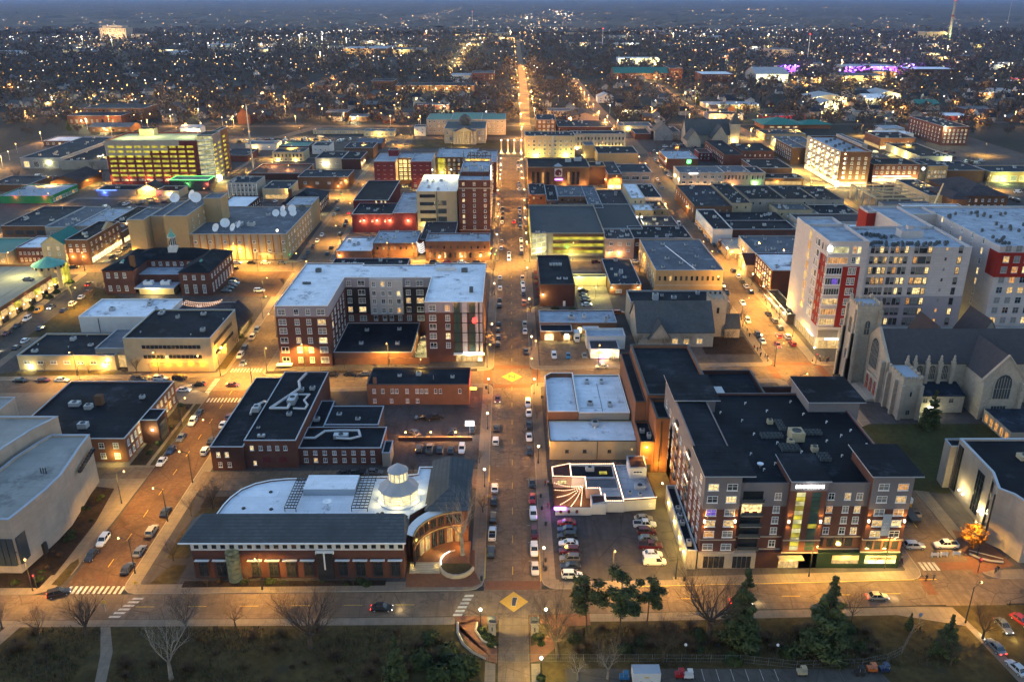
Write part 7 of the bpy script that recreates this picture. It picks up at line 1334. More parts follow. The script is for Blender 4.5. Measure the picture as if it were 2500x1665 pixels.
for k,(x,y,rz)in enumerate([(-84.6,157.6,pi),(-84.8,214,pi),(-54.6,151.9,-pi/2),(-148,264.9,-pi/2),(-104.4,151.6,-pi/2+.6),(107.2,163.5,pi),(93.4,141,.5),(91.6,272,-.6),(91.4,222,0),(-99.6,186,0),(-99.2,264.6,-.8),(-84.6,252,2.4),(36.2,155.4,-pi/2),(8.4,256.4,2.6),(-8.6,271.4,-1),(-84.4,268.4,-1),(-180.4,331,0),(-181.2,372,.3),(-200.5,384,-1),(-105.6,344,0),(-88.6,342,pi),(-90,368,pi),(-101.6,380,.4),(91.6,318,0),(106.6,336,pi),(91.6,384,0),(106.6,300,pi),(-72,272,-pi/2),(-43,272.6,-pi/2),(66,156.2,-pi/2),(-8.2,384,1),(8.8,398,-2.2),(-134,400.4,-pi/2),(91.4,402,-.6),(108,384,2.4)]):
 lamp('cobra',x,y,'tall dark arm street lamp glowing orange, '+['by the black car at the lower brick street','halfway up the brick street','before the hall\'s brick front','before the long low buff office','at the museum corner','beside the orange-leaved tree','at the lower right crossing','at the crowded corner','between the apartment block and the church','beside the curved museum wall','at the buff office corner','at the workshop corner','at the foot of the front car park','at the right of the diamond crossing','at the left of the diamond crossing','at the left end of the U-shaped block','before the U-shaped red hall','left of the U-shaped red hall','by the teal rotunda','in the brick-paved lot','left of the U-shaped block roof','behind the U-shaped block','at the third avenue corner','by the small stone church','opposite the small stone church','by the tan brick building','at the foot of the white tower','over the parked black cars','over the brick screen wall','before the apartment block door','at the bar corner','at the garage stair corner','before the telephone building','at the right street corner of the brick shops','before the low cream shop'][k],rz,1300 if y>250 else 620)
for k,(x,y)in enumerate([(-6.6,139.9),(6.7,139.9),(5.3,126.2)]):lamp('globe',x,y,'white globe lamp on a dark post, %s'%('left of the campus gate','right of the campus gate','below the right gate pillar')[k],power=300,color=(1,.78,.36))
for k,(x,y)in enumerate([(33.4,130.6),(51.2,130.5)]):lamp('off',x,y,'unlit-looking small globe lamp by the campus yard fence, %s'%('left one','right one')[k],power=0)
W8=[(-7.3,193.8),(7.0,159.6),(-7.4,348.9),(7.2,328.5),(7.2,287.2),(7.2,371.8),(-7.6,499.3),(-7.5,468.4),(7.9,510.1),(7.8,488.4),(7.7,465.8),(7.7,433),(7.7,415.4),(-7.7,653),(-7.6,630.3),(-7.4,624),(-7.4,606),(8.2,670.2),(8.1,649),(7.4,622.1),(7.4,599.6),(7.4,577.4),(-7.6,250.4),(7.2,250.2),(-7.4,430),(-7.4,575),(-7.4,590),(-7.6,680),(7.8,684),(-7.4,300),(-7.3,226),(7.2,206),(8.4,540),(-8.4,538)]
for k,(x,y)in enumerate(W8):lamp('warm',x,y,'warm globe street lamp on the %s pavement of the central street, %s up the street'%('left' if x<0 else 'right',ORD[sum(1 for q in W8 if q[0]*x>0 and q[1]<=y)-1]),power=420 if y>400 else 260,color=(1,.48,.13),group='globe lamps of the central street')
for k,(x,y)in enumerate([(105.7,404.2),(113.1,401),(107.4,440),(107.4,470),(91.4,440),(91.8,500),(109,525),(92.2,530),(98,600),(115.6,600),(99,630),(115.4,640),(98.6,660),(115,676),(91.2,288.7),(106.4,276.5),(107.2,320),(107.4,345),(107.4,362),(90.8,345)]):lamp('warm',x,y,'warm globe street lamp on the right street pavement, %s of those listed upward'%ORD[k],power=420,color=(1,.56,.18),group='globe lamps of the right street')
random.seed(5)
k=0
GA='street lamps of the cross avenues'
for key,z in(('C',1),('B',1),('W',1),('P',1)):
 for x in range(-300,400,62):
  if abs(x)<14 or abs(x-99)<14:continue
  yy=row_y(key,x)+(ST[key][1]/2+1)*random.choice([-1,1]);
  if not-420<x<420:continue
  lamp('cobra',x+random.uniform(-6,6),yy,'orange arm street lamp along the cross avenues of downtown',-pi/2 if yy>row_y(key,x)else pi/2,2200,group=GA);k+=1
for y in range(420,800,52):lamp('cobra',lerp_pts('6',y)+7.6,y,'orange arm street lamp along the upper left street',pi,1800,group=GA);lamp('cobra',lerp_pts('10',y)-8,y,'yellow arm street lamp along the tenth street',0,2400,(1,.78,.3),group=GA);lamp('cobra',lerp_pts('7b',y)+7.5,y+12,'orange arm street lamp along the upper brick street',pi,1600,group=GA)
for x,y,rz in((22,154.6,-pi/2),(-30,254.5,pi/2),(-62,253,pi/2),(30,271,-pi/2),(60,272,-pi/2),(-120,264.8,-pi/2),(-99.2,228,0),(-85,196,pi),(-84.9,178,pi),(-140,251.5,pi/2),(-200,262,-pi/2),(-89,300,pi),(-99.6,320,0),(84,159,-pi/2),(-160,384,pi/2),(60,382,pi/2),(30,401,-pi/2),(-60,401,-pi/2),(120,402,-pi/2),(91,245,0)):lamp('cobra',x,y,'added orange arm lamp brightening the dull stretches along the avenues of the nearer blocks',rz,480,group=GA)  # fill lamps added between the surveyed ones to even out the street light
for y in range(300,760,70):lamp('cobra',-277,y,'orange arm street lamp along the far left street',pi,2200,group=GA)
for x,y in((214,300),(200,240)):lamp('cobra',x,y,'yellow arm street lamp behind the apartment slabs',pi,1500,group=GA)
for o in PR.values():
 for c in list(o.children):bpy.data.objects.remove(c)
 bpy.data.objects.remove(o)
 # ====== TREES
def bare_tree(seed,h=11,spread=5.5,levels=4,thick=.30,mat='twig_brown',tm='bark',n0=6,k=4):
 R=random.Random(seed);trunk=MB();crown=MB();ht=h*R.uniform(.22,.32);lean=Vector((R.uniform(-.1,.1),R.uniform(-.1,.1),1)).normalized()
 top=lean*ht;trunk.tube((0,0,-.3),lean*.5,thick*1.5,thick*1.1,8,tm,cap=False);trunk.tube(lean*.5,top,thick*1.1,thick*.8,8,tm)
 def grow(p,d,L,r,lv):
  q=p;n=3 if lv<2 else 2;dd=d.copy()
  for i in range(n):
   dd=(dd+Vector((R.uniform(-.22,.22),R.uniform(-.22,.22),R.uniform(-.02,.2)))).normalized();e=q+dd*L/n
   r2=r*(1-.28);crown.tube(q,e,r,r2,5 if lv==0 else(4 if lv==1 else 3),tm if lv<2 else mat,cap=False);
   if lv<levels:
    for _ in range(k if i==n-1 else(2 if lv<levels-1 else 2)):
     a=Vector((R.uniform(-1,1),R.uniform(-1,1),R.uniform(-.35,.8))).normalized();nd=(dd*.95+a*.75).normalized()
     grow(e,nd,L*R.uniform(.52,.72),r2*.55,lv+1)
   q,r=e,r2
 for i in range(n0):
  t=2*pi*i/n0+R.uniform(-.4,.4);up=R.uniform(.7,1.6);d=Vector((cos(t)*spread/h,sin(t)*spread/h,up*.62)).normalized();grow(top*R.uniform(.75,1),d,h*R.uniform(.33,.45),thick*R.uniform(.35,.55),0)
 return trunk.data('trunk'),crown.data('crown')
foliage('leaf_dry',(.08,.05,.022),(.13,.085,.04));TREES={}
def tree_set(key,datas,label='x',name='bare_tree'):
 out=[]
 for tr,cr in datas:
  t=empty(name,(0,0,-500),label,'tree');put('trunk',tr,t);put('crown',cr,t);out.append(t)
 TREES[key]=out
tree_set('big',[bare_tree(s,15,8.5,3,.42,n0=8,k=4)for s in(1,2,3)]);tree_set('mid',[bare_tree(s,9,4.5,3,.17,n0=6,k=4)for s in(4,5,6)]);tree_set('pale',[bare_tree(9,10.5,4.5,3,.26,mat='bark_pale',tm='bark_pale',n0=4,k=3)])
def leafy(seed,h,r,mat,cone=False,n=2600,s=.34,tr=.22,base=.12,irregular=.25):
 R=random.Random(seed);t=MB().tube((0,0,-.2),(0,0,h*.9),tr,tr*.25,7,'bark');c=MB();lobes=[]
 nl=26 if cone else 12
 for i in range(nl):
  f=i/(nl-1);z=h*(base+(1-base)*f);rr=r*((1-f)**.8 if cone else sqrt(max(.05,1-(2*f-1)**2)))*R.uniform(1-irregular,1+irregular*.4)
  for j in range(max(1,int(5*(1-f))+1)if cone else 3):a=R.uniform(0,2*pi);q=R.uniform(.45,.8);lobes.append((Vector((cos(a)*rr*q,sin(a)*rr*q,z-rr*.12)),max(.3,rr*R.uniform(.3,.5))))
 for o,rad in lobes[::3]:t.tube((0,0,max(.4,o.z-.6)),o,.06,.02,4,'bark',cap=False)
 for _ in range(n):
  o,rad=R.choice(lobes);d=Vector((R.gauss(0,1),R.gauss(0,1),R.gauss(0,1))).normalized();p=o+Vector((d.x*rad,d.y*rad,d.z*rad*.55))*R.uniform(.55,1.05)
  u=Vector((R.uniform(-1,1),R.uniform(-1,1),R.uniform(-.4,.4))).normalized();w=u.cross(d);
  if w.length<.1:continue
  w.normalize();q=s*R.uniform(.6,1.4);c.face([p-u*q,p+w*q*.45,p+u*q,p-w*q*.45],mat)
 return t.data('trunk'),c.data('crown')
tree_set('pine',[leafy(21,16,3.6,'pine_green',True,8000,.40,.3,irregular=.5),leafy(22,16,4.2,'pine_green',True,7000,.42,.3,irregular=.8)],name='evergreen_tree')
def pitch_pine(seed,h):
 R=random.Random(seed);t=MB();c=MB();p=Vector((0,0,-.2));
 for i in range(6):q=p+Vector((R.uniform(-.25,.25),R.uniform(-.15,.15),h/6));t.tube(p,q,.2-i*.025,.2-(i+1)*.025,6,'bark',cap=False);p=q
 for i in range(18):
  z=h*R.uniform(.42,1.0);a=R.uniform(0,2*pi);L=R.uniform(1.2,3.6)*(1.25-.6*z/h);e=Vector((cos(a)*L,sin(a)*L,z+R.uniform(-.2,.5)));t.tube((0,0,z-.5),e,.06,.03,4,'bark',cap=False)
  for _ in range(190):
   d=Vector((R.gauss(0,1),R.gauss(0,1),R.gauss(0,.55))).normalized();o=e+d*R.uniform(.3,1.25);u=Vector((R.uniform(-1,1),R.uniform(-1,1),R.uniform(-.3,.6))).normalized();w=u.cross(d)
   if w.length<.1:continue
   w.normalize();s=R.uniform(.2,.42);c.face([o-u*s,o+w*s*.4,o+u*s,o-w*s*.4],'pine_green')
 return t.data('trunk'),c.data('crown')
tree_set('pitch',[pitch_pine(31,14),pitch_pine(32,15)],name='pine_tree');tree_set('autumn',[leafy(41,5.2,2.2,'leaf_orange',False,2000,.2,.12,.3)],name='autumn_tree')
def shrub_data(seed,r,h,mat,n=500,s=.2):
 R=random.Random(seed);m=MB()
 for _ in range(n):
  d=Vector((R.gauss(0,1),R.gauss(0,1),abs(R.gauss(0,.9)))).normalized();p=Vector((d.x*r,d.y*r,d.z*h))*R.uniform(.7,1.05);u=Vector((R.uniform(-1,1),R.uniform(-1,1),R.uniform(-.5,.8))).normalized();w=u.cross(d)
  if w.length<.1:continue
  w.normalize();q=s*R.uniform(.6,1.4);m.face([p-u*q,p+w*q*.5,p+u*q,p-w*q*.5],mat)
 return m.data('shrub')
SHR=[shrub_data(i,1.0,.9,'shrub_green')for i in range(2)];
def brush(seed):
 R=random.Random(seed);m=MB()
 for _ in range(420):
  a=R.uniform(0,2*pi);r=abs(R.gauss(0,.5));L=R.uniform(.4,1.1);p=Vector((cos(a)*r*.7,sin(a)*r*.7,R.uniform(0,.5)));e=p+Vector((cos(a)*L*.5+R.uniform(-.3,.3),sin(a)*L*.5+R.uniform(-.3,.3),L*R.uniform(.3,.9)));w=Vector((-sin(a),cos(a),0))*R.uniform(.012,.035);m.face([p-w,p+w,e],R.choice(['twig_brown','twig_brown','leaf_dry']))
 return m.data('shrub')
SHB=[brush(7+i)for i in range(4)]
NOM={'mid':9,'big':15,'pale':14,'pine':12,'pitch':14,'autumn':6}
def tree(key,i,x,y,label,sc=1,rz=0,group=None,z=.15):
 S=TREES[key];S_=S[i%len(S)];top=max(max(v.co.z for v in c.data.vertices)for c in S_.children);sc=(sc if sc>2.5 else sc*NOM[key])/top;return copy_thing(S[i%len(S)],(x,y,z),rz,sc,label,group)
def shrub(x,y,r,label,kind=0,group='shrubs',z=.15,h=1.0):
 o=put('shrub',random.choice(SHR if kind==0 else SHB),None,(x,y,z),random.uniform(0,6),label=label,category='shrub',group=group);o.scale=(r,r,r*h)
tree('big',0,-86.1,137.2,'bare tree at the lower left below the brick street corner',13.6,.4);tree('big',1,-66.3,137.6,'broad bare tree left of the centre on the campus edge',13.2,1.4);tree('mid',0,-56.9,140.2,'small bare tree at the avenue kerb below the hall',.85);tree('big',2,-40.2,134.0,'wide bare tree with twisting limbs below the hall',16.5,2)
tree('pale',0,-64.8,125.8,'tall pale-trunked bare tree at the bottom left',18,1);tree('mid',1,-104.4,139.6,'small bare tree at the left edge of the avenue',1.0,1);tree('mid',2,-95,136.4,'bare tree between the two paths at the lower left',1.1,2);tree('mid',0,-77.7,162.1,'bare tree on the lawn left of the hall front',6.9,3);tree('mid',1,-79.8,180.2,'bare tree by the silver car left of the hall',8,1);tree('big',0,-75.5,183.6,'bushy bare tree at the left curve of the hall roof',9.5,2)
tree('mid',2,-57.9,153.4,'orange-lit bare tree before the hall windows',.75,3);tree('mid',0,-128.7,267.0,'rounded bare tree in front of the buff office',8,2,);tree('big',1,8.8,131.5,'large bare tree beside the right gate pillar',19,4);tree('pale',0,17.8,125.6,'pale bare tree right of the campus gate at the bottom',9,2);tree('pale',0,12.2,125.2,'small pale bare tree at the bottom by the gate',8,4);tree('mid',1,29.0,130.0,'thin bare tree between the pines and the apartment block',13,5)
tree('big',2,39.4,137.0,'tall bare tree before the left end of the apartment block',19,1.2);tree('mid',2,69.6,140.8,'small reddish bare tree on the avenue kerb at the right',10.5,.5);tree('big',0,94.6,136.4,'round bare tree at the lower right crossing',10,3.3);tree('mid',0,84.5,129,'bare tree behind the campus fence at the lower right',9,2.6)
tree('pitch',0,14.9,136.4,'left pine of the three beside the gate',15.3,.3);tree('pitch',1,20.9,134.0,'middle pine of the three with the densest crown',18.5,2);tree('pitch',0,27.3,139.2,'right pine of the three lit green by the lamp',12.5,4)
tree('pine',0,44.8,133.6,'tall dark conifer on the avenue edge, middle of the right half',19,0,);tree('pine',1,60.7,131.6,'ragged spreading conifer right of the tall dark one',19,1);tree('autumn',0,106.8,165.2,'small tree with orange leaves at the museum corner',7.6);tree('pine',1,125.1,226.6,'dark conifer in front of the big church',12.5,2)
t_=bare_tree(77,19,6.5,2,.46,mat='bark_pale',tm='bark_pale',n0=4,k=3);t=empty('pale_tree',(-11.5,163.3,1),'white-barked bare sycamore rising from the round planter','tree');put('trunk',t_[0],t);put('crown',t_[1],t)
GS='young street trees'
for k,(x,y,s)in enumerate([(-7.4,181.9,.75),(-7.6,238.9,.55),(-9,206,.6),(-26.9,200.8,.6),(7.6,233,.7),(-8.4,346.8,.8),(7.8,326.5,.95),(-8.5,378,.9),(-7.8,305,.6),(8,300,.5),(-8,366,.6),(90.4,310.8,.9),(80,293,.9),(88,323,1.0),(108.6,344.3,.8),(109.5,368,.7),(107.6,416.6,.8),(91.4,453.6,.8),(91.5,475,.7),(91.4,422,.7),(91.6,500,.8),(-176,335.8,.9),(-177.5,351,.9),(-178,343,.8),(-181,372,.8),(-67,153,.4),(-45,153,.4),(-35,153.2,.4),(-101,290,.8),(-72,270.4,.6),(-58,270.6,.6),(-42,271,.6),(-160,267,.6),(-145,267,.5),(-8.4,470,.7),(8.2,450,.7),(-8.2,610,.7),(-30,399,.6),(-47,400,.6),(24,402,.5),(-101.5,362,.6),(-106.6,430,.6),(112,628,.7),(64,289,.9),(56,286,.8),(45,287,.9),(84,310,.8)]):
 tree('mid',k,x,y,'small bare street tree, %s in the row of its street'%['beside the white car','by the crossing corner','beside the slate east wing','behind the lantern hall','before the white-roofed theatre','below the third avenue','by the stone church side','at the long bar corner'][k]if k<8 else 'small bare street tree along the downtown kerbs',s,k,GS if k>=8 else None)
random.seed(77)
for i in range(64):
 x,y=random.choice([(random.uniform(-280,-205),random.uniform(395,760)),(random.uniform(-180,-105),random.uniform(570,760)),(random.uniform(120,200),random.uniform(600,760)),(random.uniform(225,400),random.uniform(430,760)),(random.uniform(-400,-290),random.uniform(420,760))]);tree('mid',i,x,y,'small bare tree in the lots around upper downtown',random.uniform(.7,1.2),i,'trees of the upper downtown lots')
tree('autumn',0,110.5,356,'tree with orange-lit leaves on the right street',.9,1);tree('autumn',0,105.9,418,'orange-leaved tree at the third avenue corner of the right street',.9,2)
random.seed(21)
for i in range(46):
 x=random.uniform(-108,-14);y=random.uniform(124,138.5)
 if abs(x+80)<4 or abs(x+104)<3:continue
 shrub(x,y,random.uniform(.7,2.2),'brown leafless shrub in the campus undergrowth left of the gate',1,'campus shrubs left of the gate')
for i in range(70):
 x=random.uniform(12,74);y=random.uniform(130,139.5);shrub(x,y,random.uniform(.7,2.0),'brown leafless shrub in the campus undergrowth right of the gate',random.choice([1,1,0]),'campus shrubs right of the gate')
for x,y,r in((-5.2,136.6,1.3),(-4.2,134.8,1.1),(-6.4,138.6,1.0),(5,137,1.2),(5.6,134.9,.8),(5.3,125.6,.9),(-9.6,127.8,3),(-13,132,2.4),(-14,126,2.6),(-18,130,2.6),(-16.5,136,2)):shrub(x,y,r,'green shrub beside the campus gate',0,'green shrubs at the gate')
tree('pine',0,-22,124.5,'wide dark evergreen at the bottom left of the gate',11,1);tree('pine',1,84.6,131.6,'dark evergreen inside the fence bend at the lower right',10,1);tree('pine',0,80.6,138.6,'small evergreen at the end of the fence',4.5,1)
for i in range(60):
 x,y=random.choice([(random.uniform(-104.8,-101.8),random.uniform(206,243)),(random.uniform(-109,-103.5),random.uniform(158,190)),(random.uniform(-71,-29),random.uniform(153,154.8)),(random.uniform(-140,-104),random.uniform(152.8,156))]);shrub(x,y,random.uniform(.5,1.1),'low clipped shrub in the beds along the pavements',random.choice([0,0,1]),'bed shrubs')
for x,y in((-197,330),(-197.6,345),(-198.6,366),(-198,352),(18,330),(25,329),(-103,300)):shrub(x,y,1.6,'round dark shrub by the parking deck and corner buildings',0,'round shrubs')
m=MB();R=random.Random(51)
for _ in range(26000):
 x,y=R.uniform(-112,84),R.uniform(117,139.6)
 if-13.5<x<12 or(x>10 and y<128.4)or abs(x+80)<3.4 or abs(x+104)<3:continue
 if sin(x*.21+1.3)+sin(y*.5+x*.07)+R.uniform(-1.2,1.2)<-.2:continue
 h=R.uniform(.3,1.1);a=R.uniform(0,6.3);w=R.uniform(.05,.16);lx,ly=R.uniform(-.4,.4),R.uniform(-.4,.4);m.face([(x-w*cos(a),y-w*sin(a),.15),(x+w*cos(a),y+w*sin(a),.15),(x+lx,y+ly,.15+h)],R.choice(['twig_brown','twig_brown','shrub_green','leaf_dry']))
m.obj('undergrowth',kind='stuff')
# ====== PEOPLE
SKIN=plain('skin',(.35,.20,.14),.6);plain('hair_dark',(.02,.015,.01),.7)
for k,v in dict(coat_black=(.012,.012,.015),coat_grey=(.08,.08,.09),coat_red=(.25,.02,.02),coat_pale=(.4,.38,.34),jeans=(.02,.03,.06),trousers=(.015,.015,.018)).items():plain(k,v,.8)
def person_data(seed,coat,legs,stride):
 R=random.Random(seed);m=MB();ring=lambda x,y,z,a,b_,n=8:[(x+a*cos(2*pi*i/n),y+b_*sin(2*pi*i/n),z)for i in range(n)]
 def skin(rings,mat):
  k0=len(m.v);n=len(rings[0]);mi=m.mi(mat)
  for r in rings:m.v+=r
  for q in range(len(rings)-1):
   for i in range(n):j=(i+1)%n;m.f.append((k0+q*n+i,k0+q*n+j,k0+(q+1)*n+j,k0+(q+1)*n+i));m.m.append(mi)
  m.f.append(tuple(k0+n-1-i for i in range(n)));m.m.append(mi);m.f.append(tuple(k0+(len(rings)-1)*n+i for i in range(n)));m.m.append(mi)
 for s in(-1,1):
  f=stride*s;skin([ring(s*.1,f*.26-.06,0,.05,.13),ring(s*.1,f*.26,.08,.06,.08),ring(s*.1,f*.13+.02,.46,.075,.08),ring(s*.09,0,.86,.1,.11)],legs)
  g=-stride*s*.8;skin([ring(s*.27,g*.22,.82,.035,.04),ring(s*.27,g*.12-.02,1.1,.05,.05),ring(s*.2,0,1.42,.065,.07)],coat);skin([ring(s*.27,g*.24,.72,.02,.035),ring(s*.27,g*.22,.83,.035,.04)],'skin')
 skin([ring(0,0,.78,.17,.12),ring(0,0,1.0,.16,.11),ring(0,0,1.3,.2,.12),ring(0,0,1.44,.17,.1),ring(0,0,1.5,.07,.07)],coat)
 skin([ring(0,0,1.49,.055,.055),ring(0,.01,1.56,.07,.08),ring(0,.01,1.65,.08,.095),ring(0,0,1.74,.06,.075),ring(0,0,1.77,.02,.02)],'skin');skin([ring(0,-.02,1.66,.088,.1),ring(0,-.02,1.73,.08,.09),ring(0,-.01,1.79,.03,.035)],'hair_dark')
 return m.data('person',True)
PD=[person_data(i,c,l,s)for i,(c,l,s)in enumerate([('coat_black','jeans',1),('coat_grey','trousers',.2),('coat_red','jeans',.8),('coat_pale','trousers',.1),('coat_black','trousers',.3),('coat_grey','jeans',1)])]
PL=[('black coat and jeans','walking'),('grey coat','standing'),('dark red coat and jeans','walking'),('pale coat','standing'),('black coat','standing'),('grey coat and jeans','walking')]
def people(L,where,group):
 for i,(x,y)in enumerate(L):k=(i*7+len(where))%6;put('person',PD[k],None,(x,y,.15),random.uniform(0,6.28),label='person in %s %s %s'%(PL[k][0],'walking' if PL[k][1]=='walking' else 'standing',where),category='person',group=group)
people([(8.7,194.2),(9.4,194.4),(9.9,194.8)],'on the pavement by the bar','three people by the bar');people([(8.4,214.6),(9.0,183.6)],'on the right pavement of the central street','walkers on the central street')
people([(89.6,163.6),(90.2,165),(88.6,160.6),(88.9,161.6),(91.4,154.6),(93.2,154.9),(90.9,166)],'at the corner of the apartment block','people at the apartment corner');people([(108.2,157.4),(108.9,157.8),(105.5,146.5),(46.5,143.2)],'near the lower right crossing','people near the crossing')
people([(90,283),(89,280.6),(90.6,280),(91,278.6),(89.4,286),(88.8,288),(90.6,276.6),(109.2,276.4),(110.3,276.8),(111.2,275.8),(110.8,278),(112.2,277),(109.6,278.6),(108.6,262.2),(109.6,261.4),(110.6,262),(111.8,261.2),(113,262),(107.8,260.6),(114.5,261.4)],'in the crowd at the church corner','crowd at the church corner')
people([(108.2,322),(107.9,326),(108.6,329),(107.6,332),(108.4,336),(107.5,341),(90.2,300),(90.6,305),(108,352),(107,318),(108.3,314)],'under the lit awning of the right street','people on the right street');people([(34.8,277.6),(35.6,277.4),(36.4,277.8),(38.6,277.2)],'outside the neon cafe','people outside the cafe');people([(91.2,204.4),(92,205)],'on the path below the church','people below the church')
# ====== STREET FURNITURE AND GATE
def gate(x,y,lb):
 t=empty('gate_pillar',(x,y,.15),lb,'gate pillar','stone gate pillars');MB().box(-.75,.75,-.75,.75,0,2.6,'limestone').box(-.6,.6,-.6,.6,2.6,3.2,'limestone').obj('shaft',t);MB().prism([(-.95,-.95),(.95,-.95),(.95,.95),(-.95,.95)],3.2,3.5,'stone_tan','roof_slate').box(-.6,.6,-.6,.6,3.5,3.9,'roof_slate').obj('cap',t);MB().box(-.12,.12,-.8,-.75,1.2,2.2,'metal_dark').obj('lantern_bracket',t)
gate(-4.2,138.0,'square stone gate pillar on the left of the campus drive');gate(4.4,137.8,'square stone gate pillar on the right of the campus drive')
t=empty('seat_wall',(-9,136,.15),'curved pale seat wall left of the campus gate','wall');m=MB()
A=[(-11.4+9,141-136),(-11.2+9,138-136),(-9.9+9,134.6-136),(-8.0+9,132.4-136),(-5.4+9,130.6-136)]
for a,c in zip(A,A[1:]):m.tube((*a,.3),(*c,.3),.28,.28,4,'limestone')
m.obj('wall',t);m=MB();A=[(-7.4+9,140.9-136),(-7.6+9,138.6-136),(-6+9,135.6-136),(-3.4+9,133.8-136)]
for a,c in zip(A,A[1:]):m.tube((*a,.3),(*c,.3),.24,.24,4,'limestone')
m.obj('inner_wall',t)
t=empty('fence',(27,130,.15),'long wire mesh fence along the campus yard bending up to the avenue','fence');F=[(-40,.2),(0,0),(17,-.2),(27.5,-1.8),(40.4,-1.2),(45.7,.1),(49.4,2.1),(54.1,7.9),(57,9.5)];m=MB();q=MB()
for a,c in zip(F,F[1:]):
 a,c=Vector(a),Vector(c);n=max(1,int((c-a).length/2.6))
 for z in(.1,.9,1.75):q.tube((*a,z),(*c,z),.025,.025,3,'wire')
 for i in range(n):p=a.lerp(c,i/n);m.tube((*p,0),(*p,1.85),.04,.04,4,'wire')
 for i in range(n*6):p=a.lerp(c,i/(n*6));q.tube((*p,.1),(*p,1.75),.01,.01,3,'wire')
m.obj('posts',t);q.obj('mesh',t)
t=empty('trailer',(25,125.2,.17),'white boxy trailer parked in the campus yard at the bottom edge','trailer');MB().box(-2.6,2.6,-1.2,1.2,.5,2.7,'white_paint','trim_blue').obj('body',t);MB().box(-.4,.4,-1.22,-1.2,1.6,1.9,'paint_yellow').obj('emblem',t)
for x in(-1,1):MB().tube((x,-1.25,.4),(x,-1.0,.4),.4,.4,12,'rubber').obj('wheel',t)
for k,(x,y,c)in enumerate([(31.6,126,'paint_car_red'),(33.2,125.8,'white_paint'),(21.0,125.4,'paint_car_blue'),(66,126.6,'rubber'),(68.6,127.4,'paint_car_orange'),(71,127.4,'paint_car_dark_blue'),(55,126.6,'stucco_cream')]):
 t=empty('yard_cart',(x,y,.17),'%s utility cart standing in the campus yard along the bottom edge'%('red','white','blue','black','orange','dark blue','tan')[k],'cart');MB().box(-.9,.9,-.6,.6,.4,1.0,c).obj('body',t);MB().box(-.2,.8,-.55,.55,1.7,1.78,c).obj('roof',t)
 for a,c2 in((-.2,-.5),(.75,-.5),(-.2,.5),(.75,.5)):MB().tube((a,c2,1),(a,c2,1.7),.03,.03,4,'metal').obj('post',t)
 for a,c2 in((-.6,-.6),(.6,-.6),(-.6,.6),(.6,.6)):MB().tube((a,c2-.06,.25),(a,c2+.06,.25),.25,.25,8,'rubber').obj('wheel',t)
t=empty('low_wall',(-22,219,0),'low brick wall with three lamps between the two car parks','wall');MB().box(-11,10.4,-.35,.35,.1,1.3,'brick_red','brick_tan').obj('wall',t)
for x in(-8.9,-1.6,5.6):MB().tube((x,0,1.3),(x,0,2.6),.06,.06,5,'metal_dark').obj('lamp_post',t);MB().ball((x,0,2.8),.26,'bulb_sodium').obj('lamp_globe',t);light(t,(x,0,3.2),230,(1,.42,.14),r=.3)
t=empty('box_sign',(-12.4,221.6,.15),'glowing white rectangular sign on a post in the upper car park','sign');MB().tube((0,0,0),(0,0,3.4),.08,.08,6,'metal').obj('post',t);MB().box(-1.3,1.3,-.2,.2,3.4,4.9,'sign_white').obj('sign_face',t);light(t,(0,-.8,4),70,(1,.97,.9),r=.5)
GB='white barricades across the right street'
for k,(x,y)in enumerate([(97.4,163.4),(99.6,163.6),(102.6,163.9)]+[(96.2+2.2*i,257.6)for i in range(5)]):
 t=empty('barricade',(x,y,.03),'white slatted barricade, %s'%(['left of the three before the white pickup','middle of the three before the white pickup','right of the three before the white pickup']+['%s in the row closing the street by the church'%o for o in ORD])[k],'barricade',GB);m=MB()
 for z in(.35,.65,.95):m.box(-.95,.95,-.03,.03,z,z+.16,'trim_white')
 m.obj('boards',t);MB().box(-.75,-.65,-.3,.3,0,1.1,'trim_white').box(.65,.75,-.3,.3,0,1.1,'trim_white').obj('legs',t)
t=empty('kiosk',(98.6,184.5,.03),'small white-roofed site cabin with a trailer in the side street','kiosk');MB().box(-2,2,-1.3,1.3,.3,1.6,'paint_car_yellow').obj('base',t);MB().box(-2.1,2.1,-1.4,1.4,1.6,2.9,'trim_white').obj('cabin',t);MB().box(-.8,1.4,-8,-1.6,.4,1.0,'metal_dark').obj('trailer_bed',t)
for k,(x,y,w)in enumerate(((96,196,7),(97,190,6),(99,180,5))):t=empty('planter_box',(x,y,.15),'long pale concrete planter on the walk beside the church lawn, %s'%ORD[k],'planter','planters by the church lawn');m=MB();m.box(-w/2,w/2,-.7,.7,0,.8,'limestone').box(-w/2+.15,w/2-.15,-.55,.55,.8,.82,'mulch');m.obj('box',t)
t=empty('bench_wall',(109,160.8,.16),'curved pale bench wall on the orange brick plaza at the right','bench');m=MB();A=[(-3.4,3.2),(-2,1.6),(.2,.4),(2.8,0)]
for a,c in zip(A,A[1:]):m.tube((*a,.35),(*c,.35),.3,.3,4,'limestone')
m.obj('seat',t);MB().tube((-3.2,3.9,.8),(3.0,.6,.8),.12,.12,4,'limestone').obj('back_rail',t)
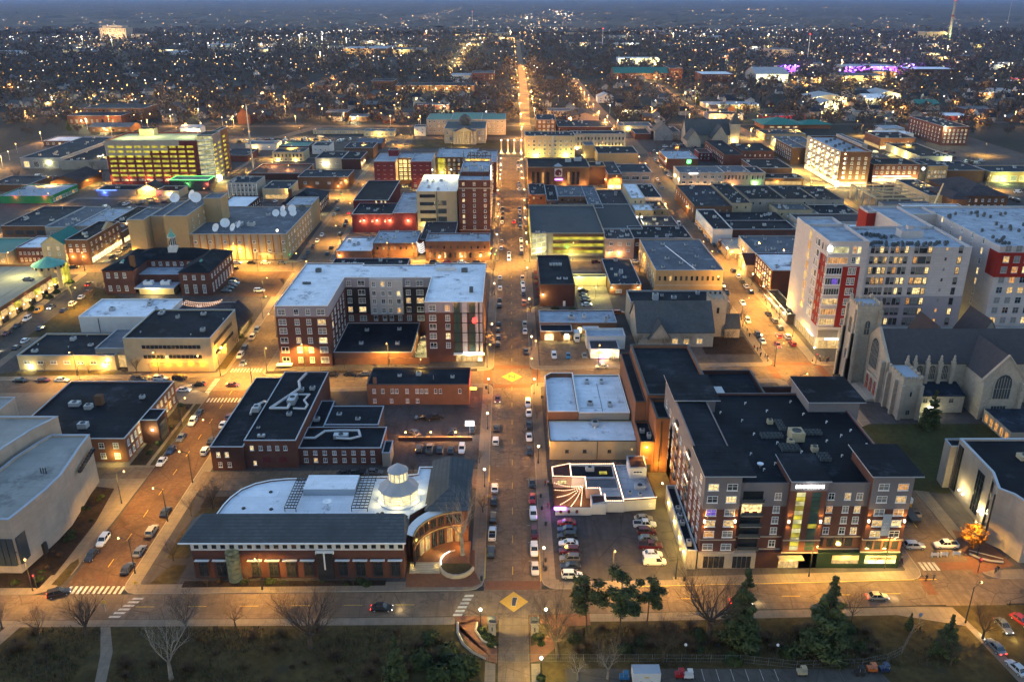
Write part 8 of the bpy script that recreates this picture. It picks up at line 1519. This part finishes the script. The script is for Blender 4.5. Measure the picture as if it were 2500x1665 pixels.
def signal(x,y,label,on='red',rz=0):
 t=empty('traffic_light',(x,y,.15),label,'traffic light',None,rz);MB().tube((0,0,0),(0,0,4),.1,.08,8,'metal_dark').obj('pole',t);MB().box(-.2,.2,-.2,.15,2.7,3.9,'metal_dark').obj('signal_box',t)
 for i,c in enumerate(('green','yellow','red')):MB().ball((0,-.24,2.95+i*.36),.13 if c!=on else .2,{'red':'neon_red','green':'neon_green','yellow':'neon_yellow'}[c]if c==on else 'rubber',8,5).obj('lens',t)
 light(t,(0,-.8,3.4),12,{'red':(1,.05,.03),'green':(.1,1,.3),'yellow':(1,.6,.1)}[on],r=.2)
signal(104.4,157.6,'traffic light showing red at the museum corner');signal(-103.8,152.2,'red traffic light at the curved museum corner');signal(-108,401,'green traffic light below the telephone building','green');signal(-7.6,536,'red traffic light at the hotel tower corner');signal(106.9,274.5,'red traffic light at the foot of the white tower');signal(92,546,'red traffic light on the right street','red');signal(106.8,400.4,'green traffic light by the low cream shop','green');signal(-107.8,538,'green traffic light at the wide avenue','green');signal(-7.8,401.4,'green traffic light at the long bar corner','green');signal(111,686,'red traffic light far up the right street')
GM='parking meters and bins'
for k,(x,y)in enumerate([(7.4,158.4),(7.5,161.6),(7.4,183),(7.3,188.6),(38,154.8),(-8.5,254),(9.6,247),(-6.9,155),(8.1,176),(-101.9,224)]):
 t=empty('litter_bin',(x,y,.15),'dark litter bin on the pavement, %s'%['nearest on the right of the central street','second on the right of the central street','by the bar wall','opposite the red car','at the corner of the front car park','by the diamond crossing on the left','by the white-roofed theatre','at the planter corner','beside the front car park','at the brick office door'][k],'litter bin',GM);MB().lathe(0,0,[(.28,0),(.32,.9),(.3,1.0),(.12,1.15)],10,'metal_dark').obj('bin',t)
for k,(x,y)in enumerate([(-81.6,151.2),(-85.6,144.8),(8.8,290),(83.6,140.6)]):
 t=empty('road_sign',(x,y,.15),'small road sign on a thin post, %s'%['lime green one at the brick street corner','lime green one in the avenue','beside the second block','blue one at the end of the fence'][k],'road sign');MB().tube((0,0,0),(0,0,2.6),.04,.04,5,'metal').obj('post',t);MB().box(-.35,.35,-.03,.03,2.0,2.8,['neon_sheet','neon_sheet','trim_white','trim_blue'][k]).obj('plate',t)if k>1 else MB().box(-.35,.35,-.03,.03,2.0,2.8,'paint_yellow').obj('plate',t)
 # ====== OUTSKIRTS
random.seed(99)
def far_tree(seed,n=150):
 R=random.Random(seed);m=MB();h=9;t=MB().tube((0,0,-.2),(0,0,h*.5),.3,.18,5,'bark',cap=False)
 for i in range(6):a=i*1.05;t.tube((0,0,h*.35),(cos(a)*2.6,sin(a)*2.6,h*.75),.12,.05,3,'bark',cap=False)
 for _ in range(n):
  d=Vector((R.gauss(0,1),R.gauss(0,1),R.gauss(0,1))).normalized();p=Vector((d.x*4.4,d.y*4.4,h*.62+d.z*3.6))*1.0;p=Vector((0,0,h*.6)).lerp(p,R.uniform(.45,1.05));u=(d+Vector((R.uniform(-1,1),R.uniform(-1,1),R.uniform(-.2,1)))).normalized();w=u.cross(Vector((R.uniform(-1,1),R.uniform(-1,1),.3)))
  if w.length<.1:continue
  w.normalize();s=R.uniform(.6,1.3);m.face([p-u*s,p+w*s*.28,p+u*s,p-w*s*.28],'wood_far')
 return t.data('trunk'),m.data('crown')
tree_set('far',[far_tree(s)for s in(1,2,3,4)]);tree_set('farpine',[leafy(61,11,3,'pine_green',True,260,.9)],name='evergreen_tree')
ROADS=[((16,720),(20,2600),12),((-105,1500),(-118,2500),12),((-289,1150),(-285,1700),10),((98,760),(98,1400),12),((206,760),(212,1300),12),((-300,900),(-420,600),12),((-278,588),(-190,860),10),((-420,862),(420,880),8),((-520,1130),(900,1250),10)]
def near_road(x,y,k=1.0):
 for a,b_,w in ROADS:
  a,b_=Vector(a),Vector(b_);d=b_-a;t=max(0,min(1,(Vector((x,y))-a).dot(d)/d.length_squared));
  if(a+d*t-Vector((x,y))).length<w*k:return True
 return False
BOX=list(DBOX)
def taken(x,y,r=0):return any(a-r<x<b_+r and c-r<y<d+r for a,b_,c,d in BOX)
# --- buildings standing out beyond downtown
def far_b(name,label,x0,x1,y0,y1,h,wall,roof,win=(),gable=None,lit=.2,lamps=(),cat='building',group=None):
 BOX.append((x0,x1,y0-6,y1));b=Bld(name,label,cat,x0,y0,group)
 if gable:b.box('wall',x0,x1,y0,y1,0,h,wall);b.add('roof',MB().gable(x0,x1,y0,y1,h,h+gable[1],gable[0],wall,roof,over=.6))
 else:b.block(x0,x1,y0,y1,h,wall,roof,par=.3)
 for w in win:a0,a1,at=(x0,x1,y0)if w[0]=='S' else(y0,y1,x0 if w[0]=='W' else x1);b.row(w[0],a0+1,a1-1,at,[w[1]+w[3]*i for i in range(w[2])],w[4],w[5],w[6],style='bare',lit=lit,blind=.3)
 for l in lamps:c=l[4]if len(l)>4 else(1,.8,.45);b.add('wall_lamp',MB().ball(l[:3],l[6]if len(l)>6 else .7,l[5]if len(l)>5 else 'bulb_warm',6,4));light(b.root,(l[0]-x0,l[1]-y0-1,l[2]),l[3],c,r=.8)
 return b
SG,CW,WP='siding_grey','concrete_wall','white_paint'
far_b('brick_church','dark brick gabled church left of the radio mast',-275,-262,878,905,9,'brick_dark','roof_shingle',gable=('y',7));far_b('school','long brown brick school with pale window bays at the far left',-445,-391,877,905,8.5,'brick_red','roof_navy',(('S',1,1,3,10,2.4,4),),lamps=((-430,874,4,900),));far_b('school','three-storey brick school wing with rows of windows, far left',-442,-380,908,945,12,'brick_brown','roof_navy',(('S',2,3,3.2,14,2,1.8),))
far_b('brick_hall','big flat-roofed brick schoolhouse beyond the houses',-192,-161,1222,1257,11,'brick_brown','roof_navy',(('S',2,1,3,5,3,2),));far_b('long_school','very long brick school lit by a row of small lamps',-156,-49,1196,1240,7.5,'brick_brown','roof_navy',(('S',1,1,3,20,2.4,1.8),),lamps=tuple((-146+i*15,1192,4,900)for i in range(7)));far_b('old_school','three-storey brick and stone school at the end of the long one',-57,-24,1304,1345,15,'brick_red','roof_slate',(('S',2,3,4,8,1.8,2.4),));far_b('school_wing','white striped wing beside the old brick school',-89,-59,1321,1350,11,WP,'roof_dirty',(('S',3,2,4,3,7,1.6),))
far_b('store','wide brown store with yellow-lit corner windows in the far shopping area',-365,-270,1963,2052,13,'brick_brown','roof_dirty',(('S',3,1,3,6,9,5),),lit=.6,lamps=((-350,1955,8,9000),(-310,1955,8,7000)));far_b('store','second wide pale store right of the brown one in the far shopping area',-262,-190,1980,2050,10,'stucco_cream','roof_grey',(('S',2,1,3,8,6,3),),lit=.5,lamps=((-240,1970,8,7000),));far_b('dormitory','white flat-roofed hall with glowing ends beyond the right street',201,277,1667,1700,12,WP,'roof_white',(('S',3,2,4,16,2,1.8),),lit=.4,lamps=((208,1660,6,5000,(1,.9,.5)),(270,1660,6,5000,(1,.9,.5)),(236,1660,4,3000)))
far_b('college_hall','brick college hall with a long dark green roof',160,244,1376,1420,9,'brick_red','roof_green',(('S',2,2,3.5,16,1.8,2),),gable=('x',7),lamps=((165,1370,3,1600,(1,.5,.2)),(205,1370,3,2500),(225,1370,3,1500)));far_b('college_hall','square brick college hall with a pale band right of the green roof',246,266,1376,1440,16,'brick_red','roof_navy',(('S',2,3,4,4,2,2),),lamps=((256,1370,4,1500,(1,.5,.2)),));far_b('dormitory','dark brick dormitory with a pale roof among the trees',284,331,1320,1370,12,'brick_red','roof_white',(('S',2,3,3.4,12,1.5,1.6),),lit=.1)
far_b('store','low long store with glowing yellow windows beyond the right street',223,286,1005,1036,4.4,CW,'roof_dirty',(('S',.6,1,3,9,5.4,2.6),),lit=.85,lamps=((238,1000,4,1500,(1,.9,.4)),(260,1000,4,1500,(1,.9,.4)),(282,1000,4,900)));far_b('shop','shop painted with a blue wave in front of the glowing store',206,242,909,930,6,'panel_lilac','roof_navy',(('S',.6,1,3,7,2,2),),lit=.6,lamps=((212,905,3,900),(236,905,3,900)));far_b('shop','low shop with a row of red lamps',262,292,905,922,4.6,'brick_maroon','roof_grey',lamps=tuple((264+i*6,903,2.6,200,(1,.05,.05),'neon_red',.45)for i in range(5)))
far_b('house','white gabled house with a stepped porch roof near the far right street',105,124,1061,1085,6.6,WP,'roof_dirty',(('S',1.4,2,2.6,3,1.4,1.4),),gable=('y',4),cat='house');far_b('arena','large grey gabled hall with four bright lamps along its foot',367,416,1330,1390,11,SG,'metal_roof',gable=('x',8),lamps=tuple((372+i*12,1326,4,2600,(.95,.95,.8),'bulb_white')for i in range(4)));far_b('factory','cream four-storey factory block at the far right',543,590,1870,1930,16,'stucco_pink','roof_grey',(('S',3,3,4,10,2,2),),lamps=((560,1860,4,3000),))
far_b('shed','small orange-lit gabled shed by the railway curve',448,461,1311,1328,6,'stucco_cream','roof_maroon',gable=('y',3),lamps=((455,1307,5,1500,(1,.5,.2)),));far_b('warehouse','long tan warehouse lit orange beneath the purple lights',502,574,1350,1400,7,'stucco_cream','roof_grey',lamps=tuple((508+i*16,1345,4,2400,(1,.7,.35))for i in range(5)))
for i,(x0,x1,y0,y1,h,ax,rf)in enumerate([(360,401,1049,1090,7,'y','metal_roof'),(350,372,994,1030,6,'y','metal_roof'),(427,450,1096,1140,5,'x','roof_navy'),(457,485,1097,1140,6,'y','metal_roof'),(427,457,1060,1090,5,'x','roof_white'),(459,485,990,1020,6,'x','roof_green')]):
 far_b('warehouse','%s metal warehouse in the yard right of the railway'%['big pale gabled','nearest pale gabled','small navy-roofed','long pale gabled','white-roofed','green-roofed'][i],x0,x1,y0,y1,h,'stone_pale' if i<4 else CW,rf,gable=(ax,4),lamps=(((x0+5,y0-3,4,1800,(.95,.95,.75),'bulb_white'),(x1-5,y0-3,4,1800,(.95,.95,.75),'bulb_white'))if i<5 else()))
far_b('warehouse','low grey block in the open lot right of the teal pavilion',370,412,936,952,4,CW,'roof_grey');far_b('warehouse','red low shed with a white roof above the brick apartments',438,477,905,932,4.6,'brick_maroon','roof_white',lamps=((444,900,4,700,(1,.6,.3)),(462,900,4,700,(1,.6,.3))));far_b('warehouse','long brick warehouse with a white roof right of the purple lights',640,712,1425,1475,11,'brick_dark','roof_white',(('S',2,1,3,10,3,4),),lit=.1);far_b('warehouse','brick block lit by yellow wall lamps beside the purple lights',575,612,1410,1450,8,'brick_brown','roof_grey',lamps=tuple((580+i*9,1405,5,1800,(1,.8,.4))for i in range(4)))
b=far_b('factory','factory building washed in purple light at the far right',560,650,1490,1550,10,CW,'metal_roof');
m=MB()
for i,(x,y,z)in enumerate([(462,1500,10),(470,1500,10),(478,1498,11),(540,1460,6),(566,1486,9),(573,1486,9),(590,1486,8),(603,1487,8),(617,1486,9),(627,1486,9),(615,1470,6),(621,1470,6),(627,1470,6),(643,1478,8),(649,1482,10),(666,1490,11),(674,1492,12),(690,1480,9),(572,1475,6)]):
 t=empty('purple_lamp',(x,y,0),'bright purple floodlight on a pole over the far right factory yard','floodlight','purple floodlights of the factory yard');MB().tube((0,0,0),(0,0,z),.25,.2,5,'metal').obj('pole',t);MB().ball((0,0,z+.6),.95,'purple_bulb' if 'purple_bulb' in MATS else(glow('purple_bulb',(.35,.12,1),4)and 'purple_bulb'),6,4).obj('lamp_head',t)
 if i%2==0:light(t,(0,-4,z),9000,(.3,.08,1),r=1)
b=far_b('parking_block','small multi-level block under three purple lamps',452,482,1505,1530,9,'concrete_wall','roof_grey')
b=far_b('hospital','large pale stepped hospital tower standing alone on the left skyline',-1228,-1150,2710,2760,30,'stone_pale','roof_dirty',(('S',3,7,3.8,12,3.4,2),),lit=.2);b.block(-1220,-1160,2715,2755,36,'stone_pale','roof_dirty',z0=30.3);b.block(-1140,-1110,2720,2750,12,'stone_pale','roof_dirty')
for x in(-1215,-1190,-1165):light(b.root,(x+1228,-30,12),9000,(1,.72,.55),r=2)
t=empty('chimney_stack',(1313,2702,0),'tall pale chimney stack with a red light at its tip, far right','chimney');MB().tube((0,0,0),(0,0,106),5,3,14,'concrete_wall').obj('shaft',t);MB().tube((0,0,62),(0,0,66),4.3,4.1,14,'panel_red').obj('band',t);MB().ball((0,0,108),2.2,'neon_red').obj('beacon',t);light(t,(-20,-30,30),5000,(1,.7,.5),r=2)
far_b('power_station','cream block lit pale green at the foot of the chimney stack',1235,1300,2690,2740,20,'stucco_cream','roof_grey',lamps=((1305,2680,14,6000,(.6,1,.4)),(1260,2670,10,3000)))
for k,(x,y,h)in enumerate([(-150,3600,60),(240,2350,40),(620,1869,45),(-420,3500,36),(2300,4200,110)]):
 t=empty('antenna_mast',(x,y,0),'thin lattice mast on the far plain, %s'%('near the centre skyline','right of centre','above the warehouses','left of centre','tallest at the far right')[k],'mast','far masts');MB().tube((0,0,0),(0,0,h),1.0,.5,4,'metal').obj('mast',t);MB().ball((0,0,h+1),1.6,'neon_red').obj('beacon',t)
far_b('gas_station','petrol station with a glowing canopy at the far right edge',750,795,1330,1350,1,CW,'roof_white');t=empty('canopy',(770,1322,0),'red-edged petrol station canopy blazing with white light','canopy');MB().box(-20,20,-6,6,5,6,'neon_red','roof_white').obj('roof',t);MB().box(-19.5,19.5,-5.5,5.5,4.9,4.97,'sign_white').obj('ceiling_lights',t);[MB().box(x-.4,x+.4,-.4,.4,0,5,'white_paint').obj('post',t)for x in(-15,0,15)];light(t,(0,-2,4.4),9000,(1,.95,.8),r=3)
# --- generic far sheds and stores
far_names=[('stone_pale','roof_grey'),('siding_grey','roof_navy'),('brick_brown','roof_grey'),('white_paint','roof_dirty'),('stucco_cream','roof_navy'),('brick_red','roof_grey')]
ZONES=[(-420,-290,600,860,16),(-200,-20,862,1000,12),(25,200,862,1000,10),(250,420,600,900,16),(-700,-420,480,900,18),(420,800,560,1250,20),(300,480,880,1050,5),(-1150,-300,1900,2500,34),(-200,600,2300,3200,26),(380,1300,1500,2300,40),(-350,-120,640,860,5),(-2300,-1250,1800,2400,16)]
for x0,x1,y0,y1,n in ZONES:
 for _ in range(n):
  w,d=random.uniform(14,40),random.uniform(12,26);s=1+(y0>1500)*.9;w*=s;d*=s;x,y=random.uniform(x0,x1),random.uniform(y0,y1)
  if near_road(x,y,1.6)or near_road(x+w,y,1)or any(taken(x+a,y+c,5)for a in(0,w/2,w)for c in(0,d/2,d))or any(abs(y+c-q)<14 for q in(695,785,866)for c in(0,d)):continue
  wl,rf=random.choice(far_names);g=random.random()<.4;h=random.uniform(3.6,6.5)*(1+.3*(y>1500))
  lm=()if random.random()<.35 else tuple((x+w*random.uniform(.1,.9),y-3,h*.8,700+y*1.4,random.choice([(1,.85,.55),(1,.6,.3),(.95,.95,.8)]),random.choice(['bulb_warm','bulb_white','bulb_sodium']),.45+y/3000)for _ in range(random.choice([1,1,2])))
  far_b('low_building','low flat or gabled commercial building on the outskirts, one of many',x,x+w,y,y+d,h,wl,rf,(('S',1,1,3,max(2,int(w/6)),2.6,1.8),)if random.random()<.6 else(),('x',2.4)if g else None,.4,lm,group='commercial buildings of the outskirts')
  # --- houses
surf('house_white',(.45,.44,.45),var=.1);HD=[]
for i,(wl,rf)in enumerate([('house_white','roof_shingle'),('siding_grey','roof_shingle'),('siding_grey','roof_navy'),('brick_dark','roof_shingle'),('brick_brown','roof_slate'),('siding_grey','roof_slate')]):
 w,d,h=8+i%3,10+i%2*2,3.4+(i%3)*.9;mw=MB().box(-w/2,w/2,-d/2,d/2,0,h,wl);mr=MB().gable(-w/2,w/2,-d/2,d/2,h,h+3.2,'xy'[i%2],wl,rf,over=.5);mr.box(w*.2,w*.2+.8,0,.8,h+1,h+4,'brick_red')
 HD.append((mw.data('wall'),mr.data('roof'),w,d,h))
HW=[window_data(1.3,1.4,'bare',g,'trim_white')for g in('glass_dark','lit_a','lit_b','glass_mid')]
nh=0
for _ in range(1500):
 if nh>=270:break
 y=random.choice([random.uniform(860,1250),random.uniform(870,1700)]);x=random.uniform(-.62,.60)*y
 if near_road(x,y,1.4)or taken(x,y,9):continue
 if abs(x)<420 and y<862:continue
 mw,mr,w,d,h=random.choice(HD);BOX.append((x-7,x+7,y-9,y+7));r=random.choice([0,0,pi/2]);nh+=1
 t=empty('house',(x,y,0),'small gabled house among the bare trees of the far neighbourhoods','house','houses of the far neighbourhoods',r);put('wall',mw,t);put('roof',mr,t)
 if y<1250:
  for u in(-w*.28,w*.28):put('window',random.choice(HW),t,(u,-d/2,1.1),0);put('window',random.choice(HW),t,(-w/2,u,1.1),-pi/2)if r else None
  # --- trees near, then woods as a mass
nt=0
for _ in range(6000):
 if nt>=190:break
 y=790+620*random.random()**1.3;x=random.uniform(-.6,.6)*y
 if near_road(x,y,.8)or taken(x,y,1.5)or(abs(x)<300 and y<880):continue
 nt+=1;pk=random.random()<.06;k=random.randrange(4)
 copy_thing(TREES['farpine'][0]if pk else TREES['far'][k],(x,y,0),random.uniform(0,6),random.uniform(.7,1.35),'dark evergreen among the far houses' if pk else 'bare tree among the far houses','evergreens of the far neighbourhoods' if pk else 'trees of the far neighbourhoods')
def wood(name,n,gen,seed,faces,size,mat='wood_far'):
 R=random.Random(seed);m=MB();k=0
 while k<n:
  x,y=gen(R)
  if taken(x,y,2)or near_road(x,y,.9):continue
  k+=1;s=R.uniform(.7,1.4)*size;
  for _ in range(faces):
   d=Vector((R.gauss(0,1),R.gauss(0,1),R.gauss(0,1))).normalized();p=Vector((x+d.x*4.6*s,y+d.y*4.6*s,max(.3,5.2*s+d.z*4.4*s)));u=(d+Vector((R.uniform(-1,1),R.uniform(-1,1),R.uniform(-.2,1)))).normalized();w=u.cross(Vector((R.uniform(-1,1),R.uniform(-1,1),.3)))
   if w.length<.1:continue
   w.normalize();q=R.uniform(1.0,2.0)*s*(1 if faces>25 else 1.5);m.face([p-u*q,p+w*q*.45,p+u*q,p-w*q*.45],mat)
 return m.obj(name,kind='stuff')
wood('neighbourhood_trees',1500,lambda R:((lambda y:(R.uniform(-.64,.64)*y,y))(R.uniform(860,1500))),1,40,1.05)
wood('distant_woods',5600,lambda R:((lambda y:(R.uniform(-.66,.66)*y,y))(1400+1900*R.random()**1.1)),2,15,1.3)
def forest(name,y0,y1,step,amp,seed,gaps):
 R=random.Random(seed);m=MB();ny=int((y1-y0)/step);rows=[]
 k0=0;cols=170
 for i in range(ny+1):
  y=y0+(y1-y0)*(i/ny)**1.5;W=y*.72
  for j in range(cols+1):x=-W+2*W*j/cols+R.uniform(-1,1)*W/cols;n=sin(x*.0031+y*.0017+seed)+sin(x*.0072-y*.0041)*.7+sin(y*.0093+x*.0011)*.6;m.v.append((x,y+R.uniform(-.3,.3)*step,(R.uniform(3,13)*amp)if n>gaps else .3))
 mi=m.mi('wood_far')
 for i in range(ny):
  for j in range(cols):a=i*(cols+1)+j;m.f.append((a,a+1,a+cols+2,a+cols+1));m.m.append(mi)
 return m.obj(name,kind='stuff')
forest('distant_forest',3050,30000,150,1.0,3,-.5)
# --- far lamps: individuals near, the rest one mass
FARP=[]
for mat,r in(('bulb_sodium',.42),('bulb_warm',.42),('bulb_white',.42)):
 t=empty('street_lamp',(0,0,-500),'x','street lamp');MB().tube((0,0,0),(0,0,9),.14,.1,4,'metal',cap=False).obj('pole',t);MB().ball((0,-.3,9.3),r,mat,6,4).obj('lamp_head',t);FARP.append(t)
FL_=[];LINES=[]
def add_l(x,y,k,s=1,p=0):FL_.append((x,y,k,s,p))
R=random.Random(8)
for y in range(740,1700,46):add_l(10 if(y//46)%2 else 25,y,0,1.1,6500)
for y in range(1700,2600,70):add_l(10,y,0,1.5)
for a,b_,n,ks,s in(((-555,1768),(-580,2334),26,[1,2],1.2),((-727,2479),(-512,3181),60,[2,2,1],2.0),((-1467,2596),(-1137,2595),34,[2,2,1],2.0),((-1130,2721),(-871,2802),26,[1,1,2],1.7),((-590,1482),(-555,1768),22,[1,0],1.2),((52,3370),(250,3179),36,[2,1,0],1.9),((482,3009),(1171,3177),70,[2,1,1],2.0),((363,7636),(316,5234),60,[2,1,0],3.4),((-467,3496),(-481,9322),46,[1,0],2.6),((414,1660),(434,1441),14,[1,0],1.2),((800,2185),(974,2025),26,[1,2],1.4),((-717,1244),(-642,1443),12,[0],1.2),((40,2027),(71,3583),40,[0,1],1.5),((-556,1070),(-476,1244),10,[0],1.2),((235,2026),(770,2591),34,[0,1],1.4),((399,5762),(3686,9629),60,[0,1],3.4),((-2449,5767),(-1119,7217),34,[0,1],3.0)):
 for i in range(n):t=R.random();LINES.append((a[0]+(b_[0]-a[0])*t+R.gauss(0,10*s),a[1]+(b_[1]-a[1])*t+R.gauss(0,26*s),R.choice(ks),s*R.uniform(.6,1.3)))
for y in range(780,1350,62):add_l(91,y,0,1,2600);add_l(216,y,0,1,2600)
for y in range(1500,2500,80):add_l(-103,y,1,1.4,7000)
for i in range(9):add_l(-400+i*62,868,0,1,2400)
for i in range(22):add_l(-500+i*60,1138+i*4,0,1,2600 if i%2 else 0)
for x,y,p in((-300,700,2600),(-330,760,2600),(-380,640,2600),(-350,840,2600),(-290,950,2600),(-270,1050,2600),(-170,890,2600),(-120,870,2600),(-200,930,2600),(-60,905,0),(-235,1200,4000),(-260,1300,4000),(180,880,2600),(150,930,2600),(250,960,2600),(320,900,2600),(420,940,2600),(520,900,2600),(380,1000,3000),(470,1250,4000),(400,1260,4000),(560,780,2600),(640,820,3000),(560,640,2600),(470,700,2600)):add_l(x,y,0,1,p)
for i in range(14):add_l(310+i*14,1500-i*24,1,1.1,4000 if i%3==0 else 0)
for _ in range(150):y=R.uniform(830,1700);add_l(R.uniform(-.62,.6)*y,y,R.choice([0,0,0,1,2]),R.uniform(.6,1.1),R.choice([0,0,2200])if y<1300 else 0)
for _ in range(60):add_l(R.uniform(-.62,-.3)*900,R.uniform(640,1100),R.choice([0,0,1]),R.uniform(.7,1),R.choice([0,2400]))
FL_.sort(key=lambda q:q[1]);NM=('orange','warm white','white')
for x,y,k,s,p in FL_[150:]:
 if p:light(None,(x,y-1.5,8.6),p,[(1,.5,.18),(1,.75,.4),(1,.92,.8)][k],r=.8,name='street_light')
for i,(x,y,k,s,p)in enumerate(FL_[:150]):
 t=copy_thing(FARP[k],(x,y,0),0,s,'%s street lamp glowing in the far neighbourhoods'%NM[k],'%s lamps of the far neighbourhoods'%NM[k])
 if p:light(t,(0,-1.5,8.6),p,[(1,.5,.18),(1,.75,.4),(1,.92,.8)][k],r=.8)
rest=[(x,y,k,s)for x,y,k,s,p in FL_[150:]]+LINES
def cl(cx,cy,sx,sy,n,ks,s=1.0):
 for _ in range(n):rest.append((R.gauss(cx,sx),R.gauss(cy,sy),R.choice(ks),s*R.uniform(.5,1.3)))
cl(-480,2350,170,220,130,[2,2,1],1.35);cl(-1350,2250,200,160,80,[2,1,0],1.6);cl(-950,2300,260,120,60,[1,2,0],1.2);cl(700,2500,500,200,130,[1,2,2],1.5);cl(-60,2700,260,260,90,[0,1,2],1.3);cl(80,4600,160,700,80,[0,1,2],2.6)
cl(500,1750,220,160,50,[0,1],1);cl(900,1900,260,260,70,[0,1,2],1.3);cl(1500,2500,400,300,60,[0,0,1],1.6);cl(-900,1500,200,200,30,[0],1.1);cl(-350,1650,120,120,40,[1,2,0],1);cl(1400,4500,1100,900,90,[0,1],2.4);cl(-300,4600,1300,900,80,[0,1,2],2.2);cl(0,7800,2600,1700,100,[0,1],3.2);cl(-600,3200,900,400,110,[0,0,1],1.5);cl(600,3300,900,400,130,[0,0,1,2],1.6)
for _ in range(500):y=1500+3200*R.random()**1.2;rest.append((R.uniform(-.63,.63)*y,y,R.choice([0,0,0,1,2]),.6+y/3200))
for _ in range(420):y=R.uniform(860,1700);rest.append((R.uniform(-.64,.64)*y,y,R.choice([0,0,0,0,1,2]),R.uniform(.8,1.3)))
m=MB()
for x,y,k,s in rest:
 if y<850 or abs(x)>y*.75 or(y<1500 and taken(x,y)):continue
 z=R.uniform(8,13)if y>1500 else 9;m.ball((x,y,z),.42*s,(('bulb_','dim_')[R.random()<.6])+('sodium','warm','white')[k],5,3)
m.obj('distant_town_lights',kind='stuff')
for x,y,p,c in((-480,2300,60000,(1,.9,.7)),(-400,2200,50000,(1,.85,.6)),(-560,2400,50000,(1,.9,.7)),(-1350,2250,50000,(1,.9,.8)),(-1100,2320,40000,(1,.8,.5)),(700,2450,50000,(1,.9,.6)),(450,2500,40000,(1,.8,.5)),(1000,2450,40000,(1,.85,.6)),(0,2650,50000,(1,.6,.3)),(-250,2700,40000,(1,.6,.4)),(900,1850,20000,(1,.7,.4)),(80,4400,80000,(1,.9,.7)),(-350,1650,14000,(1,.7,.4)),(-950,2150,30000,(1,.9,.6))):
 t=empty('mast_light',(x,y,0),'tall white mast light over the distant shopping strips','floodlight','mast lights of the distant shopping strips');MB().tube((0,0,0),(0,0,22),.4,.3,5,'metal').obj('pole',t);MB().ball((0,0,23),1.0,'bulb_white',6,4).obj('lamp_head',t);light(t,(0,-4,21),p*.3,c,r=2)
for S in list(TREES.values())+[FARP]:
 for o in S:
  for c in list(o.children):bpy.data.objects.remove(c)
  bpy.data.objects.remove(o)
  # ====== HAZE
HZ=3.8e-5
if HZ:
 m=MB().box(-30000,30000,-390,60000,-1.5,135,'roof_white');o=m.obj('haze',kind='stuff');mt=bpy.data.materials.new('haze');mt.use_nodes=True;nt_=mt.node_tree;nt_.nodes.clear()
 v=nt_.nodes.new('ShaderNodeVolumePrincipled');v.inputs['Color'].default_value=(.36,.54,1,1);v.inputs['Density'].default_value=HZ;v.inputs['Anisotropy'].default_value=.2
 out=nt_.nodes.new('ShaderNodeOutputMaterial');nt_.links.new(v.outputs[0],out.inputs['Volume']);o.data.materials.clear();o.data.materials.append(mt)
